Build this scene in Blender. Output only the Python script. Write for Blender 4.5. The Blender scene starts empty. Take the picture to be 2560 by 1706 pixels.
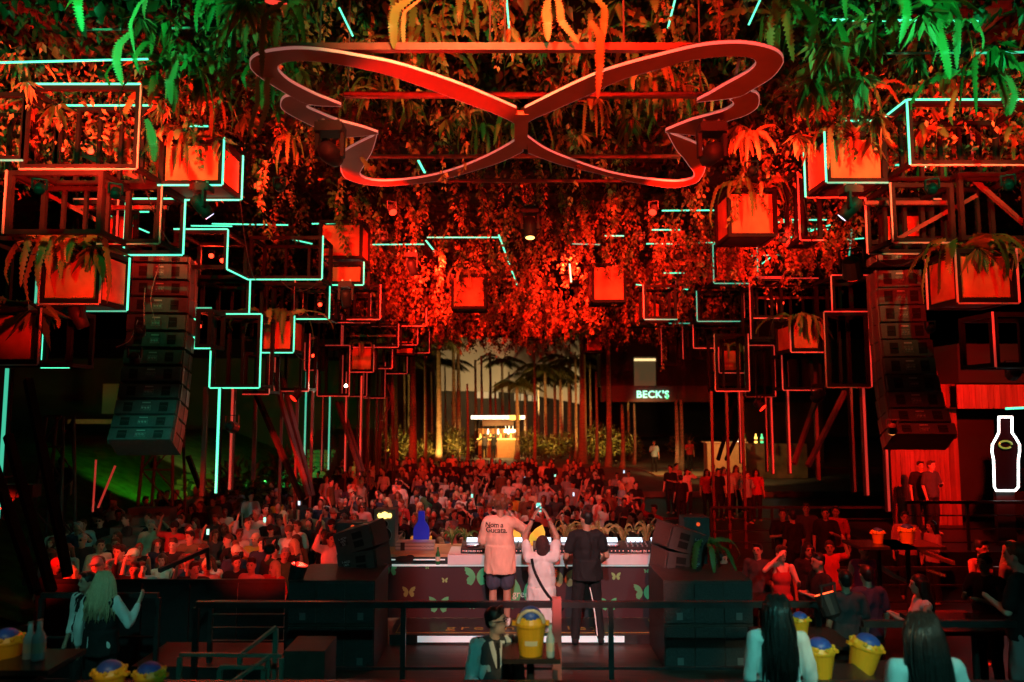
import bpy, math, random
import numpy as np
from mathutils import Vector, Matrix
rnd = random.Random(11)
npr = np.random.default_rng(5)
SC = bpy.context.scene
COL = SC.collection
R = math.radians

# ------------------------------------------------------------------ camera
H = 2.97                       # eye height above the stage floor (z = 0)
F = 1849.0                     # focal length in pixels of the 2560 x 1706 frame
PITCH = math.atan(171 / F)
cam = bpy.data.cameras.new('camera')
cam.lens = 26.0; cam.sensor_width = 36.0
cam.clip_start = 0.05; cam.clip_end = 600
cam.dof.use_dof = True; cam.dof.focus_distance = 11.5; cam.dof.aperture_fstop = 0.95
camo = bpy.data.objects.new('camera', cam); COL.objects.link(camo)
camo.location = (0, 0, H); camo.rotation_euler = (R(90) + PITCH, 0, 0)
SC.camera = camo

# ------------------------------------------------------------------ night sky
W = bpy.data.worlds.new('World'); SC.world = W; W.use_nodes = True
wn = W.node_tree.nodes; bg = wn['Background']
sky = wn.new('ShaderNodeTexSky'); sky.sky_type = 'NISHITA'; sky.sun_disc = False
sky.sun_elevation = R(-4); sky.sun_rotation = R(200)
W.node_tree.links.new(sky.outputs[0], bg.inputs[0])
bg.inputs[1].default_value = 0.02

SC.view_settings.view_transform = 'Standard'
SC.view_settings.look = 'None'
SC.view_settings.exposure = 0.45
SC.view_settings.gamma = 1.0
SC.view_settings.use_curve_mapping = False
SC.render.engine = 'CYCLES'
SC.cycles.use_denoising = True
SC.cycles.max_bounces = 5; SC.cycles.diffuse_bounces = 2; SC.cycles.glossy_bounces = 2
SC.cycles.transmission_bounces = 3; SC.cycles.transparent_max_bounces = 4
SC.cycles.sample_clamp_indirect = 4.0; SC.cycles.sample_clamp_direct = 0.0
SC.cycles.caustics_reflective = False; SC.cycles.caustics_refractive = False
SC.cycles.use_light_tree = True

RED = (1.0, 0.014, 0.005); ORANGE = (1.0, 0.13, 0.03); TEAL = (0.03, 0.75, 0.55); GREEN = (0.02, 1.0, 0.30)
WARM = (1.0, 0.58, 0.17); PINK = (1.0, 0.36, 0.30); LIME = (0.12, 1.0, 0.05)

def P(px, py, Y):
    """the point at distance Y down the venue seen at pixel (px, py) of the 2560 x 1706 photograph"""
    u = (px - 1280) / F; v = (853 - py) / F
    c, s = math.cos(PITCH), math.sin(PITCH)
    y = c - s * v; z = s + c * v
    k = Y / y
    return Vector((u * k, Y, H + z * k))

def PZ(px, py, z):
    """the point on the level z seen at that pixel"""
    u = (px - 1280) / F; v = (853 - py) / F
    c, s = math.cos(PITCH), math.sin(PITCH)
    k = (z - H) / (s + c * v)
    return Vector((u * k, (c - s * v) * k, z))

def pix(p):
    c, s = math.cos(PITCH), math.sin(PITCH)
    y, z = p[1], p[2] - H
    d = c * y + s * z; v = (-s * y + c * z) / d
    return 1280 + F * p[0] / d, 853 - F * v

# ------------------------------------------------------------------ materials
MATS = {}
def mat(name, col, rough=0.6, metal=0.0, var=0.0, scale=8.0, bump=0.0, emit=None, es=0.0, spec=0.5, island=0.0, obj_rand=0.0, stretch=None):
    if name in MATS: return MATS[name]
    m = bpy.data.materials.new(name); m.use_nodes = True
    nt = m.node_tree; b = nt.nodes['Principled BSDF']
    c = (*col, 1) if len(col) == 3 else col
    b.inputs['Base Color'].default_value = c
    b.inputs['Roughness'].default_value = rough
    b.inputs['Metallic'].default_value = metal
    b.inputs['Specular IOR Level'].default_value = spec
    if emit:
        b.inputs['Emission Color'].default_value = (*emit, 1); b.inputs['Emission Strength'].default_value = es
    if var or bump or island or obj_rand:
        tc = nt.nodes.new('ShaderNodeTexCoord')
        nz = nt.nodes.new('ShaderNodeTexNoise'); nz.inputs['Scale'].default_value = scale; nz.inputs['Detail'].default_value = 5
        if stretch:
            mp = nt.nodes.new('ShaderNodeMapping'); mp.inputs['Scale'].default_value = stretch
            nt.links.new(tc.outputs['Object'], mp.inputs[0]); nt.links.new(mp.outputs[0], nz.inputs['Vector'])
        else:
            nt.links.new(tc.outputs['Object'], nz.inputs['Vector'])
        src = None
        if var:
            mr = nt.nodes.new('ShaderNodeMapRange')
            mr.inputs[1].default_value = 0.3; mr.inputs[2].default_value = 0.7
            mr.inputs[3].default_value = 1 - var; mr.inputs[4].default_value = 1 + var
            nt.links.new(nz.outputs['Fac'], mr.inputs[0]); src = mr.outputs[0]
        for amount, node, out in ((island, 'ShaderNodeNewGeometry', 'Random Per Island'), (obj_rand, 'ShaderNodeObjectInfo', 'Random')):
            if amount:
                g = nt.nodes.new(node); mr = nt.nodes.new('ShaderNodeMapRange')
                mr.inputs[3].default_value = 1 - amount; mr.inputs[4].default_value = 1 + amount
                nt.links.new(g.outputs[out], mr.inputs[0])
                if src is not None:
                    mu = nt.nodes.new('ShaderNodeMath'); mu.operation = 'MULTIPLY'
                    nt.links.new(src, mu.inputs[0]); nt.links.new(mr.outputs[0], mu.inputs[1]); src = mu.outputs[0]
                else: src = mr.outputs[0]
        if src is not None:
            vm = nt.nodes.new('ShaderNodeVectorMath'); vm.operation = 'SCALE'
            vm.inputs[0].default_value = c[:3]; nt.links.new(src, vm.inputs['Scale'])
            nt.links.new(vm.outputs[0], b.inputs['Base Color'])
        if bump:
            bp = nt.nodes.new('ShaderNodeBump'); bp.inputs['Strength'].default_value = bump; bp.inputs['Distance'].default_value = 0.02
            nt.links.new(nz.outputs['Fac'], bp.inputs['Height']); nt.links.new(bp.outputs[0], b.inputs['Normal'])
    MATS[name] = m
    return m

def leafmat(name, a, b2, rough=0.5):
    """two leaf tones picked leaf by leaf, with some light let through"""
    if name in MATS: return MATS[name]
    m = bpy.data.materials.new(name); m.use_nodes = True
    nt = m.node_tree; b = nt.nodes['Principled BSDF']; b.inputs['Roughness'].default_value = rough
    g = nt.nodes.new('ShaderNodeNewGeometry'); oi = nt.nodes.new('ShaderNodeObjectInfo')
    ad = nt.nodes.new('ShaderNodeMath'); ad.operation = 'ADD'
    fr = nt.nodes.new('ShaderNodeMath'); fr.operation = 'FRACT'
    nt.links.new(g.outputs['Random Per Island'], ad.inputs[0]); nt.links.new(oi.outputs['Random'], ad.inputs[1]); nt.links.new(ad.outputs[0], fr.inputs[0])
    cr = nt.nodes.new('ShaderNodeValToRGB')
    cr.color_ramp.elements[0].color = (*a, 1); cr.color_ramp.elements[1].color = (*b2, 1)
    cr.color_ramp.elements[0].position = 0.15; cr.color_ramp.elements[1].position = 0.95
    nt.links.new(fr.outputs[0], cr.inputs[0]); nt.links.new(cr.outputs[0], b.inputs['Base Color'])
    tr = nt.nodes.new('ShaderNodeBsdfTranslucent'); nt.links.new(cr.outputs[0], tr.inputs[0])
    mx = nt.nodes.new('ShaderNodeMixShader'); mx.inputs[0].default_value = 0.3
    nt.links.new(b.outputs[0], mx.inputs[1]); nt.links.new(tr.outputs[0], mx.inputs[2])
    nt.links.new(mx.outputs[0], nt.nodes['Material Output'].inputs[0])
    MATS[name] = m
    return m

steel = mat('black_steel', (0.010, 0.0095, 0.010), 0.7, 0.0, var=0.3, scale=6, spec=0.10)
steel_red = mat('dark_red_steel', (0.085, 0.035, 0.03), 0.5, 0.0, var=0.25, scale=5)
led = mat('led_teal', (0.02, 0.12, 0.09), 0.4, emit=(0.09, 0.9, 0.46), es=1.5)
led_soft = mat('led_teal_dim', (0.06, 0.2, 0.16), 0.4, emit=(0.08, 0.8, 0.48), es=0.5)
led_off = mat('led_tube_unlit', (0.42, 0.40, 0.40), 0.35, var=0.08)
red_light_glow = mat('tube_red_light_painted', (0.6, 0.3, 0.3), 0.35, emit=(1.0, 0.06, 0.04), es=0.28)  # unlit tubes under red lamps; that red light put into colour and glow
panel_m = mat('planter_panel', (0.46, 0.135, 0.05), 0.75, var=0.35, scale=2.2, bump=0.15)
rub = mat('black_plastic', (0.015, 0.015, 0.017), 0.62, var=0.2, scale=20)
cab_m = mat('speaker_paint', (0.062, 0.068, 0.07), 0.62, var=0.18, scale=14, bump=0.08)
grille_m = mat('speaker_grille', (0.02, 0.021, 0.022), 0.7, var=0.4, scale=60, bump=0.3)
chrome = mat('bare_metal', (0.5, 0.5, 0.5), 0.3, 0.8)
leaf_g = leafmat('leaf_green', (0.04, 0.10, 0.02), (0.16, 0.20, 0.05))
leaf_o = leafmat('leaf_olive', (0.08, 0.09, 0.02), (0.34, 0.22, 0.08))
leaf_d = leafmat('leaf_dry', (0.14, 0.09, 0.03), (0.55, 0.33, 0.14))
leaf_k = leafmat('leaf_shaded', (0.010, 0.022, 0.008), (0.055, 0.065, 0.02))  # dark copy for back leaves: unlit canopy depth put into their colour
fern_m = leafmat('fern_green', (0.06, 0.15, 0.03), (0.22, 0.26, 0.07))
fern_d = leafmat('fern_yellowed', (0.20, 0.16, 0.05), (0.5, 0.33, 0.13))
stem_m = mat('vine_stem', (0.12, 0.07, 0.035), 0.8, var=0.3)
wood_m = mat('red_brown_wood', (0.22, 0.09, 0.05), 0.6, var=0.35, scale=4, stretch=(6, 6, 0.6), bump=0.15)

# ------------------------------------------------------------------ mesh helpers
ORG = {}
class MB:
    def __init__(self, M=None): self.v = []; self.f = []; self.mi = []; self.M = M; self.cm = 0
    def add(self, vs, fs):
        o = len(self.v)
        for p in vs:
            p = Vector(p)
            self.v.append(self.M @ p if self.M else p)
        for q in fs: self.f.append(tuple(i + o for i in q)); self.mi.append(self.cm)
        return self
    def box(self, c, s, rot=None):
        c = Vector(c); h = Vector(s) / 2
        vs = []
        for sx in (-1, 1):
            for sy in (-1, 1):
                for sz in (-1, 1):
                    d = Vector((sx * h.x, sy * h.y, sz * h.z))
                    if rot: d = rot @ d
                    vs.append(c + d)
        return self.add(vs, [(0, 1, 3, 2), (4, 6, 7, 5), (0, 4, 5, 1), (2, 3, 7, 6), (0, 2, 6, 4), (1, 5, 7, 3)])
    def b2(self, a, b):
        a, b = Vector(a), Vector(b)
        return self.box((a + b) / 2, (abs(b.x - a.x), abs(b.y - a.y), abs(b.z - a.z)))
    def bar(self, p0, p1, w, h=None):
        p0, p1 = Vector(p0), Vector(p1); h = h or w
        d = p1 - p0; L = d.length; d.normalize()
        up = Vector((0, 0, 1)) if abs(d.z) < 0.95 else Vector((0, 1, 0))
        x = d.cross(up).normalized(); z = x.cross(d)
        M = Matrix((x, d, z)).transposed()
        return self.box((p0 + p1) / 2, (w, L, h), M)
    def tube(self, pts, r, n=8, r1=None, cap=True):
        pts = [Vector(p) for p in pts]; m = len(pts); vs = []
        rs = r if isinstance(r, (list, tuple)) else ([r] * m if r1 is None else [r + (r1 - r) * i / (m - 1) for i in range(m)])
        prev = None
        for i, p in enumerate(pts):
            d = (pts[min(i + 1, m - 1)] - pts[max(i - 1, 0)]).normalized()
            if prev is None:
                up = Vector((0, 0, 1)) if abs(d.z) < 0.9 else Vector((1, 0, 0))
                x = d.cross(up).normalized()
            else:
                x = (prev - d * prev.dot(d)).normalized()
            prev = x; y = d.cross(x)
            for k in range(n):
                a = 2 * math.pi * k / n
                vs.append(p + (x * math.cos(a) + y * math.sin(a)) * rs[i])
        fs = [(i * n + k, i * n + (k + 1) % n, (i + 1) * n + (k + 1) % n, (i + 1) * n + k) for i in range(m - 1) for k in range(n)]
        if cap: fs += [tuple(range(n))[::-1], tuple((m - 1) * n + k for k in range(n))]
        return self.add(vs, fs)
    def ball(self, c, r, nu=12, nv=8, rot=None):
        c = Vector(c); r = Vector(r) if hasattr(r, '__len__') else Vector((r, r, r)); vs = []
        for j in range(1, nv):
            t = math.pi * j / nv
            for i in range(nu):
                a = 2 * math.pi * i / nu
                d = Vector((r.x * math.sin(t) * math.cos(a), r.y * math.sin(t) * math.sin(a), r.z * math.cos(t)))
                vs.append(c + (rot @ d if rot else d))
        tp = Vector((0, 0, r.z)); tp = rot @ tp if rot else tp
        vs += [c + tp, c - tp]; T = len(vs) - 2; B = T + 1
        fs = [((j) * nu + i, (j + 1) * nu + i, (j + 1) * nu + (i + 1) % nu, j * nu + (i + 1) % nu) for j in range(nv - 2) for i in range(nu)]
        fs += [(T, i, (i + 1) % nu) for i in range(nu)] + [(B, (nv - 2) * nu + (i + 1) % nu, (nv - 2) * nu + i) for i in range(nu)]
        return self.add(vs, fs)
    def capsule(self, a, b, ra, rb=None, n=10):
        a, b = Vector(a), Vector(b); rb = ra if rb is None else rb
        d = b - a; L = d.length
        d = d / L if L > 1e-6 else Vector((0, 0, 1))
        pts = []; rs = []
        for k in range(5):
            t = math.pi / 2 * (k / 4); pts.append(a - d * ra * math.cos(t)); rs.append(max(ra * math.sin(t), 0.0008))
        for k in range(5):
            t = math.pi / 2 * (1 - k / 4); pts.append(b + d * rb * math.cos(t)); rs.append(max(rb * math.sin(t), 0.0008))
        return self.tube(pts, rs, n)
    def lathe(self, prof, c=(0, 0, 0), n=16):
        c = Vector(c); m = len(prof)
        vs = [c + Vector((r * math.cos(2 * math.pi * k / n), r * math.sin(2 * math.pi * k / n), z)) for r, z in prof for k in range(n)]
        fs = [(i * n + k, i * n + (k + 1) % n, (i + 1) * n + (k + 1) % n, (i + 1) * n + k) for i in range(m - 1) for k in range(n)]
        fs += [tuple(range(n))[::-1], tuple((m - 1) * n + k for k in range(n))]
        return self.add(vs, fs)
    def prism(self, poly, ex):
        """poly: 3-D points of a planar outline; ex: extrusion vector"""
        poly = [Vector(p) for p in poly]; ex = Vector(ex); n = len(poly)
        vs = poly + [p + ex for p in poly]
        fs = [tuple(range(n))[::-1], tuple(range(n, 2 * n))] + [(i, (i + 1) % n, n + (i + 1) % n, n + i) for i in range(n)]
        return self.add(vs, fs)
    def mesh(self, name, mats, smooth=False, org=(0, 0, 0)):
        org = Vector(org)
        me = bpy.data.meshes.new(name)
        me.from_pydata([tuple(p - org) for p in self.v], [], self.f)
        for m in (mats if isinstance(mats, (list, tuple)) else [mats]): me.materials.append(m)
        if any(self.mi): me.polygons.foreach_set('material_index', self.mi)
        if smooth: me.shade_smooth()
        me.update()
        return me
    def build(self, name, mats, parent=None, smooth=False, org=None):
        if org is None:
            if parent is not None: org = wloc(parent)
            else:
                xs = [p.x for p in self.v]; ys = [p.y for p in self.v]; zs = [p.z for p in self.v]
                org = Vector(((min(xs) + max(xs)) / 2, (min(ys) + max(ys)) / 2, min(zs)))
        o = bpy.data.objects.new(name, self.mesh(name, mats, smooth, org)); COL.objects.link(o)
        if parent is not None: o.parent = parent
        else: o.location = org
        ORG[o.name] = Vector(org)
        return o
def wloc(o): return ORG[o.name]

def tag(o, label=None, cat=None, group=None, kind=None):
    if label: o['label'] = label
    if cat: o['category'] = cat
    if group: o['group'] = group
    if kind: o['kind'] = kind
    return o
def thing(name, label, cat, loc=(0, 0, 0), group=None):
    o = bpy.data.objects.new(name, None); COL.objects.link(o); o.location = loc
    o.empty_display_size = 0.2
    ORG[o.name] = Vector(loc)
    return tag(o, label, cat, group)
def put(name, me, parent=None, loc=(0, 0, 0), rot=(0, 0, 0), scale=None, m=None):
    o = bpy.data.objects.new(name, me); COL.objects.link(o)
    o.parent = parent; o.location = loc; o.rotation_euler = rot
    if scale: o.scale = scale if hasattr(scale, '__len__') else (scale,) * 3
    if m is not None and len(o.material_slots):
        o.material_slots[0].link = 'OBJECT'; o.material_slots[0].material = m
    return o
def np_mesh(name, V, Fc, mats, smooth=False):
    me = bpy.data.meshes.new(name); V = np.asarray(V, np.float32); Fc = np.asarray(Fc, np.int32); k = Fc.shape[1]
    me.vertices.add(len(V)); me.vertices.foreach_set('co', V.ravel())
    me.loops.add(Fc.size); me.loops.foreach_set('vertex_index', Fc.ravel())
    me.polygons.add(len(Fc)); me.polygons.foreach_set('loop_start', np.arange(0, Fc.size, k, dtype=np.int32))
    me.update(calc_edges=True); me.validate()
    for m in (mats if isinstance(mats, (list, tuple)) else [mats]): me.materials.append(m)
    if smooth: me.shade_smooth()
    return me
DG = None
def evaluated(ob):
    dg = bpy.context.evaluated_depsgraph_get()
    return bpy.data.meshes.new_from_object(ob.evaluated_get(dg))
def text_mesh(s, size, ex, m, space=1.0, shear=0.0, off=0.0):
    cu = bpy.data.curves.new('lettering', 'FONT'); cu.body = s; cu.size = size; cu.extrude = ex
    cu.align_x = 'CENTER'; cu.align_y = 'CENTER'; cu.space_character = space; cu.shear = shear; cu.offset = off; cu.resolution_u = 3
    ob = bpy.data.objects.new('lettering', cu); COL.objects.link(ob)
    me = evaluated(ob); bpy.data.objects.remove(ob); me.materials.clear(); me.materials.append(m)
    return me
def remesh(mb, voxel, m, smooth_it=3, name='body'):
    """join overlapping volumes into one continuous skin"""
    me = mb.mesh(name, m)
    ob = bpy.data.objects.new('tmp', me); COL.objects.link(ob)
    md = ob.modifiers.new('r', 'REMESH'); md.mode = 'VOXEL'; md.voxel_size = voxel; md.use_smooth_shade = True
    if smooth_it:
        ms = ob.modifiers.new('s', 'SMOOTH'); ms.factor = 0.5; ms.iterations = smooth_it
    out = evaluated(ob); bpy.data.objects.remove(ob); bpy.data.meshes.remove(me)
    out.materials.clear(); out.materials.append(m); out.shade_smooth(); out.name = name
    return out

# ------------------------------------------------------------------ lamps with their fixtures
def spot(parent, loc, target, color, power, cone=30, blend=0.5, radius=0.06):
    L = bpy.data.lights.new('lamp_light', 'SPOT'); L.energy = power; L.color = color; L.spot_size = R(cone); L.spot_blend = blend; L.shadow_soft_size = radius
    o = bpy.data.objects.new('lamp_light', L); COL.objects.link(o)
    d = (Vector(target) - Vector(loc)).normalized()
    o.rotation_euler = d.to_track_quat('-Z', 'Y').to_euler()
    o.location = Vector(loc) + d * 0.03
    if parent is not None: o.parent = parent; o.location = o.location - wloc(parent)
    return o
def point(parent, loc, color, power, radius=0.1):
    L = bpy.data.lights.new('lamp_light', 'POINT'); L.energy = power; L.color = color; L.shadow_soft_size = radius
    o = bpy.data.objects.new('lamp_light', L); COL.objects.link(o); o.location = loc
    if parent is not None: o.parent = parent; o.location = Vector(loc) - wloc(parent)
    return o
def lens_mat(color, s=6.0):
    return mat('lens_%d_%d_%d_%d' % (color[0] * 99, color[1] * 99, color[2] * 99, s * 10), (0.1, 0.1, 0.1), 0.2, emit=color, es=s)
def par_can(loc, target, color, power, label, cone=60, size=0.11, group=None, glow=5.0, blend=0.6):
    loc = Vector(loc); d = (Vector(target) - loc).normalized()
    t = thing('par_lamp', label, 'stage lamp', loc, group)
    b = MB(); b.tube([loc - d * size * 2.2, loc - d * size * 1.9, loc], [size * 0.45, size * 0.85, size], 12)
    b.build('housing', rub, t)
    l = MB(); l.tube([loc + d * 0.002, loc + d * 0.012], [size * 0.92, size * 0.85], 12); l.build('lens', lens_mat(color, glow), t)
    k = MB(); side = d.cross(Vector((0, 0, 1))); side = side.normalized() if side.length > 0.01 else Vector((1, 0, 0))
    a0 = loc - d * size; top = a0 + Vector((0, 0, size * 1.9))
    for s in (-1, 1): k.bar(a0 + side * s * size * 1.12, top + side * s * size * 1.12, 0.015, 0.03)
    k.bar(top - side * size * 1.15, top + side * size * 1.15, 0.03, 0.015)
    k.build('yoke', rub, t)
    if power: spot(t, loc + d * 0.02, target, color, power, cone, blend)
    return t
def moving_head(loc, target, color, power, label, lit=0.0, cone=25, s=1.0, lc=None, group='moving head lights under the canopy'):
    """hung from above: base box, two yoke arms, tilting head; loc = pivot of the head"""
    loc = Vector(loc); d = (Vector(target) - loc).normalized()
    t = thing('moving_head_light', label, 'stage light', loc + Vector((0, 0, 0.36 * s)), group)
    b = MB(); z = loc.z
    b.box(loc + Vector((0, 0, 0.33 * s)), (0.36 * s, 0.3 * s, 0.12 * s)); b.box(loc + Vector((0, 0, 0.405 * s)), (0.28 * s, 0.24 * s, 0.03 * s)); b.build('base', rub, t)
    c = MB()
    for q in (-0.1, 0.1): c.box(loc + Vector((q * s, 0, 0.45 * s)), (0.03 * s, 0.05 * s, 0.06 * s))
    c.build('clamp', chrome, t)
    dh = Vector((d.x, d.y, 0)); dh = dh.normalized() if dh.length > 0.05 else Vector((0, 1, 0))
    side = dh.cross(Vector((0, 0, 1)))
    for q in (-1, 1):
        y = MB(); y.bar(loc + side * q * 0.17 * s + Vector((0, 0, 0.28 * s)), loc + side * q * 0.17 * s - Vector((0, 0, 0.05 * s)), 0.05 * s, 0.11 * s); y.build('yoke_arm', rub, t)
    h = MB(); h.tube([loc - d * 0.22 * s, loc - d * 0.19 * s, loc - d * 0.05 * s, loc + d * 0.14 * s, loc + d * 0.24 * s], [0.06 * s, 0.115 * s, 0.14 * s, 0.125 * s, 0.115 * s], 14); hd = h.build('head', rub, t, True)
    l = MB(); l.tube([loc + d * 0.236 * s, loc + d * 0.25 * s], [0.1 * s, 0.085 * s], 14); l.build('lens', lens_mat(lc or color, lit) if lit else mat('dead_lens', (0.02, 0.02, 0.03), 0.08), t)
    if power: spot(t, loc + d * 0.27 * s, target, color, power, cone, 0.4, 0.08)
    return t
# ================================================================== SETTING
PIT = -1.3; LOWF = -0.55; TERR = -0.5
ground_m = mat('dark_ground', (0.05, 0.045, 0.04), 0.85, var=0.35, scale=1.5, bump=0.2)
conc_m = mat('worn_concrete', (0.16, 0.145, 0.13), 0.75, var=0.25, scale=2.2, bump=0.15)
deck_m = mat('black_deck', (0.022, 0.02, 0.019), 0.45, var=0.4, scale=3.0, bump=0.1)
def slab(name, x0, x1, y0, y1, z0, z1, m):
    b = MB(); b.b2((x0, y0, z0), (x1, y1, z1)); return tag(b.build(name, m), kind='structure')
slab('ground', -220, 220, -30, 320, -3.0, -1.62, ground_m)
slab('pit_floor', -14, 4.63, 11.35, 44.0, -1.6, PIT, conc_m)
slab('back_terrace', -40, 40, 44.6, 110, -1.6, TERR, conc_m)
b = MB()
for k in range(3): b.b2((-9, 44.0 + 0.2 * k, -1.6), (11, 44.2 + 0.2 * k, PIT + 0.26 * (k + 1)))
tag(b.build('terrace_steps', conc_m), kind='structure')
slab('stage_floor', -2.78, 3.0, 7.6, 11.3, -1.6, 0.0, mat('stage_boards', (0.05, 0.036, 0.028), 0.5, var=0.3, scale=3, stretch=(1, 8, 1), bump=0.1))
slab('lounge_floor', -14, 3.2, 3.0, 7.58, -1.6, LOWF, deck_m)
slab('barrier_walkway', -4.6, -2.8, 9.25, 10.2, -1.6, -0.12, deck_m)
slab('side_deck', -14, -2.8, 7.6, 9.23, -1.6, LOWF, deck_m)
slab('terrace_deck', 3.22, 16, 2.5, 7.9, -1.6, -0.2, deck_m)
slab('raised_deck', 4.65, 16, 7.92, 32.0, -1.6, -0.75, deck_m)
slab('side_stage_deck', 3.02, 4.63, 7.92, 11.3, -1.6, -0.75, deck_m)

# canopy ceiling: dark panels on a grid of beams, hung above the whole floor
HC = H + 6.1
slab('canopy_ceiling', -17, 17, 5.5, 37, HC + 0.25, HC + 0.4, mat('canopy_panel', (0.02, 0.014, 0.01), 0.8, var=0.3))
b = MB()
for y in np.arange(6.5, 37, 2.0): b.b2((-17, y - 0.06, HC), (17, y + 0.06, HC + 0.2))
for x in np.arange(-16, 16.1, 2.0): b.b2((x - 0.05, 5.5, HC + 0.02), (x + 0.05, 37, HC + 0.18))
tag(b.build('canopy_beams', steel, None), kind='structure')

# ================================================================== FOLIAGE
def leaf_tris(n, base, d, nrm, L, Wd, fold=0.25):
    """n leaves at once: base (n,3), direction d, normal nrm, length L, width Wd"""
    d = d / np.linalg.norm(d, axis=1, keepdims=True)
    s = np.cross(d, nrm); s /= (np.linalg.norm(s, axis=1, keepdims=True) + 1e-9); u = np.cross(s, d)
    L = L[:, None]; Wd = Wd[:, None]
    mid = base + d * L * 0.42 - u * Wd * fold
    l = base + d * L * 0.38 + s * Wd * 0.5; r = base + d * L * 0.38 - s * Wd * 0.5
    tip = base + d * L - u * L * 0.15
    V = np.stack([base, l, mid, r, tip], 1).reshape(-1, 3)
    t = np.array([[0, 2, 1], [0, 3, 2], [1, 2, 4], [2, 3, 4]])
    Fc = (np.arange(n)[:, None, None] * 5 + t[None]).reshape(-1, 3)
    return V, Fc
def cat_mesh(parts):
    Vs, Fs, o = [], [], 0
    for V, Fc in parts: Vs.append(V); Fs.append(Fc + o); o += len(V)
    return np.concatenate(Vs), np.concatenate(Fs)
def rdir(n, down=0.0):
    d = npr.normal(size=(n, 3)); d[:, 2] -= down; return d / np.linalg.norm(d, axis=1, keepdims=True)

def vine_arrays(L, dens, size, spread, curl=0.12, seed=0):
    """a strand hanging from z = 0 to z = -L"""
    g = np.random.default_rng(seed)
    n = max(8, int(L * dens)); t = np.sort(g.random(n))
    ph = g.random(4) * 6.28
    cx = curl * (np.sin(t * L * 2.1 + ph[0]) - math.sin(ph[0]) + 0.4 * np.sin(t * L * 5.3 + ph[1])); cy = curl * (np.sin(t * L * 1.7 + ph[2]) - math.sin(ph[2]) + 0.4 * np.sin(t * L * 4.4 + ph[3]))
    a = g.random(n) * 6.28; rad = spread * (1.0 - 0.55 * t) * g.random(n) ** 0.7
    base = np.stack([cx + np.cos(a) * rad, cy + np.sin(a) * rad, -t * L + g.normal(size=n) * 0.03], 1)
    d = np.stack([np.cos(a), np.sin(a), -0.5 - g.random(n) * 1.2], 1); nr = g.normal(size=(n, 3)) + np.array([0, -1.2, 0.5])
    s = size * (0.6 + 0.8 * g.random(n)) * (1.1 - 0.4 * t)
    return leaf_tris(n, base, d, nr, s, s * (0.55 + 0.2 * g.random(n)))
def vine_mesh(L, dens, size, spread, m, seed):
    V, Fc = vine_arrays(L, dens, size, spread, seed=seed)
    return np_mesh('vine', V, Fc, m)

def frond_arrays(pts, w, seed=0, seg=22, ref=None):
    """a fern frond: a ribbed strap with toothed edges along a curve"""
    g = np.random.default_rng(seed); pts = np.asarray(pts, float)
    t = np.linspace(0, 1, seg * 2 + 1); k = np.linspace(0, 1, len(pts))
    C = np.stack([np.interp(t, k, pts[:, i]) for i in range(3)], 1)
    # round the polyline
    for _ in range(3): C[1:-1] = (C[:-2] + 2 * C[1:-1] + C[2:]) / 4
    T = np.gradient(C, axis=0); T /= np.linalg.norm(T, axis=1, keepdims=True)
    ref = np.array([0.9 * (g.random() - 0.5), 1.0, 0.25]) if ref is None else ref
    S = np.cross(T, ref); S /= np.linalg.norm(S, axis=1, keepdims=True); U = np.cross(S, T)
    wd = w * np.sin(np.clip(t * 0.93 + 0.07, 0, 1) * math.pi) ** 0.5 * (1 - 0.25 * t)
    wd = wd * np.where(np.arange(len(t)) % 2 == 0, 1.0, 0.55); wd[-1] = 0.002
    off = -U * (wd * 0.3)[:, None]
    Lf = C + S * wd[:, None] + off + T * (wd * 0.3)[:, None]; Rt = C - S * wd[:, None] + off + T * (wd * 0.3)[:, None]
    V = np.stack([Lf, C, Rt], 1).reshape(-1, 3); n = len(t); Fs = []
    for i in range(n - 1):
        q = i * 3; r = q + 3
        Fs += [(q, q + 1, r + 1), (q, r + 1, r), (q + 1, q + 2, r + 2), (q + 1, r + 2, r + 1)]
    return V, np.array(Fs)
def fern_arrays(n, L, seed, w=0.05, up=0.35):
    g = np.random.default_rng(seed); parts = []
    for i in range(n):
        a = 6.28 * (i + g.random() * 0.7) / n; l = L * (0.55 + 0.6 * g.random()); o = l * (0.25 + 0.75 * g.random() ** 1.3); dr = 1.15 - 0.75 * min(1.0, o / l)
        u = np.array([math.cos(a), math.sin(a), 0]); z = np.array([0, 0, 1.0])
        pts = [0 * u, u * o * 0.5 + z * up * l * 0.4, u * o * 0.95 + z * up * l * 0.2, u * o * 1.15 - z * l * 0.3 * dr, u * o * 1.25 - z * l * 0.62 * dr, u * o * (1.05 + 0.35 * g.random()) - z * l * 0.95 * dr]
        parts.append(frond_arrays(pts, w * (0.8 + 0.5 * g.random()), seed * 31 + i, 18, u * 0.8 + np.array([0.05, 0.4, 0.3])))
    return cat_mesh(parts)
def rosette_arrays(n, L, seed, wf=0.24):
    """broad pointed leaves fanning out and drooping (philodendron, bromeliad)"""
    g = np.random.default_rng(seed)
    a = g.random(n) * 6.28; el = -0.1 - g.random(n) * 1.3
    d = np.stack([np.cos(a) * np.cos(el), np.sin(a) * np.cos(el), np.sin(el)], 1)
    base = d * 0.05; nr = np.tile(np.array([[0, 0, 1.0]]), (n, 1)) + g.normal(size=(n, 3)) * 0.3
    Ls = L * (0.5 + 0.7 * g.random(n))
    return leaf_tris(n, base, d, nr, Ls, Ls * (wf + 0.15 * g.random(n)), 0.3)

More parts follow.
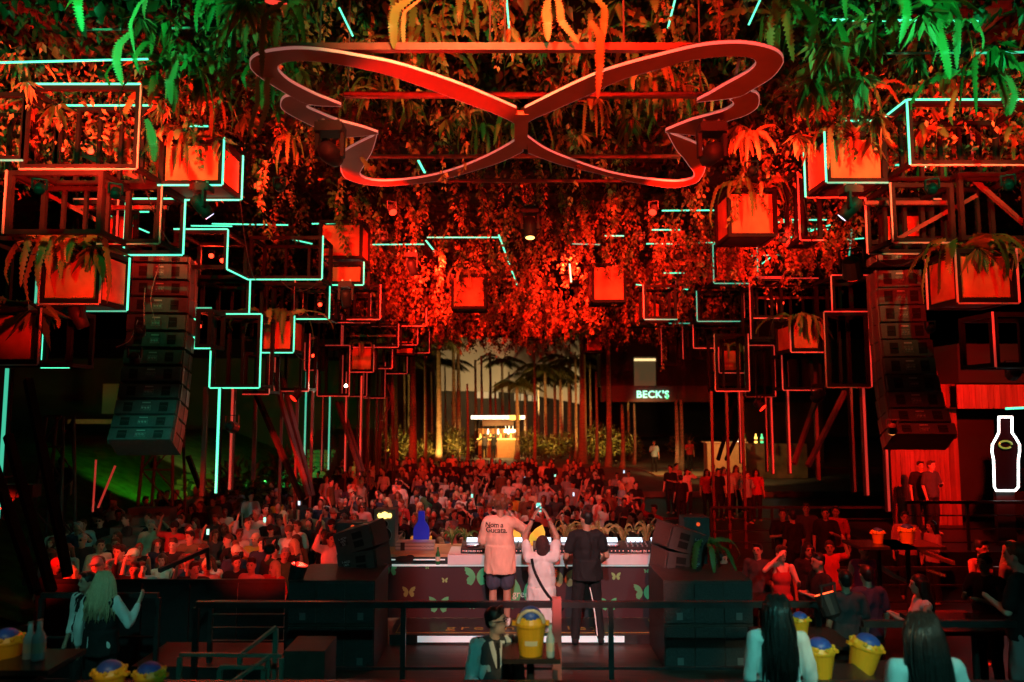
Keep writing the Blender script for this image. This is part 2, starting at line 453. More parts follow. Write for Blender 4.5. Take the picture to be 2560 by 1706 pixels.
# mass of leaves right under the ceiling (nobody could count it)
def blanket(n, x0, x1, y0, y1, h0, h1, s0, s1, m, name, seed, even=False):
    g = np.random.default_rng(seed)
    cl = 260; cc = np.stack([g.uniform(x0, x1, cl), g.uniform(y0, y1, cl)], 1); drop = g.random(cl) ** 2
    k = g.integers(0, cl, n); sp = g.normal(size=(n, 2)) * 0.75
    base = np.stack([cc[k, 0] + sp[:, 0], cc[k, 1] + sp[:, 1], H + h1 - (h1 - h0) * (g.random(n) if even else 0.35 * g.random(n) + 0.65 * g.random(n) * drop[k])], 1)
    d = g.normal(size=(n, 3)); d[:, 2] -= 0.9
    s = g.uniform(s0, s1, n); nr = g.normal(size=(n, 3)) + np.array([0, -1.0, 0.3])
    V, Fc = leaf_tris(n, base, d, nr, s, s * (0.35 + 0.3 * g.random(n)))
    o = bpy.data.objects.new(name, np_mesh(name, V, Fc, m)); COL.objects.link(o)
    return tag(o, 'tangle of small leaves covering the underside of the canopy', None, None, 'stuff')
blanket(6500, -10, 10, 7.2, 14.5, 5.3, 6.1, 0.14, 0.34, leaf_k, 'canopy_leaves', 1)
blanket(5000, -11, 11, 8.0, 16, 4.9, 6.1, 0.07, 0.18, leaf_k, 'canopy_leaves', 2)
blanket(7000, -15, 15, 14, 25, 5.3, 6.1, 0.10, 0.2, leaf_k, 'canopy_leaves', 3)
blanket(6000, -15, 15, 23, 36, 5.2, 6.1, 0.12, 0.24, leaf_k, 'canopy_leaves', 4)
# dense small-leaved hedge panels behind the cube frames on both sides
blanket(8000, -10.2, -6.3, 12.9, 13.8, 4.3, 5.9, 0.07, 0.15, leaf_d, 'canopy_leaves', 5, True)
blanket(7000, 6.0, 10.8, 12.9, 13.8, 4.4, 5.9, 0.07, 0.15, leaf_d, 'canopy_leaves', 6, True)
g = np.random.default_rng(44); parts = []
for i in range(120):
    Y = g.uniform(16.5, 21); x = g.uniform(4.0, 8.6); L = g.uniform(0.5, 1.7); V, Fc = vine_arrays(L, 46, 0.11, 0.09, curl=0.15, seed=7000 + i); parts.append((V + np.array([x, Y, H + g.uniform(3.1, 4.3) + L]), Fc))
V, Fc = cat_mesh(parts); o = bpy.data.objects.new('hanging_foliage', np_mesh('hanging_foliage', V, Fc, leaf_d)); COL.objects.link(o)
tag(o, 'tangle of thin strands over the right frames', None, None, 'stuff')

# joined short strands far back, past what one can follow singly
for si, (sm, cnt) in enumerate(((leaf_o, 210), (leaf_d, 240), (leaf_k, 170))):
    g = np.random.default_rng(9 + si); parts = []
    for i in range(cnt):
        Y = g.uniform(20.5, 35); px = g.uniform(640, 2000) if Y < 24 else g.uniform(820, 1850)
        x = P(px, 600, Y).x; edge = abs(px - 1320) / 700
        low = (3.4 if Y < 22 else 2.5) + 0.9 * edge ** 2 + 0.9 * g.random() ** 1.5
        L = g.uniform(0.5, 1.5) if g.random() < 0.55 else g.uniform(1.2, 2.6)
        V, Fc = vine_arrays(L, 30, 0.15 if Y > 24 else 0.13, 0.075, curl=0.16, seed=1000 * (si + 1) + i)
        parts.append((V + np.array([x, Y, H + low + L]), Fc))
    V, Fc = cat_mesh(parts)
    o = bpy.data.objects.new('hanging_foliage', np_mesh('hanging_foliage', V, Fc, sm)); COL.objects.link(o)
    tag(o, 'thick mass of thin strands hanging deep under the canopy', None, None, 'stuff')

# single vines
VT = []
for k, (L, dens, size, sp, m) in enumerate([(0.9, 60, 0.11, 0.08, leaf_g), (1.3, 52, 0.11, 0.08, leaf_o), (1.9, 46, 0.12, 0.09, leaf_o), (2.5, 42, 0.13, 0.09, leaf_o),
                                            (1.1, 70, 0.085, 0.06, leaf_d), (2.2, 50, 0.11, 0.075, leaf_d), (3.0, 40, 0.14, 0.09, leaf_d), (1.6, 40, 0.14, 0.09, leaf_g)]):
    for q in range(2): VT.append((L, vine_mesh(L, dens, size, sp, m, 50 + k * 2 + q), m))
MARKS = [(860, 600, 'pale pink hanging box'), (1172, 730, 'red box left of centre'), (1330, 810, 'far central red box'), (1523, 705, 'clear red square box'), (1880, 535, 'largest bright red box'), (1828, 660, 'dim teal-edged red box'), (1325, 560, 'lit amber moving head'),
         (825, 385, 'left moving head'), (1780, 385, 'right moving head'), (1300, 340, 'butterfly centre'), (650, 170, 'left butterfly tip'), (1940, 160, 'right butterfly tip'), (480, 400, 'left teal-edged planter'), (2140, 390, 'right teal-edged planter'), (1618, 780, 'half covered red box'),
         (910, 460, 'lower left wing'), (1730, 460, 'lower right wing'), (720, 690, 'wide teal-edged frame'), (1620, 920, 'beer sign'), (1300, 120, 'front beam middle'), (200, 180, 'upper left frames'), (2400, 180, 'upper right frames'), (2000, 640, 'right red foliage frames'), (1020, 660, 'unlit hanging moving head')]
def place_phrase(px, py):
    q = min(MARKS, key=lambda m: (m[0] - px) ** 2 + 1.5 * (m[1] - py) ** 2); dx, dy = px - q[0], py - q[1]; d = math.hypot(dx, dy)
    n = 'close ' if d < 70 else '' if d < 170 else 'far '
    v = 'above' if dy < 0 else 'below'
    if abs(dx) > 2.4 * abs(dy): r = ('left of' if dx < 0 else 'right of')
    elif abs(dy) > 2.4 * abs(dx): r = v
    else: r = v + ' and ' + ('left of' if dx < 0 else 'right of')
    return n + r + ' the ' + q[2]
vine_word = {'leaf_green': 'green leafy vine', 'leaf_olive': 'olive leafy vine', 'leaf_dry': 'pale dry-leaved vine'}
def vine_at(px, py_end, Y, L=None, kind=None, label=None, spin=None):
    """vine whose lower end shows at (px, py_end)"""
    e = P(px, py_end, Y)
    if L is None: L = max(0.7, min(3.4, H + 5.9 - e.z))
    c = [v for v in VT if kind is None or v[2].name == kind]
    v = min(c, key=lambda v: abs(v[0] - L) + rnd.random() * 0.9)
    k = L / v[0]
    o = put('hanging_vine', v[1], None, (e.x, Y, e.z + L), (0, 0, rnd.random() * 6.28), (0.75 + 0.25 * k, 0.75 + 0.25 * k, k))
    if label is None:
        lw = 'short' if L < 1.2 else 'long' if L > 2.2 else 'mid-length'
        label = f'{lw} {vine_word[v[2].name]} ending {place_phrase(px, py_end)}'
    return tag(o, label, 'vine', 'vines hanging from the canopy')
# hand-placed strands that stand out
for px, py, Y, L, kd, lb in [
    (690, 520, 12.5, 1.9, 'leaf_dry', 'long ivy strand lit orange left of the butterfly, beside a moving head light'),
    (640, 600, 13.2, 1.5, 'leaf_green', 'green ivy strand hanging over the teal neon frame on the left'),
    (1095, 470, 11.5, 1.3, 'leaf_dry', 'ragged orange strand dangling through the lower left butterfly wing'),
    (1435, 500, 11.8, 1.3, 'leaf_dry', 'pale curled strand crossing the lower right butterfly wing'),
    (1500, 640, 14.5, 2.3, 'leaf_dry', 'bright red ropey vine right of the lit centre moving head'),
    (1565, 560, 13.0, 1.6, 'leaf_olive', 'brown leaf strand below the right butterfly wing'),
    (1370, 860, 30, 2.6, 'leaf_dry', 'lowest red vine at the canopy middle above the lit wall'),
    (1645, 925, 27, 2.3, 'leaf_dry', 'red vine hanging lowest above the lettered beer sign'),
    (1140, 420, 10.6, 1.5, 'leaf_dry', 'orange leafy strand inside the left butterfly wing'),
    (1765, 600, 14.0, 1.4, 'leaf_olive', 'olive twisted strand left of the big red box on the right'),
    (2100, 330, 11.5, 1.0, 'leaf_dry', 'red dry strand above the right orange planter'),
    (2160, 380, 11.2, 1.1, 'leaf_dry', 'tangled orange strand over the right orange planter'),
    (842, 640, 17.3, 1.6, 'leaf_green', 'dark leafy strand hanging across the pale pink hanging box'),
    (880, 600, 17.4, 1.2, 'leaf_dry', 'pale strand over the right edge of the pale pink box'),
    (1150, 765, 21.4, 1.7, 'leaf_green', 'dark strand across the left half of the red box left of centre'),
    (1196, 745, 21.3, 1.9, 'leaf_dry', 'bright strand across the right half of the red box left of centre'),
    (1500, 700, 21.3, 1.6, 'leaf_green', 'dark leaf strand over the clear red square box'),
    (1545, 690, 21.4, 1.2, 'leaf_olive', 'short strand at the right of the clear red square box'),
    (1850, 555, 14.5, 1.3, 'leaf_green', 'dark vine across the largest bright red box'),
    (1905, 530, 14.6, 1.0, 'leaf_olive', 'short vine over the top of the largest bright red box'),
    (1610, 800, 23.7, 1.5, 'leaf_dry', 'bright strand in front of the half covered red box'),
    (1330, 830, 29.7, 1.6, 'leaf_olive', 'strand across the far central red box'),
    (470, 400, 11.8, 0.8, 'leaf_green', 'dark strand across the left teal-edged planter'),
    (2120, 400, 11.8, 0.9, 'leaf_green', 'green strand across the right teal-edged planter'),
]: vine_at(px, py, Y, L, kd, lb)
for i in range(245):
    Y = rnd.choice([rnd.uniform(9.0, 13), rnd.uniform(9.5, 15), rnd.uniform(14, 21), rnd.uniform(17, 24), rnd.uniform(20, 31)])
    px = rnd.uniform(470, 2150) if Y < 16 else rnd.uniform(640, 2020) if Y < 21 else rnd.uniform(860, 1830)
    e = (px - 1290) / 700
    lowest = 4.35 if Y < 13 else 3.9 if Y < 16 else 3.45 if Y < 21 else 2.75
    hb = rnd.uniform(lowest, 4.9) + 0.55 * e * e * (0.3 if Y < 16 else 1)
    x = (px - 1280) / F * Y; py = pix((x, Y, H + hb))[1]
    vine_at(px, py, Y)

for i in range(34):
    Y = rnd.uniform(24, 33); px = rnd.uniform(1020, 1800); hb = rnd.uniform(2.3, 2.9); x = (px - 1280) / F * Y
    vine_at(px, pix((x, Y, H + hb))[1], Y, rnd.uniform(1.2, 2.6), rnd.choice(['leaf_dry', 'leaf_olive']))
# ferns and broad-leaved plants
FT = [np_mesh('fern', *fern_arrays(n, L, 300 + i, w), m) for i, (n, L, w, m) in enumerate([(9, 0.75, 0.065, fern_m), (8, 0.95, 0.07, fern_m), (10, 0.6, 0.06, fern_d), (7, 1.1, 0.07, fern_m), (9, 0.8, 0.065, fern_d)])]
RT = [np_mesh('rosette', *rosette_arrays(n, L, 400 + i, wf), m) for i, (n, L, wf, m) in enumerate([(15, 0.46, 0.26, leaf_g), (18, 0.40, 0.24, leaf_d), (13, 0.55, 0.3, leaf_g), (20, 0.46, 0.18, leaf_o)])]
def upright_arrays(n, L, seed, w=0.05):
    g = np.random.default_rng(seed); parts = []
    for i in range(n):
        a = 6.28 * (i + g.random() * 0.7) / n; l = L * (0.65 + 0.5 * g.random()); u = np.array([math.cos(a), math.sin(a), 0]); z = np.array([0, 0, 1.0]); k = 0.5 + 0.6 * g.random()
        parts.append(frond_arrays([0 * u, u * l * 0.10 + z * l * 0.35, u * l * 0.28 * k + z * l * 0.7, u * l * 0.55 * k + z * l * 0.86, u * l * 0.85 * k + z * l * 0.78, u * l * k + z * l * 0.6], w * (0.8 + 0.4 * g.random()), seed * 17 + i, 14, u * 0.6 + np.array([0.05, 0.5, 0.3])))
    return cat_mesh(parts)
UT = [np_mesh('fern', *upright_arrays(11, 0.42, 520 + i, 0.034), m) for i, m in enumerate((fern_d, fern_m))]
def plant(kind, loc, label, s=1.0, group=None, t=None):
    me = (FT if kind == 'fern' else RT)[t if t is not None else rnd.randrange(len(FT) if kind == 'fern' else len(RT))]
    nm = 'hanging_fern' if kind == 'fern' else 'broad_leaf_plant'
    return tag(put(nm, me, None, loc, (0, 0, rnd.random() * 6.28), s), label, 'fern' if kind == 'fern' else 'plant', group)
for i in range(150):
    px = rnd.uniform(-30, 2590); Y = rnd.uniform(8.2, 13.5); hb = rnd.uniform(4.5, 5.6)
    x = (px - 1280) / F * Y
    side = place_phrase(px, pix((x, Y, H + hb - 0.3))[1])
    k = 'fern' if i % 2 else 'broad'
    plant(k, (x, Y, H + hb), ('canopy fern ' if k == 'fern' else 'broad leaf plant ') + side, rnd.uniform(0.6, 1.1), 'plants growing down from the canopy')
def frond(top, end, Y, label, w=0.05, m=fern_m, bend=0.0, seed=0):
    a = P(*top, Y); e = P(*end, Y + rnd.uniform(-0.1, 0.1)); mid = (a + e) / 2 + Vector((bend, -0.1, 0)); q = a + Vector((rnd.uniform(-0.2, 0.2), 0.15, 0.25))
    V, Fc = frond_arrays([q, a, a * 0.6 + mid * 0.4, mid, mid * 0.4 + e * 0.6, e], w * 1.25, seed, 26)
    o = bpy.data.objects.new('fern_frond', np_mesh('fern_frond', V - np.array(a), Fc, m)); COL.objects.link(o); o.location = a
    return tag(o, label, 'fern frond', 'single long fern fronds')
for i, q in enumerate([
    ((200, -30), (206, 80), 8.2, 'pale green frond hanging at the top above the left frames', 0.06, fern_m, 0.02),
    ((350, 10), (338, 138), 8.2, 'narrow yellow-green frond left of the butterfly, high up', 0.04, fern_d, -0.03),
    ((585, 90), (566, 235), 8.4, 'bright green frond hanging just left of the butterfly tip', 0.05, fern_m, 0.08),
    ((662, 40), (655, 195), 7.6, 'orange frond dangling over the left butterfly wing tip', 0.045, fern_d, 0.02),
    ((645, 190), (618, 345), 8.6, 'left one of a pair of long fronds under the butterfly tip', 0.045, fern_d, 0.10),
    ((668, 200), (642, 345), 8.6, 'right one of a pair of long fronds under the butterfly tip', 0.045, fern_d, 0.10),
    ((300, 112), (306, 214), 8.8, 'ragged orange frond left of the butterfly over the teal strip', 0.07, fern_d, 0.0),
    ((440, 160), (428, 262), 9.0, 'orange and green frond above the left orange planter', 0.07, fern_d, 0.0),
    ((990, 25), (985, 122), 8.0, 'yellow-green frond over the front beam, left half', 0.07, fern_m, 0.0),
    ((1012, 30), (1012, 135), 8.1, 'thin orange frond over the front beam, left half', 0.035, fern_d, 0.0),
    ((1365, 30), (1370, 104), 7.9, 'wide orange frond above the front beam, right of the teal strip', 0.06, fern_d, 0.0),
    ((1400, 20), (1448, 110), 7.9, 'curved green and orange frond ending at the front beam', 0.05, fern_d, -0.1),
    ((1500, 90), (1494, 248), 7.8, 'long orange frond hanging over the right butterfly wing', 0.055, fern_d, 0.0),
    ((1510, 20), (1504, 118), 7.9, 'green frond touching the front beam above the right wing', 0.05, fern_m, 0.0),
    ((2015, 20), (2022, 125), 8.6, 'bright green frond right of the butterfly, first from its wing', 0.05, fern_m, 0.06),
    ((2262, -10), (2250, 112), 8.4, 'green frond crossing the teal strip at upper right', 0.06, fern_m, 0.0),
    ((2345, 80), (2376, 200), 8.8, 'broad green frond above the right teal frame corner', 0.07, fern_m, -0.06),
    ((2105, 80), (2112, 170), 8.8, 'dull green frond between butterfly and right frames', 0.05, fern_m, 0.0),
    ((2520, 200), (2524, 290), 9.5, 'orange frond at the far right under the canopy', 0.07, fern_d, 0.0),
    ((378, 330), (385, 405), 10.2, 'yellowed frond beside the left orange planter', 0.07, fern_d, 0.06),
    ((930, 430), (940, 425), 9.5, 'small green frond inside the lower left wing', 0.05, fern_m, 0.0),
]): frond(*q, seed=i * 7 + 3)

# ================================================================== BUTTERFLY
def poly_on(pts, z):
    return [PZ(x, y, z) for x, y in pts]
def resample(pts, n):
    pts = [Vector(p) for p in pts]
    # Catmull-Rom, then even spacing
    q = []
    for i in range(len(pts) - 1):
        p0, p1, p2, p3 = pts[max(i - 1, 0)], pts[i], pts[i + 1], pts[min(i + 2, len(pts) - 1)]
        for k in range(8):
            t = k / 8
            q.append(0.5 * ((2 * p1) + (p2 - p0) * t + (2 * p0 - 5 * p1 + 4 * p2 - p3) * t * t + (3 * p1 - p0 - 3 * p2 + p3) * t ** 3))
    q.append(pts[-1])
    d = [0]
    for i in range(1, len(q)): d.append(d[-1] + (q[i] - q[i - 1]).length)
    out = []
    j = 0
    for k in range(n):
        s = d[-1] * k / (n - 1)
        while j < len(d) - 2 and d[j + 1] < s: j += 1
        t = (s - d[j]) / max(1e-9, d[j + 1] - d[j]); out.append(q[j].lerp(q[j + 1], min(1, max(0, t))))
    return out
ZB = H + 4.0
BF = thing('butterfly_sign', 'huge flat metal butterfly outline hung level under the canopy', 'butterfly sign', (0.1, 10.5, ZB))
bf_face = mat('butterfly_face', (0.36, 0.12, 0.06), 0.5, var=0.12, scale=2)
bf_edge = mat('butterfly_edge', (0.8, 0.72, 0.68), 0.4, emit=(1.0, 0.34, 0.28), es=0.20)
def band(A, B, z, n, parent, th=0.05):
    a = resample(poly_on(A, z), n); c = resample(poly_on(B, z), n); up = Vector((0, 0, th))
    m = MB(); vs = []; fs = []
    for p, q in zip(a, c): vs += [p, q, p + up, q + up]
    for i in range(n - 1):
        k = i * 4; fs += [(k, k + 1, k + 5, k + 4), (k + 2, k + 6, k + 7, k + 3)]
    m.add(vs, fs); m.build('wing_face', bf_face, parent)
    for src in (a, c):
        e = MB(); other = c if src is a else a; vs = []; fs = []
        for p, q in zip(src, other):
            o = (p - q); o.z = 0; o = o.normalized() * 0.012 if o.length > 1e-4 else Vector((0.012, 0, 0))
            vs += [p, p + o, p + o + up * 0.7, p + up * 0.7]
        for i in range(n - 1):
            k = i * 4
            for j in range(4): fs.append((k + j, k + (j + 1) % 4, k + 4 + (j + 1) % 4, k + 4 + j))
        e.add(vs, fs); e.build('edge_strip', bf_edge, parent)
UL_A = [(1291, 272), (1174, 222), (1067, 184), (983, 159), (900, 143), (823, 130), (758, 124), (708, 126), (658, 134), (631, 147), (626, 159), (631, 176), (658, 199), (708, 230), (727, 241), (775, 262), (853, 267)]
UL_B = [(1301, 325), (1281, 306), (1232, 283), (1174, 262), (1079, 226), (968, 188), (900, 172), (842, 161), (785, 154), (727, 154), (700, 161), (693, 170), (700, 184), (727, 207), (785, 237), (820, 251), (853, 264)]
SL_A = [(727, 241), (712, 245), (703, 258), (708, 275), (746, 298), (804, 325), (860, 343), (945, 336)]
SL_B = [(780, 262), (766, 264), (767, 270), (788, 280), (842, 302), (900, 318), (925, 326), (945, 333)]
LL_A = [(945, 336), (872, 373), (856, 392), (853, 410), (855, 430), (868, 448), (907, 461), (964, 466), (1029, 461), (1098, 452), (1174, 431), (1251, 406), (1308, 379)]
LL_B = [(943, 333), (930, 376), (918, 398), (908, 415), (899, 432), (903, 442), (930, 452), (983, 453), (1060, 444), (1136, 425), (1213, 394), (1270, 364), (1299, 344)]
UR_A = [(1312, 272), (1404, 226), (1488, 188), (1557, 165), (1634, 144), (1737, 119), (1813, 110), (1870, 111), (1920, 121), (1947, 134), (1957, 149), (1953, 165), (1928, 195), (1878, 226), (1840, 244), (1742, 256)]
UR_B = [(1301, 325), (1327, 302), (1385, 276), (1473, 237), (1557, 199), (1660, 170), (1717, 153), (1794, 143), (1851, 142), (1882, 147), (1891, 157), (1886, 168), (1867, 184), (1813, 214), (1775, 236), (1742, 253)]
SR_A = [(1878, 230), (1893, 237), (1897, 253), (1890, 272), (1859, 291), (1813, 306), (1760, 338), (1664, 331)]
SR_B = [(1826, 250), (1834, 256), (1834, 264), (1813, 277), (1775, 289), (1729, 302), (1690, 317), (1664, 328)]
LR_A = [(1664, 331), (1742, 362), (1758, 383), (1765, 400), (1761, 425), (1752, 444), (1737, 459), (1698, 469), (1660, 469), (1576, 455), (1500, 436), (1404, 413), (1320, 383)]
LR_B = [(1667, 328), (1690, 372), (1710, 396), (1722, 413), (1736, 432), (1735, 444), (1717, 452), (1679, 455), (1595, 446), (1519, 431), (1442, 406), (1366, 375), (1316, 341)]
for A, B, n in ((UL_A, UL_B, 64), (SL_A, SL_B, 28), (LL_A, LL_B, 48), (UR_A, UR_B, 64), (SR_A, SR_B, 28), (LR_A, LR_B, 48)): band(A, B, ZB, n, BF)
m = MB(); m.b2(PZ(1292, 300, ZB) + Vector((-0.03, -0.2, -0.01)), PZ(1312, 372, ZB) + Vector((0.03, 0, 0.05))); m.build('centre_plate', bf_face, BF)
for px0, px1, py, w in ((705, 1835, 120, 0.085), (860, 1790, 238, 0.07), (905, 1700, 392, 0.06), (1080, 1640, 453, 0.05)):
    m = MB(); z = ZB + 0.12; a = PZ(px0, py, z); c = PZ(px1, py, z); m.bar(a, c, w); m.build('support_beam', mat('beam_paint', (0.20, 0.07, 0.06), 0.45, var=0.2), BF)
for px, py in ((1225, 122), (1262, 120), (1560, 118), (1800, 118), (800, 122), (870, 238), (1752, 238)):
    a = PZ(px, py, ZB + 0.14); m = MB(); m.tube([a, a + Vector((0, 0, HC - ZB - 0.1))], 0.012, 6); m.build('hanger_rod', steel_red, BF)
m = MB(); a = PZ(1848, 150, ZB + 0.05); c = PZ(1828, 236, ZB + 0.12); m.tube([a, c], 0.02, 6); m.build('tie_rod', chrome, BF)
# ================================================================== CUBE FRAMES AND PLANTERS
LM = {'t': led, 'd': led_soft, 'w': led_off, 'p': red_light_glow}
BARW = 0.075
def cube(x0, y0, x1, y1, Y, D, leds, panels, label, kind='frame', fern=0, extra=(), bars=0):
    a = P(x0, y0, Y); c = P(x1, y1, Y)
    X0, X1, Z1, Z0 = a.x, c.x, a.z, c.z
    pl = kind == 'planter'
    t = thing('planter_box' if pl else 'steel_cube_frame', label, 'planter' if pl else 'cube frame', ((X0 + X1) / 2, Y + D / 2, Z0), 'planter boxes in the frames' if pl else 'steel cube frames on both sides')
    w = BARW / 2
    cor = {(i, j, k): Vector(((X0 + w, X1 - w)[i], (Y + w, Y + D - w)[j], (Z0 + w, Z1 - w)[k])) for i in (0, 1) for j in (0, 1) for k in (0, 1)}
    f = MB()
    for j in (0, 1):
        for k in (0, 1): f.b2(cor[0, j, k] - Vector((w, w, w)), cor[1, j, k] + Vector((w, w, w)))
        for i in (0, 1): f.b2(cor[i, j, 0] + Vector((-w, -w, w)), cor[i, j, 1] + Vector((w, w, -w)))
    for i in (0, 1):
        for k in (0, 1): f.b2(cor[i, 0, k] + Vector((-w, w, -w)), cor[i, 1, k] + Vector((w, -w, w)))
    for q in range(bars):
        x = X0 + (X1 - X0) * (q + 1) / (bars + 1); f.b2((x - 0.03, Y + D - 0.07, Z0), (x + 0.03, Y + D - 0.01, Z1))
    f.build('frame', steel, t)
    E = {'FT': ((0, 0, 1), (1, 0, 1)), 'FB': ((0, 0, 0), (1, 0, 0)), 'FL': ((0, 0, 0), (0, 0, 1)), 'FR': ((1, 0, 0), (1, 0, 1)),
         'BT': ((0, 1, 1), (1, 1, 1)), 'BB': ((0, 1, 0), (1, 1, 0)), 'BL': ((0, 1, 0), (0, 1, 1)), 'BR': ((1, 1, 0), (1, 1, 1)),
         'LT': ((0, 0, 1), (0, 1, 1)), 'LB': ((0, 0, 0), (0, 1, 0)), 'RT': ((1, 0, 1), (1, 1, 1)), 'RB': ((1, 0, 0), (1, 1, 0))}
    r = 0.0125
    for s in leds.split():
        e, k = s.split(':'); A, B = cor[E[e][0]], cor[E[e][1]]
        off = Vector((0, 0, 0))
        # the tube sits on the outer corner of its bar, towards the open side
        off.x = (w + r) * (1 if E[e][0][0] + E[e][1][0] == 2 else -1 if E[e][0][0] + E[e][1][0] == 0 else 0)
        off.y = -(w + r) if e[0] != 'B' else -(w + r)
        off.z = (w + r) * (1 if E[e][0][2] + E[e][1][2] == 2 else -1 if E[e][0][2] + E[e][1][2] == 0 else 0)
        if e[0] in 'LR': off.y = 0
        d = (B - A).normalized() * w
        m = MB(); m.bar(A - d + off, B + d + off, 2 * r, 2 * r); m.build('led_strip', LM[k], t)
    g = 0.09
    for s in panels.split():
        m = MB()
        if s == 'F': m.b2((X0 + g, Y + 0.05, Z0 + g), (X1 - g, Y + 0.08, Z1 - 0.12))
        if s == 'R': m.b2((X1 - 0.08, Y + g, Z0 + g), (X1 - 0.05, Y + D - g, Z1 - 0.12))
        if s == 'L': m.b2((X0 + 0.05, Y + g, Z0 + g), (X0 + 0.08, Y + D - g, Z1 - 0.12))
        if s == 'K': m.b2((X0 + g, Y + D - 0.08, Z0 + g), (X1 - g, Y + D - 0.05, Z1 - 0.12))
        if s == 'D': m.b2((X0 + g, Y + 0.09, Z0 + 0.03), (X1 - g, Y + D - 0.09, Z0 + 0.06)); m.build('bottom_board', rub, t); continue
        m.build('panel', panel_m, t)
    for q in range(fern):
        x = X0 + (X1 - X0) * (q + 0.5) / fern + rnd.uniform(-0.1, 0.1)
        plant('fern' if q % 3 != 2 else 'broad', (x, Y + rnd.uniform(-0.08, 0.2), Z1 + 0.02), ('fern spilling over ' if q % 3 != 2 else 'broad leaves on ') + (['the left end of ', 'the middle of ', 'the right end of '][0 if q + 0.5 < fern / 3 else 1 if q + 0.5 < fern * 2 / 3 + 0.01 else 2] if fern > 1 else '') + 'the ' + ' '.join(label.split()[:8]), rnd.uniform(0.9, 1.3) * min(1.0, (X1 - X0) / 0.9), 'plants on the planter boxes')
    return t
# --- left side, first bay
cube(62, 213, 342, 422, 11.2, 0.9, 'FT:t BT:t LT:t FB:w FR:w', '', 'wide steel frame at upper left with teal strips on its top edges', bars=4)
cube(20, 426, 250, 585, 11.2, 0.9, 'FL:w', '', 'dark steel frame at the left edge under the wide frame', bars=3)
cube(-130, 230, 58, 400, 11.2, 0.9, 'FB:d', '', 'steel frame cut off by the upper left edge', bars=2)
cube(400, 345, 555, 462, 12.0, 0.95, 'FR:t FB:t BR:t BB:t', 'F R D', 'teal-edged orange planter beside the left wing of the butterfly', 'planter', 3)
cube(250, 462, 398, 609, 12.0, 0.95, 'FR:w FB:w BR:t BB:t BT:t BL:t', '', 'teal and white edged frame right under the teal-edged orange planter', bars=1)
cube(100, 618, 248, 759, 12.0, 0.95, 'FR:w FB:w FL:d BR:t BB:d', 'F R D', 'orange planter with drooping ferns left of the tall speaker array', 'planter', 6)
cube(-70, 770, 94, 911, 12.0, 0.95, 'FR:w FB:w', 'F D', 'orange planter cut off at the left edge, below the fern planter', 'planter', 3)
cube(-70, 590, 94, 765, 12.0, 0.95, 'FR:w', '', 'empty dark frame at the left edge above the lowest orange planter', bars=1)
cube(112, 775, 174, 918, 14.0, 0.8, 'FR:t FL:t FB:t', '', 'narrow teal lit frame behind the lowest left planter')
# --- left side, second bay
cube(435, 575, 566, 672, 14.7, 1.2, 'FT:t FR:t RB:t', '', 'teal frame stepping up behind the tall left speaker array')
cube(624, 590, 804, 698, 16.0, 0.95, 'FB:t FR:t', '', 'wide teal edged frame under the vines left of centre', bars=2)
cube(502, 700, 622, 784, 16.1, 0.95, 'FR:t', '', 'dark frame just above the bright teal neon box', bars=2)
cube(532, 787, 648, 969, 16.0, 0.95, 'FT:t FB:t FL:t FR:t', '', 'tall bright teal neon box right of the left speaker array', bars=2)
cube(490, 772, 526, 870, 14.9, 0.75, 'FL:t FB:t LT:t FT:d', '', 'narrow teal frame against the left of the bright neon box')
cube(650, 790, 733, 881, 17.3, 0.9, 'FR:t FB:t', 'F R D', 'orange planter with grassy plant right of the bright neon box', 'planter', 2)
cube(737, 712, 822, 797, 17.5, 0.9, 'FR:t FB:t', '', 'teal cornered frame a step above the grassy planter', bars=2)
cube(822, 655, 908, 712, 17.7, 0.9, 'FR:t FB:t', 'F', 'dim planter with teal corner under the pink lit hanging box', 'planter')
cube(797, 550, 905, 647, 17.6, 1.0, '', 'F R D', 'pale pink lit hanging box left of centre among the vines', 'planter', 0)
# --- left side, third bay
cube(797, 865, 872, 990, 24.0, 0.95, 'FT:p FB:p FL:p FR:p', '', 'thin red edged box below the planters left of centre', bars=1)
cube(764, 857, 795, 925, 23.0, 0.8, 'FL:p FB:p', '', 'narrow red frame left of the thin red edged box')
cube(873, 862, 933, 930, 24.5, 0.9, 'FR:p FB:p', 'F R D', 'small red planter right of the thin red edged box', 'planter', 1)
cube(859, 810, 995, 868, 24.5, 0.9, 'FL:p FB:p FR:p', '', 'low wide red edged frame over the small red planter', bars=3)
cube(843, 735, 925, 806, 22.0, 0.9, 'FR:p FB:p', '', 'red edged frame below the dim teal cornered planter', bars=2)
cube(930, 770, 1065, 815, 26.0, 0.9, 'FR:p FB:p', '', 'far red edged frame left of the hanging red vines', bars=3)
cube(993, 762, 1053, 808, 27.0, 0.9, '', 'F D', 'dull red box half buried in vines left of the centre', 'planter')
cube(986, 846, 1036, 888, 29.0, 0.9, '', 'F D', 'dark red box lowest at the far left of the canopy', 'planter')
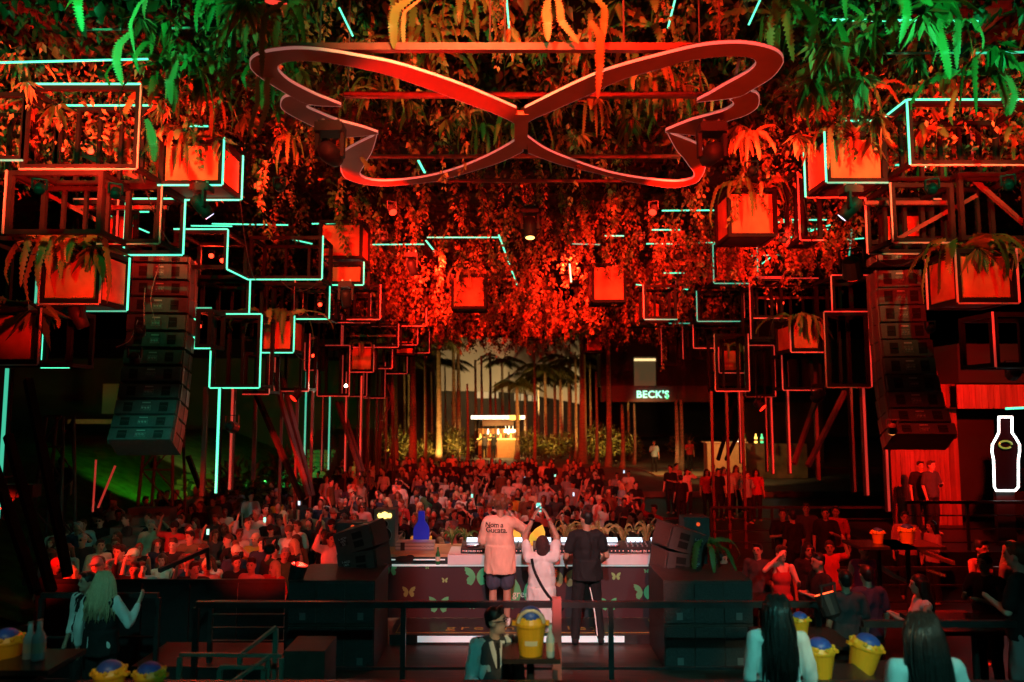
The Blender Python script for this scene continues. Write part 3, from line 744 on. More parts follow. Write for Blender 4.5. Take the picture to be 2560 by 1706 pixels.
# --- boxes hanging in the canopy
cube(1128, 685, 1216, 772, 21.7, 1.0, '', 'F R D', 'red hanging box wrapped in vines left of centre', 'planter', 1)
cube(1300, 772, 1361, 846, 30.0, 1.0, '', 'F D', 'far red hanging box right under the canopy centre', 'planter')
cube(1479, 658, 1567, 756, 21.7, 1.0, '', 'F D', 'clear red square hanging box right of centre', 'planter')
cube(1580, 750, 1655, 812, 24.0, 1.0, '', 'F R D', 'red hanging box half covered by vines right of the clear red box', 'planter', 1)
cube(1463, 838, 1510, 881, 33.0, 1.0, '', 'F D', 'smallest and lowest far red box above the palms', 'planter')
cube(1818, 470, 1946, 592, 14.8, 1.0, '', 'F L D', 'largest bright red hanging box right of the butterfly', 'planter', 2)
cube(1672, 762, 1727, 808, 26.0, 1.0, 'FL:d FB:d', 'F D', 'small far red box with a teal left edge', 'planter')
cube(1783, 612, 1872, 708, 20.0, 1.0, 'FL:d FB:d FT:d', 'F L D', 'dim red box with teal edges below the largest red box', 'planter', 1)
cube(1893, 612, 2046, 695, 20.0, 1.0, 'FL:d FB:p', '', 'wide frame with a teal left post in the red foliage', bars=3)
cube(1742, 728, 1860, 803, 23.0, 1.0, 'FL:d FB:d FR:p', '', 'frame with teal bottom edge under the dim red box', bars=3)
cube(1876, 712, 2075, 795, 20.5, 1.0, 'FL:p FB:p', '', 'wide red edged frame above the right row of planters', bars=5)
cube(1733, 812, 1872, 870, 24.5, 1.0, 'FL:p FB:p', '', 'low red edged frame over the far right planter', bars=4)
# --- right side
cube(1797, 868, 1860, 932, 24.0, 1.0, 'FL:p FB:p', 'F L D', 'far right small red planter beside the thin dark box', 'planter', 1)
cube(1861, 865, 1938, 992, 24.0, 0.95, 'FT:p FB:w FL:w FR:p', '', 'thin dark box right of the far small red planter', bars=2)
cube(1975, 800, 2058, 880, 16.4, 1.0, 'FL:p FB:p', 'F L D', 'red planter with a grassy top left of the dark tall box', 'planter', 3)
cube(2060, 781, 2178, 968, 16.0, 0.95, 'FT:p FB:w FL:w FR:p', '', 'tall dark box with pale edges left of the right speaker array', bars=3)
cube(2078, 690, 2182, 780, 16.0, 0.95, 'FL:p FT:p', '', 'dark frame on top of the tall right box', bars=2)
cube(2062, 330, 2220, 456, 12.0, 0.95, 'FL:t FB:d BL:t BB:w', 'F L D', 'orange planter with teal left edge right of the butterfly', 'planter', 3)
cube(2268, 252, 2590, 412, 11.4, 0.9, 'FL:t FB:w FT:t LT:t', '', 'wide steel frame at upper right with a teal corner', bars=5)
cube(2226, 457, 2392, 606, 12.0, 0.95, 'FL:w FB:w BL:p BB:w', '', 'white edged steel frame under the right orange planter', bars=2)
cube(2395, 430, 2580, 600, 12.0, 0.95, '', '', 'dark steel frame at the right edge above the fern planter', bars=3)
cube(2388, 622, 2546, 757, 12.0, 0.95, 'FL:w FR:p FB:w BL:p', 'F L D', 'orange red planter with hanging ferns right of the right speaker array', 'planter', 6)
cube(2482, 780, 2660, 918, 12.0, 0.95, 'FL:p FB:w', '', 'dark frame at the right edge under the fern planter', bars=1)

def cube_w(x, h0, w, h1, Y, D, *a, **k):
    q0 = pix((x, Y, H + h1)); q1 = pix((x + w, Y, H + h0)); return cube(q0[0], q0[1], q1[0], q1[1], Y, D, *a, **k)
for Y, row in ((20.0, 'third'), (28.0, 'fifth'), (32.0, 'last')):
    for s, side in ((-1, 'left'), (1, 'right')):
        X = lambda a: a if s < 0 else -a - 0.9
        for x, h0, h1, nm, ld in ((-6.4, 0.5, 2.05, 'tall low', 'FL:p FB:p FR:p' if s < 0 else 'FL:w FB:p FR:p'), (-5.45, 1.55, 2.5, 'middle', 'FB:p FR:p' if s < 0 else 'FL:p FB:p'), (-4.5, 2.45, 3.4, 'upper inner', 'FB:p FR:p' if s < 0 else 'FL:p FB:d'), (-7.4, 1.9, 3.6, 'outer high', 'FT:p FR:p' if s < 0 else 'FL:p FT:p')):
            if (Y < 21 and nm == 'middle') or (Y > 25 and s > 0 and nm != 'outer high'): continue
            cube_w(X(x), h0, 0.9, h1, Y, 0.85, ld, '', f'{nm} red edged frame in the {row} row of the {side} structure', bars=1)
        for k in range(0 if Y > 25 and s > 0 else 3):
            xx = X(-6.3 + 0.42 * k) + (0.9 if s > 0 else 0); q = MB(); q.b2((xx - 0.035, Y + 0.3, PIT if s < 0 else -0.75), (xx + 0.035, Y + 0.37, H + 0.5)); t = thing('support_pole', f"{['outer', 'middle', 'inner'][k]} thin dark pole under the {row} row of the {side} structure", 'pole', (xx, Y + 0.33, PIT), 'upright poles below the frames'); q.build('post', steel_red, t)
# further frames deeper in the two side structures
cube(120, 255, 208, 420, 13.0, 0.8, '', '', 'dark inner frame behind the wide upper left frame, left one', bars=1)
cube(214, 280, 330, 420, 13.2, 0.8, 'FB:p', '', 'dark inner frame behind the wide upper left frame, right one', bars=2)
cube(185, 500, 290, 600, 13.4, 0.8, 'FR:p FT:p', 'K', 'small red backed frame behind the left white edged frame', bars=1)
cube(660, 700, 735, 785, 18.4, 0.8, 'FR:p', '', 'dark frame behind the grassy planter')
cube(610, 880, 672, 985, 17.4, 0.8, 'FR:p FB:p', '', 'dark red edged frame low behind the neon box', bars=1)
cube(900, 745, 990, 800, 28.0, 0.9, 'FB:p FR:p', 'F', 'far red panel frame above the low wide frame', bars=1)
cube(2300, 270, 2420, 405, 13.0, 0.8, 'FB:p', '', 'dark inner frame behind the wide upper right frame, left one', bars=2)
cube(2425, 270, 2550, 405, 13.2, 0.8, 'FL:p', '', 'dark inner frame behind the wide upper right frame, right one', bars=2)
cube(1995, 430, 2058, 600, 14.2, 0.8, 'FL:p FB:p', '', 'slim red edged frame left of the white edged right frame', bars=1)
cube(2245, 500, 2370, 600, 13.6, 0.8, 'FT:p', 'K', 'red backed frame behind the white edged right frame', bars=2)
cube(1955, 885, 2035, 975, 18.0, 0.8, 'FL:p FB:p', '', 'low red edged frame under the grassy red planter', bars=1)
cube(1690, 700, 1745, 790, 25.0, 0.9, 'FL:p', '', 'far slim frame left of the teal bottom frame', bars=1)
def brace(a, b, Y0, Y1, label, m=steel_red, w=0.07):
    q = MB(); q.bar(P(*a, Y0), P(*b, Y1), w); tag(q.build('frame_brace', m), label, 'brace', 'braces between the frames')
for q in [((160, 520), (420, 520), 12.6, 12.6, 'horizontal red brace behind the left frames'), ((30, 440), (260, 560), 12.4, 12.4, 'slanting brace in the left edge frame'), ((190, 380), (400, 470), 12.3, 12.3, 'slanting brace between wide frame and teal planter'), ((2160, 508), (2380, 508), 12.6, 12.6, 'horizontal bright red brace behind the right frames'),
          ((2240, 600), (2440, 490), 12.5, 12.5, 'slanting brace through the right white edged frame'), ((2400, 420), (2560, 560), 12.5, 12.5, 'slanting brace in the right edge frame'), ((1880, 745), (2080, 745), 21.4, 21.4, 'thin brace across the red edged right frame'), ((860, 840), (1000, 840), 25.3, 25.3, 'thin brace across the low wide left frame')]: brace(*q)

# loose strips on the canopy ceiling and among the leaves
def strip(a, b, Y0, label, Y1=None, k='t', w=0.024):
    def up(p, Y):                      # fixed to the canopy grid, so the leaves hang before it
        q = P(*p, Y)
        return q if a[1] < 330 or a[1] > 640 else P(*p, min(29.0, Y * 4.75 / max(q.z - H, 0.1)))
    m = MB(); m.bar(up(a, Y0), up(b, Y1 or Y0), w * (1 if a[1] < 330 else 1.6), w); o = m.build('led_strip_light', LM[k])
    return tag(o, label, 'led strip', 'loose led strips in the canopy')
for q in [((0, 157), (370, 148), 10.6, 'long bright teal strip above the upper left frames'), ((2082, 50), (2445, 54), 9.6, 'long bright teal strip at the upper right'),
          ((848, 20), (882, 90), 9.4, 'slanting teal strip above the butterfly, left'), ((1265, -20), (1278, 138), 9.2, 'upright teal strip above the butterfly centre'),
          ((1690, -10), (1670, 70), 9.2, 'teal strip slanting at the top right of centre'), ((1905, -10), (1872, 62), 9.2, 'teal strip slanting right of the butterfly tip'),
          ((215, 75), (490, 70), 10.2, 'dull white strip high at the left', None, 'w'), ((2205, 134), (2400, 133), 10.2, 'dull white strip high at the right', None, 'w'),
          ((2440, 133), (2560, 131), 10.2, 'short teal strip at the right edge', None, 'd'),
          ((920, 612), (1060, 611), 17.0, 'teal strip dotted by leaves left of centre'), ((1068, 594), (1250, 594), 17.8, 'long dotted teal strip at the canopy middle'),
          ((1065, 602), (1092, 636), 17.6, 'short slanted teal strip left of the lit moving head'), ((1247, 588), (1292, 712), 18.0, 'long slanted teal strip left of the centre light', 20),
          ((1424, 660), (1428, 706), 19, 'short upright teal strip left of the clear red box'), ((1655, 527), (1792, 526), 15.5, 'dotted teal strip left of the largest red box'),
          ((1950, 550), (2066, 550), 15.5, 'dotted teal strip right of the largest red box'), ((1616, 610), (1700, 610), 18, 'short dotted teal strip over the right hanging boxes'),
          ((1735, 607), (1800, 607), 19, 'short teal strip under the largest red box'), ((1950, 602), (2075, 563), 16, 'rising teal strip in the red leaves at right'),
          ((1660, 683), (1710, 683), 22, 'tiny teal strip above the small far box'), ((1590, 712), (1720, 724), 24, 'far dotted teal strip on the right'),
          ((2130, 575), (2120, 665), 15, 'upright teal strip by the tall right box', None, 'd'), ((478, 565), (580, 566), 15.5, 'thin teal strip over the left steps'),
          ((530, 560), (720, 563), 14.5, 'thin teal strip crossing the ivy on the left'), ((700, 592), (780, 610), 16.5, 'dotted teal strip beside the pink lit box'),
          ((1046, 402), (1062, 432), 13, 'short teal strip seen inside the lower left wing'), ((458, 315), (520, 316), 12.5, 'short teal strip above the left orange planter'),
          ((2115, 303), (2180, 302), 12.5, 'short teal strip above the right orange planter'), ((2230, 412), (2345, 420), 12.6, 'teal strip under the wide upper right frame'),
          ((1905, 660), (1925, 645), 20, 'tiny slanted teal strip in the right frame'), ((2105, 600), (2160, 596), 17, 'dotted teal strip left of the right array'), ((1990, 572), (2070, 574), 16, 'dotted teal strip low in the right red leaves'), ((1940, 555), (1985, 556), 16.5, 'short dotted teal strip in the right red leaves'), ((1800, 640), (1850, 640), 18, 'short teal strip over the dim red box'), ((1430, 610), (1500, 612), 18, 'faint dotted teal strip right of the lit moving head', None, 'd'), ((1630, 575), (1700, 575), 17, 'dotted teal strip left under the largest red box'), ((1880, 640), (1960, 636), 18, 'dotted teal strip over the wide right frame'), ((1510, 590), (1560, 590), 18.5, 'tiny dotted teal strip over the clear red box'), ((780, 560), (850, 558), 16, 'dotted teal strip over the pale pink box'), ((250, 530), (372, 582), 13.2, 'slanting teal strip inside the left white edged frame'), ((255, 530), (372, 530), 13.3, 'level teal strip inside the left white edged frame')]: strip(*q)

# ================================================================== POLES AND STRUTS
def pole(px, y0, y1, Y, label, k=None, w=0.09):
    a = P(px, y0, Y); z1 = min(a.z, P(px, y1, Y).z)
    t = thing('support_pole', label, 'pole', (a.x, Y, z1), 'upright poles below the frames')
    m = MB(); m.b2((a.x - w / 2, Y - w / 2, z1), (a.x + w / 2, Y + w / 2, a.z)); m.build('post', steel_red if k in ('p', None) else steel, t)
    if k:
        m = MB(); m.b2((a.x - 0.02, Y - w / 2 - 0.04, z1 + 0.02), (a.x + 0.02, Y - w / 2 - 0.002, a.z)); m.build('led_strip', LM[k], t)
for q in [(25, 922, 1300, 12, 'dark post with a faint teal tube at the left edge', 'd'), (552, 970, 1235, 16, 'post with a bright teal tube below the neon box', 't'), (585, 972, 1226, 16.4, 'post with a pink tube right of the bright teal one', 'p'),
          (516, 968, 1240, 16.2, 'dark red post left of the bright teal tube', None), (768, 930, 1160, 22, 'post with a dim teal tube among red struts', 'd'), (809, 992, 1178, 24, 'post with pale tube under the thin red edged box', 'w'),
          (826, 992, 1176, 24.2, 'post with thin teal tube under the thin red edged box', 'd'), (868, 930, 1180, 25, 'thin red post beside the far small planter', 'p'), (905, 940, 1190, 25, 'second thin red post by the far planter', 'p'),
          (2124, 970, 1232, 16, 'post with pale tube below the tall right box', 'w'), (2155, 970, 1240, 16.3, 'post with a red tube below the tall right box', 'p'), (2204, 930, 1280, 17, 'red post left of the right speaker array', 'p'),
          (1912, 992, 1180, 24, 'post with pale tube below the thin dark box', 'w'), (1926, 992, 1186, 24.3, 'post with red tube below the thin dark box', 'p'), (1846, 930, 1160, 24, 'dark red post under the far right planter', 'p'), (1965, 905, 1185, 22, 'dark post right of the thin dark box', 'p'),
          (640, 985, 1200, 20, 'dark post behind the neon box', None), (2036, 930, 1200, 20, 'dark post behind the right planter row', None)]: pole(*q)
def strut(a, b, Y0, Y1, label, m=steel_red, w=0.1):
    q = MB(); q.bar(P(*a, Y0), P(*b, Y1), w); return tag(q.build('diagonal_strut', m), label, 'strut', 'slanting steel struts')
for q in [((682, 930), (772, 1240), 20, 19, 'left slanting red strut of the pair behind the neon box'), ((702, 930), (782, 1240), 20.4, 19.4, 'right slanting red strut of the pair behind the neon box'),
          ((640, 985), (755, 1250), 18, 17, 'black slanting strut before the red pair', steel), ((842, 1005), (900, 1180), 25, 24, 'slanting red strut beside the thin posts'), ((852, 1005), (908, 1180), 25.3, 24.3, 'second slanting red strut beside the thin posts'),
          ((2050, 972), (1985, 1160), 20, 19, 'slanting red strut left of the right array'), ((2112, 980), (2020, 1165), 19, 18, 'longer slanting strut left of the right array', steel_red), ((1840, 1000), (1795, 1150), 26, 25, 'dark slanting strut before the yellow lit bar', steel),
          ((1858, 1060), (1815, 1150), 27, 26, 'short dark strut before the yellow lit bar', steel), ((70, 950), (170, 1440), 11, 10, 'slanting black tube at the lower left, rightmost', steel), ((20, 1090), (130, 1480), 10.6, 9.8, 'slanting black tube at the lower left, middle', steel),
          ((-30, 1120), (90, 1480), 10.2, 9.5, 'slanting black tube at the lower left, leftmost', steel), ((240, 1150), (232, 1280), 17, 17, 'thin red glowing rod by the steps', red_light_glow, 0.03), ((288, 1165), (245, 1270), 17, 17, 'slanted thin red glowing rod by the steps', red_light_glow, 0.035),
          ((470, 1140), (500, 1220), 18, 18, 'short dark strut left of the teal tube', steel)]: strut(*q)
# lattice towers on the left
def tower(px, y0, y1, Y, label, w=0.55):
    a = P(px, y0, Y); z0 = PIT; x, z1 = a.x, a.z
    t = thing('truss_tower', label, 'truss tower', (x, Y, z0), 'lattice towers at the left')
    for i, (sx, sy) in enumerate(((-1, -1), (1, -1), (1, 1), (-1, 1))):
        m = MB(); m.tube([(x + sx * w * 0.75, Y + sy * w * 0.6, z0), (x + sx * w * 0.35, Y + sy * w * 0.35, z1)], 0.04, 6); m.build('leg', steel_red, t)
    n = 6; m = MB()
    for k in range(n):
        k0 = 0.75 - 0.4 * k / n; k1 = 0.75 - 0.4 * (k + 1) / n; za = z0 + (z1 - z0) * k / n; zb = z0 + (z1 - z0) * (k + 1) / n; s = 1 if k % 2 else -1
        for e in (-0.5, 0.5):
            m = MB(); m.tube([(x - s * w * k0, Y + w * e, za), (x + s * w * k1, Y + w * e, zb)], 0.022, 5); m.build('brace', steel_red, t)
        m = MB(); m.tube([(x - w * k1, Y - w * 0.5, zb), (x + w * k1, Y - w * 0.5, zb)], 0.022, 5); m.build('rung', steel_red, t)
tower(150, 1040, 1330, 17, 'lattice steel tower before the green lit slope'); tower(420, 900, 1330, 19, 'lattice tower behind the left speaker array', 0.7); tower(970, 860, 1200, 33, 'far lattice tower left of the lit wall', 0.5)

# ================================================================== LINE ARRAYS
def line_array(rows, Y0, label, side):
    """rows: (px_left, px_right, py_top, py_bottom) of the rear face of each box, top to bottom"""
    t = None
    for i, (xa, xb, ya, yb) in enumerate(rows):
        k = i / (len(rows) - 1); Y = Y0 - 1.5 * k * k
        w = 1.08; yc = (ya + yb) / 2; c = P((xa + xb) / 2, yc, Y); hgt = (yb - ya) / F * Y * 1.12
        tilt = R(2 + 26 * k * k); M = Matrix.Translation(c) @ Matrix.Rotation(R(-7 * side), 4, 'Z') @ Matrix.Rotation(-tilt, 4, 'X')
        if t is None:
            t = thing('line_array', label, 'speaker array', c + Vector((0, 0, 0.3)), 'hanging speaker arrays')
            f = MB(); f.bar(c + Vector((-0.5, 0.1, 0.3)), c + Vector((0.5, 0.1, 0.3)), 0.08); f.bar(c + Vector((0, 0.1, 0.3)), c + Vector((0, 0.1, 2.2)), 0.03); f.build('rigging_bar', steel, t)
        w = (xb - xa) / F * Y
        b = MB(M); h2 = hgt / 2 - 0.012; d = 0.62
        # wedge: rear face slightly lower than the front
        b.add([(-w / 2, 0, -h2), (w / 2, 0, -h2), (w / 2, 0, h2), (-w / 2, 0, h2), (-w / 2 - 0.02, d, -h2 * 1.15), (w / 2 + 0.02, d, -h2 * 1.15), (w / 2 + 0.02, d, h2 * 1.15), (-w / 2 - 0.02, d, h2 * 1.15)],
              [(0, 1, 2, 3), (5, 4, 7, 6), (4, 0, 3, 7), (1, 5, 6, 2), (3, 2, 6, 7), (4, 5, 1, 0)])
        cb = b.build('cabinet', cab_m, t)
        for sx in (-1, 1):
            q = MB(M); q.box((sx * w * 0.29, -0.004, -0.005), (0.15, 0.012, hgt * 0.62)); q.build('handle', mat('handle_recess', (0.006, 0.006, 0.006), 0.9), cb)
            q = MB(M); q.tube([(sx * w * 0.29 - 0.06, -0.018, 0), (sx * w * 0.29 + 0.06, -0.018, 0)], 0.014, 6); q.build('grip', rub, cb)
            for e in (-1, 1):
                q = MB(M); q.box((sx * (w / 2 + 0.012), 0.12 if e < 0 else 0.46, 0), (0.02, 0.09, hgt * 1.06)); q.build('rigging_plate', steel_red, cb)
        q = MB(M); q.box((0, -0.006, -hgt * 0.08), (0.17, 0.012, hgt * 0.36)); q.build('connector_panel', mat('connector_plate', (0.16, 0.17, 0.17), 0.35, 0.4, var=0.5, scale=40), cb)
        q = MB(M)
        for s in (-0.05, 0.0, 0.05): q.tube([(s, -0.012, -hgt * 0.1), (s, -0.035, -hgt * 0.1)], 0.016, 8)
        q.build('socket', chrome, cb)
        q = MB(M); q.box((0, -0.003, hgt * 0.28), (0.14, 0.006, hgt * 0.08)); q.build('name_plate', mat('grey_print', (0.4, 0.42, 0.42), 0.6), cb)
    return t
LA = [(334, 466, 640, 655), (331, 466, 660, 696), (331, 466, 702, 738), (325, 464, 744, 780), (320, 460, 787, 823), (318, 456, 831, 866), (312, 450, 875, 909), (306, 447, 917, 952), (300, 443, 960, 994), (292, 437, 1000, 1034), (284, 430, 1038, 1068), (276, 424, 1070, 1100)]
line_array(LA, 14.4, 'tall teal lit speaker array hanging at the left', -1)
RA = [(2198, 2300, 632, 650), (2198, 2302, 676, 716), (2200, 2306, 720, 760), (2204, 2312, 764, 803), (2206, 2320, 808, 846), (2212, 2330, 850, 890), (2216, 2336, 895, 934), (2222, 2346, 938, 976), (2226, 2356, 980, 1018), (2232, 2370, 1022, 1054), (2238, 2385, 1057, 1086)]
line_array(RA, 14.4, 'dark speaker array hanging at the right beside the red wall', 1)
# cables hanging over the left array
for i, (a, c, e) in enumerate([((1040 / 2.613, 660), (985 / 2.613, 742), (1010 / 2.613, 800)), ((948 / 2.613, 720), (940 / 2.613, 780), (950 / 2.613, 840)), ((900 / 2.613, 800), (850 / 2.613, 850), (760 / 2.613, 868))]):
    q = MB(); q.tube(resample([P(*a, 12.9), P(*c, 12.85), P(*e, 12.9)], 14), 0.008, 5)
    tag(q.build('loose_cable', mat('cable_grey', (0.3, 0.28, 0.26), 0.6)), ['thin cable looping down the upper left array', 'cable end dangling before the left array', 'slack cable drooping left from the array'][i], 'cable')

# ================================================================== MOVING HEADS / PAR LAMPS (with the show light)
def mh(px, py, Y, tgt, color, power, label, **k): return moving_head(P(px, py, Y), tgt, color, power, label, **k)

for i, (a, c, Y0, Y1, sag) in enumerate([((350, 425), (470, 640), 11.9, 13.5, 0.35), ((600, 500), (640, 700), 12.5, 16, 0.3), ((735, 880), (800, 870), 17, 23, 0.3), ((2010, 500), (2060, 690), 12.5, 16, 0.3), ((2180, 640), (2330, 600), 13.2, 12.2, 0.3), ((1945, 800), (2062, 800), 18, 16.2, 0.35), ((30, 590), (110, 620), 11.5, 12, 0.2), ((700, 700), (800, 700), 15.9, 15.9, 0.25)]):
    A_, C_ = P(*a, Y0), P(*c, Y1); q = MB(); q.tube([A_.lerp(C_, t) - Vector((0, 0, sag * 4 * t * (1 - t))) for t in np.linspace(0, 1, 12)], 0.011, 5)
    tag(q.build('slung_cable', rub), 'black cable slung ' + ['from the teal-edged planter to the array', 'from the teal-edged planter back to the wide frame', 'beside the grassy orange planter', 'between right orange planter and tall dark box', 'over the top of the right array', 'left of the tall dark box', 'over the left fern planter', 'under the wide teal-edged frame'][i], 'cable')
# ================================================================== DJ BOOTH
white_m = mat('white_laminate', (0.78, 0.78, 0.78), 0.35, var=0.05)
print_dark = mat('booth_print', (0.055, 0.022, 0.026), 0.6, var=0.2, scale=1.2)
gold_m = mat('gold_print', (0.55, 0.38, 0.08), 0.4, 0.3)
top_wood = mat('table_wood', (0.45, 0.25, 0.12), 0.45, var=0.2, scale=6, stretch=(1, 8, 1))
def xw(px, Y): return P(px, 1400, Y).x
BO = thing('dj_booth', 'long DJ table with butterfly printed front and white deck shelf', 'DJ booth', (0.1, 11.0, 0.0))
m = MB(); m.b2((xw(945, 11), 10.5, 0.93), (xw(1665, 11), 11.3, 0.97)); m.build('table_top', top_wood, BO)
m = MB(); m.b2((xw(948, 11), 10.5, 0.80), (xw(1664, 11), 11.28, 0.928)); m.build('apron', rub, BO)
m = MB(); m.b2((xw(1120, 10.4), 10.36, 0.85), (xw(1652, 10.4), 11.0, 0.985)); m.build('deck_shelf', white_m, BO)
m = MB(); m.b2((xw(966, 10.4), 10.40, 0.823), (xw(1650, 10.4), 10.44, 0.845)); m.build('trim_strip', mat('lit_trim', (0.8, 0.8, 0.8), 0.3, emit=(0.75, 1.0, 0.95), es=0.25), BO)
m = MB(); m.b2((xw(962, 10.4), 10.42, 0.90), (xw(1112, 10.4), 10.44, 0.915)); m.build('trim_strip', MATS['lit_trim'], BO)
fp = MB(); fp.b2((xw(962, 10.45), 10.45, 0.125), (xw(1648, 10.45), 10.49, 0.82)); FP = fp.build('front_panel', print_dark, BO)
HALF = [(0.03, -0.05), (0.10, 0.18), (0.22, 0.38), (0.40, 0.52), (0.60, 0.60), (0.80, 0.63), (0.76, 0.50), (0.80, 0.40), (0.70, 0.30), (0.72, 0.18), (0.56, 0.06), (0.46, 0.0), (0.58, -0.10), (0.66, -0.26), (0.60, -0.36), (0.62, -0.50), (0.48, -0.56), (0.34, -0.62), (0.20, -0.48), (0.10, -0.30)]
bfl_g = mat('butterfly_print_green', (0.10, 0.52, 0.22), 0.6, var=0.1); bfl_y = mat('butterfly_print_yellow', (0.26, 0.50, 0.17), 0.6, var=0.1); bfl_o = mat('butterfly_print_ochre', (0.4, 0.28, 0.12), 0.6, var=0.1)
for px, py, wpx, mm, half in [(1190, 1441, 56, bfl_g, 0), (1306, 1478, 110, bfl_g, 0), (1410, 1446, 54, bfl_o, 0), (1022, 1480, 32, bfl_y, 0), (1068, 1419, 10, bfl_y, 0), (1112, 1451, 15, bfl_y, 0), (976, 1425, 34, bfl_g, 0),
                              (1097, 1512, 48, bfl_g, 0), (1180, 1516, 17, bfl_g, 0), (1540, 1441, 23, bfl_y, 0), (1608, 1480, 46, bfl_g, 0), (1616, 1428, 12, bfl_g, 0), (1522, 1511, 38, bfl_g, 0)]:
    c = P(px, py, 10.448); s = wpx / F * 10.448 / 1.6; c.z = max(c.z, 0.15 + 0.62 * s)
    for sx in (-1, 1):
        m = MB(); m.prism([(c.x + sx * q[0] * s, 10.4485, c.z + q[1] * s) for q in HALF], (0, -0.003, 0)); m.build('butterfly_print', mm, FP)
tx = put('lettering', text_mesh('greenvalley', 0.13, 0.002, mat('pale_print', (0.75, 0.8, 0.7), 0.6)), BO); p = P(1334, 1486, 10.444); tx.location = p - wloc(BO); tx.rotation_euler = (R(90), 0, 0)
RI = thing('stage_riser', 'low black riser with gold lettering before the DJ table', 'riser', (0.1, 10.05, 0.0))
m = MB(); m.b2((xw(985, 10), 9.7, 0.002), (xw(1645, 10), 10.44, 0.12)); m.build('deck', mat('riser_black', (0.03, 0.028, 0.028), 0.35, var=0.3), RI)
m = MB(); m.b2((xw(1046, 9.7), 9.685, 0.03), (xw(1558, 9.7), 9.698, 0.105)); m.build('front_strip', mat('strip_white', (0.8, 0.82, 0.82), 0.4, emit=(0.6, 0.9, 0.95), es=0.3), RI)
tx = put('lettering', text_mesh('green valley', 0.33, 0.001, gold_m, 1.25, off=-0.004), RI); tx.location = Vector((xw(1308, 9.95), 9.98, 0.1225)) - wloc(RI); tx.scale = (1.0, 0.75, 1)
m = MB()
for a, b in (((1000, 9.78), (1300, 9.78)),): pass
m.b2((xw(1000, 10), 9.77, 0.121), (xw(1630, 10), 9.785, 0.124)); m.b2((xw(1630, 10), 9.77, 0.121), (xw(1632, 10), 10.38, 0.124)); m.b2((xw(998, 10), 9.77, 0.121), (xw(1000, 10), 10.38, 0.124)); m.build('border_line', gold_m, RI)

def on_table(px, Y, z=0.972): return Vector((xw(px, Y), Y, z))
# players and mixers
scr_m = mat('deck_screen', (0.1, 0.1, 0.1), 0.2, emit=(0.7, 0.85, 1.0), es=1.6)
def deck(px, Y, wpx, label, mixer=False):
    w = wpx / F * Y; p = on_table(px, Y, 0.987); t = thing('dj_mixer' if mixer else 'dj_player', label, 'DJ mixer' if mixer else 'DJ player', p, 'DJ gear on the white shelf')
    m = MB(); x, y, z = p; m.add([(x - w / 2, y - 0.17, z), (x + w / 2, y - 0.17, z), (x + w / 2, y + 0.2, z), (x - w / 2, y + 0.2, z), (x - w / 2, y - 0.17, z + 0.065), (x + w / 2, y - 0.17, z + 0.065), (x + w / 2, y + 0.2, z + 0.11), (x - w / 2, y + 0.2, z + 0.11)],
          [(0, 3, 2, 1), (4, 5, 6, 7), (0, 1, 5, 4), (1, 2, 6, 5), (2, 3, 7, 6), (3, 0, 4, 7)]); m.build('body', rub, t)
    if mixer:
        for i in range(5):
            for j in range(3):
                m = MB(); xx = x - w * 0.38 + w * 0.19 * i; yy = y - 0.08 + 0.09 * j; zz = z + 0.065 + 0.045 * (yy - y + 0.17) / 0.37; m.tube([(xx, yy, zz), (xx, yy, zz + 0.025)], 0.011, 8); m.build('knob', mat('grey_knob', (0.25, 0.25, 0.26), 0.4), t)
    else:
        m = MB(); zz = z + 0.085; m.lathe([(0.105, 0), (0.11, 0.012), (0.09, 0.02), (0.03, 0.018)], (x, y - 0.03, zz - 0.004), 20); m.build('jog_wheel', mat('jog_metal', (0.35, 0.35, 0.37), 0.25, 0.7), t)
    m = MB(); m.add([(x - w * 0.3, y + 0.125, z + 0.112), (x + w * 0.3, y + 0.125, z + 0.112), (x + w * 0.3, y + 0.195, z + 0.155), (x - w * 0.3, y + 0.195, z + 0.155), (x - w * 0.3, y + 0.135, z + 0.10), (x + w * 0.3, y + 0.135, z + 0.10), (x + w * 0.3, y + 0.2, z + 0.14), (x - w * 0.3, y + 0.2, z + 0.14)], [(0, 1, 2, 3), (7, 6, 5, 4), (0, 4, 5, 1), (1, 5, 6, 2), (2, 6, 7, 3), (3, 7, 4, 0)]); m.build('screen', scr_m, t)
    m = MB(); 
    for i in range(6): m.box((x - w * 0.4 + w * 0.16 * i, y - 0.171, z + 0.035), (0.012, 0.004, 0.012))
    m.build('indicator', mat('indicator_light', (0.1, 0.1, 0.1), 0.3, emit=(0.9, 0.25, 0.2), es=1.5), t)
    return t
dk = [deck(1182, 10.62, 55, 'leftmost DJ player on the white shelf'), deck(1236, 10.62, 50, 'second DJ player from the left, behind the peach shirt'), deck(1296, 10.62, 58, 'DJ mixer between the two dancing men', True), deck(1362, 10.62, 56, 'DJ player right behind the kneeling man'), deck(1420, 10.62, 50, 'DJ player left of the man in black'),
      deck(1530, 10.62, 58, 'lit screen DJ player right of the man in black'), deck(1592, 10.62, 62, 'DJ mixer near the right end of the table', True), deck(1646, 10.62, 40, 'last DJ player at the right end')]
tx = put('lettering', text_mesh('Pioneer DJ', 0.05, 0.0005, white_m), dk[6]); tx.location = (0, -0.1715, 0.03); tx.rotation_euler = (R(90), 0, 0)
tx = put('lettering', text_mesh('NUMARK DJ', 0.04, 0.0005, white_m), dk[0]); tx.location = (0, -0.1715, 0.03); tx.rotation_euler = (R(90), 0, 0)
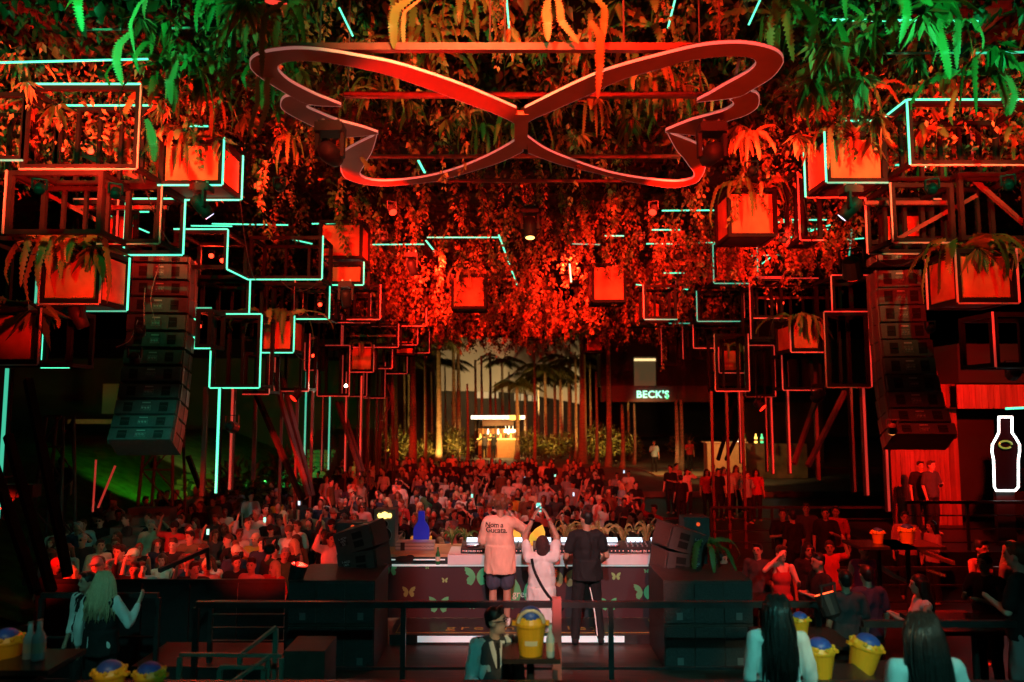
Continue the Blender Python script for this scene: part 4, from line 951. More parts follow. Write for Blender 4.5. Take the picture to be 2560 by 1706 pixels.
# left end of the table
c = on_table(960, 11.05); t = thing('monitor_speaker', 'grey monitor speaker with glowing yellow emblem on the table end', 'speaker', c)
w2, h = 0.155, 0.53; m = MB(); m.b2((c.x - w2, c.y, c.z), (c.x + w2, c.y + 0.3, c.z + h)); m.build('cabinet', mat('speaker_grey', (0.22, 0.21, 0.21), 0.5, var=0.1), t)
for zz, r, nm in ((0.17, 0.105, 'woofer'), (0.325, 0.055, 'tweeter')):
    m = MB(); m.tube([(c.x, c.y - 0.001, c.z + zz), (c.x, c.y - 0.012, c.z + zz), (c.x, c.y - 0.014, c.z + zz), (c.x, c.y - 0.004, c.z + zz)], [r, r, r * 0.85, r * 0.2], 20); wo = m.build(nm, rub, t)
    m = MB(); pts = [(c.x + r * 1.03 * math.cos(a), c.y - 0.012, c.z + zz + r * 1.03 * math.sin(a)) for a in np.linspace(0, 6.283, 21)]; m.tube(pts, 0.007, 6); m.build('ring', chrome, wo)
em = mat('glow_yellow', (0.5, 0.4, 0.1), 0.3, emit=(1.0, 0.62, 0.12), es=3.0)
m = MB(); ol = [(-1, .1), (-.8, .5), (-.5, .35), (-.3, .6), (0, .75), (.3, .6), (.5, .35), (.8, .5), (1, .1), (.85, -.45), (.4, -.4), (0, -.6), (-.4, -.4), (-.85, -.45)]
m.prism([(c.x + q[0] * 0.105, c.y - 0.001, c.z + 0.445 + q[1] * 0.075) for q in ol], (0, -0.008, 0)); m.build('emblem', em, t)
# blue bottle display on its yellow tray
c = on_table(1052, 11.1); t = thing('bottle_display', 'plain blue bottle shaped display standing in a yellow tray', 'display', c)
prof = [(0.115, 0.02), (0.115, 0.22), (0.10, 0.27), (0.055, 0.33), (0.045, 0.36), (0.045, 0.46), (0.04, 0.475)]
m = MB(); ol = [(x, z) for x, z in prof] + [(-x, z) for x, z in prof[::-1]]; m.prism([(c.x + x, c.y, c.z + z * 1.05) for x, z in ol], (0, 0.07, 0)); m.build('bottle_shape', mat('blue_plastic', (0.02, 0.05, 0.5), 0.35, emit=(0.0, 0.02, 0.5), es=0.25), t)
for sx in (-1, 1):
    m = MB(); m.b2((c.x + sx * 0.125, c.y - 0.05, c.z), (c.x + sx * 0.15, c.y + 0.1, c.z + 0.13)); m.build('tray_end', mat('yellow_plastic', (0.75, 0.42, 0.03), 0.4, emit=(1.0, .5, .05), es=0.2), t)
m = MB(); m.b2((c.x - 0.124, c.y - 0.05, c.z), (c.x + 0.124, c.y + 0.1, c.z + 0.015)); m.build('tray', MATS['yellow_plastic'], t)
c = on_table(1036, 10.75); t = thing('flight_case', 'silver flight case lying flat on the left table end', 'case', c)
m = MB(); m.b2((c.x - 0.27, c.y, c.z), (c.x + 0.27, c.y + 0.25, c.z + 0.11)); m.build('shell', mat('case_silver', (0.62, 0.6, 0.58), 0.35, 0.5, var=0.1), t)
for zz in (0.005, 0.055, 0.1):
    m = MB(); m.b2((c.x - 0.275, c.y - 0.006, c.z + zz), (c.x + 0.275, c.y - 0.001, c.z + zz + 0.008)); m.build('edge_rail', mat('edge_dark', (0.12, 0.12, 0.12), 0.5), t)
m = MB(); m.b2((c.x - 0.2, c.y - 0.01, c.z + 0.0), (c.x - 0.14, c.y - 0.002, c.z + 0.112)); m.build('strap', rub, t)
for i in range(3):
    m = MB(); m.box((c.x + 0.12 + 0.05 * i, c.y - 0.012, c.z + 0.055), (0.03, 0.012, 0.03)); m.build('latch', chrome, t)
def bottle(loc, label, m_, h=0.24, r=0.032, group=None, cap=None):
    t = thing('bottle', label, 'bottle', loc, group); b = MB(); b.lathe([(r * 0.9, 0), (r, 0.01), (r, h * 0.55), (r * 0.8, h * 0.64), (r * 0.42, h * 0.76), (r * 0.38, h * 0.98)], loc, 14); b.build('glass', m_, t, True)
    b = MB(); b.lathe([(r * 0.45, h * 0.98), (r * 0.45, h)], loc, 12); b.build('cap', cap or chrome, t)
    b = MB(); b.lathe([(r * 1.02, h * 0.2), (r * 1.02, h * 0.45)], loc, 14); b.build('label', mat('bottle_paper', (0.6, 0.55, 0.4), 0.7), t)
    return t
green_glass = mat('green_glass', (0.02, 0.16, 0.05), 0.08, var=0.1); clear_gl = mat('pale_glass', (0.45, 0.55, 0.55), 0.1)
bottle(on_table(1095, 10.44, 0.82) + Vector((0, -0.02, 0.026)), 'green glass bottle standing alone on the booth ledge', green_glass)
c = on_table(1010, 10.46, 0.847); m = MB(); m.ball(c + Vector((0, 0, 0.05)), (0.15, 0.07, 0.055), 14, 8); m.ball(c + Vector((0.08, 0, 0.06)), (0.08, 0.06, 0.06), 12, 8); tag(m.build('shoulder_bag', mat('bag_black', (0.02, 0.02, 0.022), 0.8, bump=0.3, scale=30), None, True), 'slumped black bag on the booth ledge under the silver case', 'bag')
# plants along the table and the yellow petals
for i, (px, Y, s, k, lb) in enumerate([(1245, 11.15, 0.6, 2, 'yellow stemmed plant left of the man in peach'), (1415, 11.1, 0.7, 4, 'yellow-green fern behind the raised arms'), (1445, 11.15, 0.55, 2, 'small fern left of the man in black'), (1500, 11.15, 0.7, 4, 'fern right beside the man in black'),
                                      (1560, 11.2, 0.6, 2, 'low yellowed fern at the middle of the right table'), (1620, 11.2, 0.75, 4, 'tall fern near the right table end'), (1130, 11.2, 0.4, 0, 'low dark fern left of the players'), (1165, 11.2, 0.36, 1, 'second low fern left of the players')]):
    o = tag(put('table_fern', UT[0 if px > 1230 else 1], None, on_table(px, Y, 0.972), (0, 0, i), s + 0.25), lb, 'fern', 'ferns along the DJ table')
for i, (a, lb) in enumerate(((-0.25, 'left yellow petal shaped board on the DJ table'), (0.5, 'right yellow petal shaped board on the DJ table'))):
    c = on_table(1288 + 40 * i, 11.1); M = Matrix.Translation(c) @ Matrix.Rotation(a, 4, 'Y')
    m = MB(M); ol = [(-.02, 0), (.1, .06), (.13, .16), (.09, .27), (.0, .35), (-.06, .25), (-.09, .13), (-.07, .05)]
    m.prism([(x, 0, z) for x, z in ol], (0, 0.02, 0)); tag(m.build('petal_board', mat('petal_yellow', (0.85, 0.6, 0.05), 0.4, emit=(1, .62, .05), es=0.25)), lb, 'board', 'yellow petal boards')
plant('fern', P(1765, 1365, 9.6), 'green palm-like fern behind the right wedge speakers', 0.75, None, 0)
# ------------------------------------------------------------------ subs and wedge speakers beside the booth
def subs(x0, x1, Y, label):
    t = thing('subwoofer_stack', label, 'subwoofer stack', ((x0 + x1) / 2, Y + 0.45, 0.002), 'black subwoofer stacks on stage')
    for k in range(2):
        z = 0.002 + 0.5 * k; m = MB(); m.b2((x0, Y + 0.02, z), (x1, Y + 0.95, z + 0.497)); cb = m.build('cabinet', mat('sub_paint', (0.040, 0.030, 0.027), 0.55, var=0.25, scale=9, bump=0.12), t)
        w = (x1 - x0) / 3
        for j in range(3):
            m = MB(); m.b2((x0 + w * j + 0.012, Y, z + 0.025), (x0 + w * (j + 1) - 0.012, Y + 0.018, z + 0.472)); m.build('grille', mat('sub_grille', (0.030, 0.033, 0.034), 0.6, var=0.3, scale=70, bump=0.4), cb)
            if j != 1:
                m = MB(); m.b2((x0 + w * (j + 0.42), Y - 0.006, z + 0.06), (x0 + w * (j + 0.62), Y - 0.001, z + 0.14)); m.build('badge', mat('badge_grey', (0.14, 0.15, 0.15), 0.4), cb)
subs(xw(722, 8.75), xw(938, 8.75), 8.75, 'black subwoofer stack left of the DJ booth'); subs(xw(1658, 8.75), xw(1880, 8.75), 8.75, 'black subwoofer stack right of the DJ booth')
def wedge(px, py, Y, roll, yaw, sgn, label, tilt2=0.45):
    t = None
    for k in range(2):
        c = P(px + (8 * sgn if k else 0), py + 58 * k, Y); M = Matrix.Translation(c) @ Matrix.Rotation(R(yaw), 4, 'Z') @ Matrix.Rotation(R(-roll * (1 - tilt2 * k)), 4, 'Y')
        if t is None: t = thing('wedge_speaker', label, 'wedge speaker', (c.x, Y, 1.0), 'angled speakers beside the booth')
        m = MB(M); m.add([(-.25, 0, -.14), (.25, 0, -.14), (.25, 0, .14), (-.25, 0, .14), (-.25, .5, -.16), (.25, .5, -.16), (.25, .5, .16), (-.25, .5, .16)], [(0, 1, 2, 3), (5, 4, 7, 6), (4, 0, 3, 7), (1, 5, 6, 2), (3, 2, 6, 7), (4, 5, 1, 0)])
        cb = m.build('cabinet', mat('wedge_paint', (0.065, 0.05, 0.047), 0.6, var=0.15, scale=20, bump=0.1), t)
        for dz in (0.05, -0.055):
            m = MB(M); m.box((sgn * 0.07, -0.004, dz), (0.13, 0.01, 0.08)); h = m.build('handle', mat('handle_recess', (0.006, 0.006, 0.006), 0.9), cb)
        m = MB(M); m.box((-sgn * 0.13, -0.003, 0.02 if k == 0 else 0), (0.11, 0.006, 0.10)); lg = m.build('logo_plate', rub, cb)
        for r_ in range(3):
            for q in range(5):
                if (r_ * 5 + q + k) % 4: 
                    m = MB(M); m.box((-sgn * 0.13 - 0.042 + 0.021 * q, -0.008, 0.02 * (k == 0) + 0.03 - 0.03 * r_), (0.014, 0.004, 0.02)); m.build('logo_mark', white_m, lg) if q < 0 else None
        tm = text_mesh('L-ACO\nUSTI\nCS', 0.036, 0.0006, mat('logo_white', (0.7, 0.72, 0.72), 0.5)); o = put('lettering', tm, cb)
        o.matrix_local = Matrix.Translation(-wloc(cb)) @ M @ Matrix.Translation((-sgn * 0.13, -0.0068, 0.02 if k == 0 else 0)) @ Matrix.Rotation(R(90), 4, 'X')
        m = MB(M); m.box((0.262 * sgn, 0.25, 0), (0.012, 0.44, 0.26)); m.build('grille', mat('wedge_grille', (0.10, 0.05, 0.04), 0.8, var=0.4, scale=80, bump=0.5), cb)
wedge(882, 1352, 9.5, 17, -14, 1, 'pair of angled speakers on the left subwoofers'); wedge(1722, 1356, 9.5, -17, 14, -1, 'pair of angled speakers on the right subwoofers')
c = P(1735, 1318, 10.3); t = thing('floor_monitor', 'grey speaker with a red dot behind the right wedge pair', 'speaker', c); m = MB(); m.box(c, (0.34, 0.3, 0.3)); m.build('cabinet', cab_m, t); m = MB(); m.tube([c + Vector((0.02, -0.151, 0.06)), c + Vector((0.02, -0.16, 0.06))], 0.025, 12); m.build('dot', mat('red_dot', (0.6, 0.05, 0.02), 0.4, emit=(1, .1, .02), es=0.6), t)
m = MB(); m.b2((c.x - 0.15, c.y - 0.1, 0.0), (c.x + 0.15, c.y + 0.1, c.z - 0.15)); m.build('stand', rub, t)
c = P(880, 1322, 10.3); t = thing('floor_monitor', 'grey speaker with an orange light behind the left wedge pair', 'speaker', c); m = MB(); m.box(c, (0.36, 0.3, 0.2)); m.build('cabinet', cab_m, t); m = MB(); m.tube([c + Vector((0.04, -0.151, 0.05)), c + Vector((0.04, -0.16, 0.05))], 0.025, 12); m.build('dot', MATS['red_dot'], t)
m = MB(); m.b2((c.x - 0.15, c.y - 0.1, 0.001), (c.x + 0.15, c.y + 0.1, c.z - 0.101)); m.build('stand', rub, t)

# ================================================================== RAILINGS AND FOREGROUND STEEL
rail_m = mat('rail_steel', (0.03, 0.032, 0.033), 0.35, 0.2, var=0.3)
def railing(pts, z0, h, label, bars=2, post_gap=1.6, w=0.06, bw=0.025, pm=None):
    t = thing('railing', label, 'railing', (pts[0][0], pts[0][1], z0), 'black steel railings')
    for (xa, ya), (xb, yb) in zip(pts[:-1], pts[1:]):
        m = MB(); m.bar((xa, ya, z0 + h), (xb, yb, z0 + h), w, w); m.build('top_rail', rail_m, t)
        for k in range(bars):
            m = MB(); z = z0 + h * (k + 0.6) / (bars + 0.6); m.bar((xa, ya, z), (xb, yb, z), bw); m.build('bar', rail_m, t)
        n = max(1, int(math.hypot(xb - xa, yb - ya) / post_gap))
        for k in range(n + 1):
            x = xa + (xb - xa) * k / n; y = ya + (yb - ya) * k / n
            m = MB(); m.b2((x - 0.025, y - 0.025, z0), (x + 0.025, y + 0.025, z0 + h - w / 2)); m.build('post', pm or rail_m, t)
    return t
railing([(-3.2, 7.72), (3.1, 7.72)], 0.0, 1.0, 'long black railing along the near edge of the stage', 1, 1.75)
m = MB(); a = P(1392, 1497, 7.6); m.b2((a.x - 0.045, 7.6, LOWF), (a.x + 0.045, 7.68, a.z)); tag(m.build('steel_post', mat('post_red', (0.5, 0.14, 0.12), 0.4)), 'red lit steel post right of the yellow bucket', 'post')
railing([(-5.5, 5.9), (5.0, 5.9)], LOWF - 0.02, 1.42, 'nearest black railing along the bottom of the picture', 1, 2.4, 0.075)
railing([(xw(532, 9.4), 9.4), (xw(722, 9.4), 9.4)], -0.12, 0.72, 'horizontal bar railing left of the left subwoofers', 4, 0.9, 0.04)
railing([(xw(110, 9.2), 9.2), (xw(400, 9.2), 9.2)], LOWF, 1.28, 'black railing in front of the left crowd', 2, 1.0)
m = MB(); m.bar(P(398, 1427, 9.2), P(520, 1373, 9.8), 0.05); m.bar(P(520, 1373, 9.8), P(522, 1425, 9.8), 0.04); tag(m.build('handrail', rail_m), 'slanting stair handrail left of the bar railing', 'handrail')
railing([(3.4, 7.4), (7.0, 7.4)], -0.2, 1.1, 'black railing in front of the right lounge guests', 1, 1.6)
railing([(xw(1690, 13), 13.0), (xw(2560, 13), 13.0)], -0.75, 1.0, 'black railing across the right terrace', 3, 1.5)
railing([(xw(1480, 22), 22.0), (xw(1700, 22), 22.0)], PIT, 1.1, 'far black railing right of the crowd', 4, 1.2)
railing([(xw(1780, 20.2), 20.2), (xw(2240, 20.2), 20.2)], -0.75, 1.1, 'railing behind the red lit guests on the right', 3, 1.4)
railing([(xw(2270, 16), 16.0), (xw(2580, 16), 16.0)], 0.0, 1.0, 'railing under the neon bottle', 3, 1.2)
# raised gallery under the neon bottle
slab('gallery_floor', xw(2230, 16), 16, 15.8, 20, -0.74, 0.0, deck_m)
g_edge = mat('steel_green_light', (0.10, 0.22, 0.17), 0.35, 0.3)  # green light on the grey steel edges put into their colour
ZE = LOWF + 0.12
for a, b, lb in [((450, 1636), (705, 1640), 'green lit steel edge across the lower left'), ((600, 1638), (690, 1568), 'green lit slanting step edge at the lower left'), ((580, 1706), (672, 1642), 'green lit slanting edge at the bottom left'), ((550, 1668), (660, 1669), 'short green lit step edge at the lower left')]:
    m = MB(); p0 = P(*a, 6.9 + (1640 - a[1]) * 0.004); p1 = P(*b, 6.9 + (1640 - b[1]) * 0.004); m.bar(p0, p1, 0.03, 0.03)
    for q in (p0, p1): m.b2((q.x - 0.02, q.y - 0.02, LOWF), (q.x + 0.02, q.y + 0.02, q.z - 0.02))
    tag(m.build('step_edge', g_edge), lb, 'step edge', 'green lit steel edges')
m = MB(); a = PZ(640, 1420, LOWF); a = P(765, 1628, 6.9); m.b2((a.x - 0.2, 6.9, LOWF + 0.002), (a.x + 0.17, 7.35, a.z)); tag(m.build('low_bench', mat('bench_brown', (0.07, 0.035, 0.026), 0.6, var=0.2)), 'low brown bench before the left subwoofers', 'bench')
m = MB(); q = MB(); 
fo = thing('cable_tray', 'box of cables hung on the slanting tubes at the left edge', 'cable tray', P(50, 1225, 11)); c = P(50, 1225, 11); m.b2(c + Vector((-0.35, -0.1, -0.1)), c + Vector((0.25, 0.1, 0.08))); m.build('tray', rub, fo)
q.tube(resample([c + Vector((-0.4, -0.15, 0.25)), c + Vector((-0.1, -0.16, 0.2)), c + Vector((0.12, -0.16, 0.22)), c + Vector((0.0, -0.16, -0.15)), c + Vector((-0.2, -0.16, -0.25)), c + Vector((-0.28, -0.16, -0.1))], 24), 0.012, 6); q.build('cable', mat('cable_grey', (0.3, 0.28, 0.26), 0.6), fo)

t = thing('dark_panels', 'low black barrier before the left crowd', 'panelling', (xw(400, 11.2), 11.2, LOWF))  # added dark panels standing in for darkness over the lower bodies
for k in range(5):
    a = xw(120, 11.2) + k * (xw(715, 11.2) - xw(120, 11.2)) / 5; c = xw(120, 11.2) + (k + 1) * (xw(715, 11.2) - xw(120, 11.2)) / 5
    m = MB(); m.b2((a + 0.01, 11.2, -1.25), (c - 0.01, 11.24, 0.42)); m.build('panel', rub, t); m = MB(); m.bar((a, 11.2, 0.45), (c, 11.2, 0.45), 0.05); m.build('top_rail', rail_m, t)
# wood slat screen and lounge furniture on the right
def slat_fence(px0, px1, Y, z0, h, label, n):
    t = thing('slat_fence', label, 'slat fence', (xw(px0, Y), Y, z0), 'red brown slat screens'); a, b = xw(px0, Y), xw(px1, Y); w = (b - a) / n
    for k in range(n):
        m = MB(); m.b2((a + w * k + w * 0.15, Y, z0), (a + w * (k + 1) - w * 0.1, Y + 0.025 + 0.004 * rnd.random(), z0 + h - 0.02 * rnd.random())); m.build('slat', wood_m, t)
    for zz in (0.12, h - 0.15):
        m = MB(); m.b2((a, Y + 0.035, z0 + zz), (b, Y + 0.07, z0 + zz + 0.06)); m.build('rail', steel, t)
slat_fence(1795, 1905, 12.0, -0.75, 1.05, 'red brown slat screen behind the right speaker stack', 9)
slat_fence(1905, 1995, 13.4, -0.75, 1.0, 'slat screen further right behind the red dress', 7)
slat_fence(2080, 2170, 12.6, -0.75, 0.95, 'slat screen beside the pink top guest', 7)
def table(loc, label, w=0.7, d=0.7, h=0.75):
    t = thing('bar_table', label, 'table', loc, 'black lounge tables'); x, y, z = loc
    m = MB(); m.b2((x - w / 2, y - d / 2, z + h - 0.04), (x + w / 2, y + d / 2, z + h)); m.build('table_top', mat('table_black', (0.03, 0.025, 0.022), 0.25, var=0.2), t)
    m = MB(); m.tube([(x, y, z + 0.02), (x, y, z + h - 0.041)], 0.035, 10); m.build('column', rail_m, t)
    m = MB(); m.lathe([(0.24, 0), (0.24, 0.012), (0.05, 0.025)], (x, y, z), 18); m.build('foot', rail_m, t)
yel_m = mat('bucket_yellow', (0.8, 0.42, 0.02), 0.4, var=0.06); blu_m = mat('bucket_blue', (0.03, 0.09, 0.42), 0.4)
def bucket(loc, w, h, label, tilt=(0, 0), plain=False):
    """ice bucket shaped like a crate of bottles: tapered yellow body, ears and round blue insert"""
    loc = Vector(loc); M = Matrix.Translation(loc) @ Matrix.Rotation(R(tilt[0]), 4, 'Y') @ Matrix.Rotation(R(tilt[1]), 4, 'X')
    t = thing('ice_bucket', label, 'ice bucket', loc, 'yellow ice buckets')
    m = MB(M); m.lathe([(w * 0.36, 0.0), (w * 0.37, 0.02), (w * 0.47, h * 0.62), (w * 0.5, h * 0.66), (w * 0.5, h * 0.72), (w * 0.42, h * 0.86), (w * 0.3, h * 0.9)], (0, 0, 0), 22); m.build('body', yel_m, t, False)
    for sx in (-1, 1):
        m = MB(M); m.box((sx * w * 0.53, 0, h * 0.69), (w * 0.14, w * 0.2, h * 0.08)); m.build('handle', yel_m, t)
    m = MB(M); m.ball((0, -w * 0.06, h * 0.83), (w * 0.38, w * 0.38, h * 0.24), 16, 10); m.build('insert', blu_m, t, True)
    if not plain:
        pts = [(w * 0.40 * math.cos(a), -w * 0.30, h * 0.74 + h * 0.27 * math.sin(a)) for a in np.linspace(0, math.pi, 15)]
        m = MB(M); m.tube(pts, 0.016 * w / 0.26, 8); m.build('rim', mat('rim_pale', (0.55, 0.5, 0.36), 0.4), t)
    else:
        for k in range(9):
            a = 2 * math.pi * k / 9; m = MB(M); m.ball((w * 0.46 * math.cos(a), w * 0.46 * math.sin(a), h * 0.80), (w * 0.075, w * 0.075, h * 0.07), 8, 6); m.build('scallop', yel_m, t)
    if not plain:
        m = MB(M); vs = []
        for k in range(7):
            a = -math.pi / 2 + (k - 3) * 0.16
            for zz in (0.26, 0.37): r = w * (0.375 + 0.1 * zz / 0.62 + 0.008); vs.append((r * math.cos(a), r * math.sin(a), h * zz))
        m.add(vs, [(2 * k, 2 * k + 2, 2 * k + 3, 2 * k + 1) for k in range(6)]); m.build('label', mat('label_cream', (0.75, 0.68, 0.45), 0.6), t)
    return t
p = P(1327, 1636, 6.6); table((p.x, 6.7, LOWF), 'dark high table under the big yellow bucket', 0.5, 0.45, p.z - LOWF)
bucket((p.x, 6.6, p.z + 0.001), 0.27, 0.38, 'large yellow ice bucket beside the waiter at bottom centre')
bottle(Vector((p.x + 0.165, 6.52, p.z + 0.001)), 'pale glass bottle right of the large yellow bucket', clear_gl, 0.28, 0.036)
def bucket_at(px, py_bot, Y, wpx, label, zf, tilt=(0, 0)):
    wpx *= 0.9; py_bot += 14 if px < 500 else 0; p = P(px, py_bot, Y); table((p.x, Y, zf), 'dark table carrying the ' + label, 0.8, 0.6, p.z - zf - 0.002); return bucket(p, wpx / F * Y, wpx / F * Y * 1.15, label, tilt, True)
bucket_at(2050, 1690, 6.2, 82, 'yellow and blue bucket right of the long haired woman', -0.2)
bucket_at(2152, 1680, 6.6, 84, 'tilted yellow and blue bucket between the two long haired women', -0.2, (14, 0))
bucket_at(2000, 1590, 7.2, 52, 'yellow bucket standing behind the other two on the right', -0.2)
bucket_at(272, 1735, 5.6, 84, 'yellow bucket with blue top at the bottom left', LOWF)
bucket_at(372, 1735, 5.7, 80, 'second yellow bucket at the bottom left, the right one', LOWF)
bucket_at(15, 1650, 6.0, 80, 'yellow bucket cut by the left edge', LOWF)
bucket_at(2195, 1358, 11.0, 34, 'small yellow bucket behind the pink top guest', -0.75)
bucket_at(2268, 1358, 11.0, 42, 'orange lit bucket on the table before the dark steps', -0.75)
bottle(P(95, 1650, 5.9), 'pale teal lit bottle beside the left edge bucket', clear_gl, 0.30, 0.05, 'teal lit bottles at lower left'); bottle(P(72, 1648, 5.95), 'second pale bottle beside the left edge bucket', clear_gl, 0.28, 0.045, 'teal lit bottles at lower left')
p = P(85, 1650, 5.9); table((p.x, 5.92, LOWF), 'dark table carrying the pale teal lit bottles', 0.5, 0.5, p.z - LOWF - 0.001)
for px, py, Y, lb in [(2050, 1500, 9.4, 'dark table before the man in black on the right'), (2330, 1420, 10.2, 'dark long table with glinting edge on the right'), (2430, 1470, 8.0, 'dark table before the group at the right edge'), (1850, 1385, 11.2, 'dark table behind the right speaker stack')]:
    p = P(px, py, Y); table((p.x, Y, -0.75 if Y > 8 else -0.2), lb, 1.2, 0.7, 0.95)
m = MB(); m.bar(P(2300, 1376, 10.8), P(2382, 1408, 9.6), 0.05); m.bar(P(2318, 1425, 10.2), P(2362, 1440, 9.8), 0.03); tag(m.build('gold_lit_rail', mat('gold_light', (0.6, 0.38, 0.12), 0.25, 0.9)), 'stair rail with gold light in its colour right of the woman in white', 'rail')  # rail lit gold: the gold light is put into its colour
# ================================================================== BACKGROUND
plaster = mat('pale_plaster', (0.42, 0.40, 0.36), 0.8, var=0.10, scale=0.3)
dark_wall = mat('dark_wall', (0.04, 0.035, 0.03), 0.8, var=0.3, scale=0.6)
# curved pale hall far behind the palms
HB = thing('curved_hall', 'pale curved hall glowing behind the palm trunks', 'building', (0, 80, TERR))
bot = [(1088, 978), (1190, 978), (1250, 980), (1300, 984), (1360, 993), (1420, 1004), (1455, 1012)]
m = MB(); vs = []
for i, (px, py) in enumerate(bot):
    Y = 72 - 6 * i / 6; a = P(px, py, Y); t_ = P(px, 845, Y); vs += [a, t_, a + Vector((0, 1.2, 0)), t_ + Vector((0, 1.2, 0))]
n = len(bot); fs = []
for i in range(n - 1):
    k = 4 * i; fs += [(k, k + 4, k + 5, k + 1), (k + 2, k + 3, k + 7, k + 6), (k, k + 2, k + 6, k + 4), (k + 1, k + 5, k + 7, k + 3)]
fs += [(0, 1, 3, 2), (4 * n - 4, 4 * n - 2, 4 * n - 1, 4 * n - 3)]
m.add(vs, fs); m.build('wall', plaster, HB)
m = MB(); a = P(1092, 1050, 73); b2 = P(1448, 1115, 73); m.b2((a.x, 73, TERR), (b2.x, 74, P(1200, 972, 73).z)); m.build('lower_wall', dark_wall, HB)
m = MB(); a = P(1090, 940, 71.9); c = P(1290, 943, 71.9); m.bar(a, c, 0.1, 0.15); m.build('joint_line', mat('shadow_joint', (0.2, 0.19, 0.17), 0.8), HB)
for x0, x1, y0, y1 in ((1192, 1222, 978, 996), (1227, 1246, 978, 996), (1286, 1315, 984, 1002), (1320, 1342, 986, 1003)):
    a = P(x0, y0, 72.9); c = P(x1, y1, 72.9); m = MB(); m.b2((a.x, 72.9, c.z), (c.x, 72.98, a.z)); wf = m.build('window', mat('lit_window', (0.3, 0.28, 0.22), 0.4, emit=(1.0, 0.72, 0.36), es=0.22), HB)
    m = MB(); x = (a.x + c.x) / 2; m.b2((x - 0.05, 72.84, c.z), (x + 0.05, 72.89, a.z)); m.build('mullion', dark_wall, wf)
m = MB(); m.b2(P(850, 870, 62), P(1085, 1120, 62) + Vector((0, 2, 0))); LHB = tag(m.build('side_hall', dark_wall), 'dim brown side building left of the pale hall', 'building')
m = MB(); m.b2((-60, 95, TERR), (60, 97, 12)); tag(m.build('boundary_wall', dark_wall), 'dark boundary wall closing the far end', 'wall')
# building with the beer sign
BB = thing('sign_building', 'dark building with a lit beer name over its front', 'building', (13, 46, TERR))
a, c = P(1505, 965, 46), P(1775, 1005, 46)
m = MB(); m.b2((a.x, 46, c.z), (c.x, 47, a.z)); m.build('fascia', mat('fascia_red', (0.10, 0.035, 0.03), 0.7, var=0.2), BB)
m = MB(); m.b2((c.x + 3, 48.5, TERR), (c.x + 8, 49, c.z)); m.build('back_wall', mat('olive_wall', (0.035, 0.028, 0.02), 0.8, var=0.3, scale=0.8), BB)
m = MB(); m.b2((a.x, 46.5, c.z + 1.0), (c.x + 8, 48.5, c.z + 5)); m.build('upper_wall', dark_wall, BB)
a, c = P(1585, 893, 46.4), P(1640, 966, 46.4); m = MB(); m.b2((a.x, 46.4, c.z), (c.x, 46.48, a.z)); ww = m.build('window', mat('dim_window', (0.10, 0.085, 0.05), 0.5, emit=(0.8, 0.6, 0.25), es=0.05), BB)
m = MB(); m.b2((a.x, 46.34, a.z - 0.25), (c.x, 46.39, a.z - 0.1)); m.build('lamp_bar', mat('warm_glow', (0.5, 0.4, 0.2), 0.4, emit=(1, .7, .3), es=1.0), ww)
bk_m = mat('sign_glow', (0.4, 0.6, 0.5), 0.4, emit=(0.30, 1.0, 0.66), es=1.25)
SG = thing('beer_sign', "glowing green-white BECK'S letters on the dark red fascia", 'sign', P(1632, 997, 45.85))
o = put('lettering', text_mesh("BECK'S", 0.62, 0.04, bk_m, 1.08, off=0.012), SG, (0, 0, 0.24), (R(90), 0, 0))
p = P(1668, 988, 45.85) - wloc(SG); M = Matrix.Translation(wloc(SG) + p)
m = MB(M); m.lathe([(0.07, -0.24), (0.07, 0.0), (0.03, 0.1), (0.03, 0.24)], (0, 0, 0), 10); m.build('bottle_mark', mat('sign_green', (0.1, 0.4, 0.2), 0.4, emit=(0.1, 1.0, 0.3), es=0.8), SG)
# yellow lit bar pavilion
YB = 54.0
BP = thing('bar_pavilion', 'small bar pavilion with a white lit roof edge and glowing counter', 'bar', (P(1245, 1140, YB).x, YB, TERR))
a, c = P(1178, 1040, YB), P(1312, 1048, YB)
glow_w = mat('white_glow', (0.6, 0.6, 0.5), 0.4, emit=(1.0, 0.92, 0.68), es=3.0); glow_y = mat('yellow_glow', (0.6, 0.4, 0.1), 0.4, emit=(1.0, 0.55, 0.08), es=2.6)
m = MB(); m.b2((a.x, YB - 0.1, c.z), (c.x, YB - 0.02, a.z)); m.build('roof_light', glow_w, BP)
m = MB(); m.b2((a.x, YB, c.z - 0.02), (c.x, YB + 3.5, a.z + 0.05)); m.build('roof', mat('roof_brown', (0.16, 0.11, 0.07), 0.7), BP)
m = MB(); m.b2((a.x + 0.8, YB + 0.3, c.z - 0.5), (c.x - 0.8, YB + 3, c.z - 0.022)); m.build('ceiling_box', mat('roof_brown', (0.2, 0.14, 0.07), 0.7), BP)
a, c = P(1272, 1039, YB - 0.3), P(1302, 1050, YB - 0.3); m = MB(); m.b2((a.x, YB - 0.3, c.z), (c.x, YB - 0.2, a.z)); m.build('sign_box', glow_y, BP)
a, c = P(1196, 1100, YB), P(1290, 1140, YB); m = MB(); m.b2((a.x, YB, TERR), (c.x, YB + 0.6, a.z)); m.build('counter', mat('counter_wood', (0.55, 0.36, 0.14), 0.6, var=0.15), BP)
m = MB(); m.b2((a.x - 0.1, YB - 0.08, a.z + 0.005), (c.x + 0.1, YB + 0.7, a.z + 0.07)); m.build('counter_light', glow_y, BP)
a, c = P(1195, 1072, YB + 2.5), P(1290, 1102, YB + 2.5); m = MB(); m.b2((a.x, YB + 2.5, TERR), (c.x, YB + 2.7, a.z)); bw = m.build('back_wall', mat('back_wood', (0.30, 0.17, 0.06), 0.6), BP)
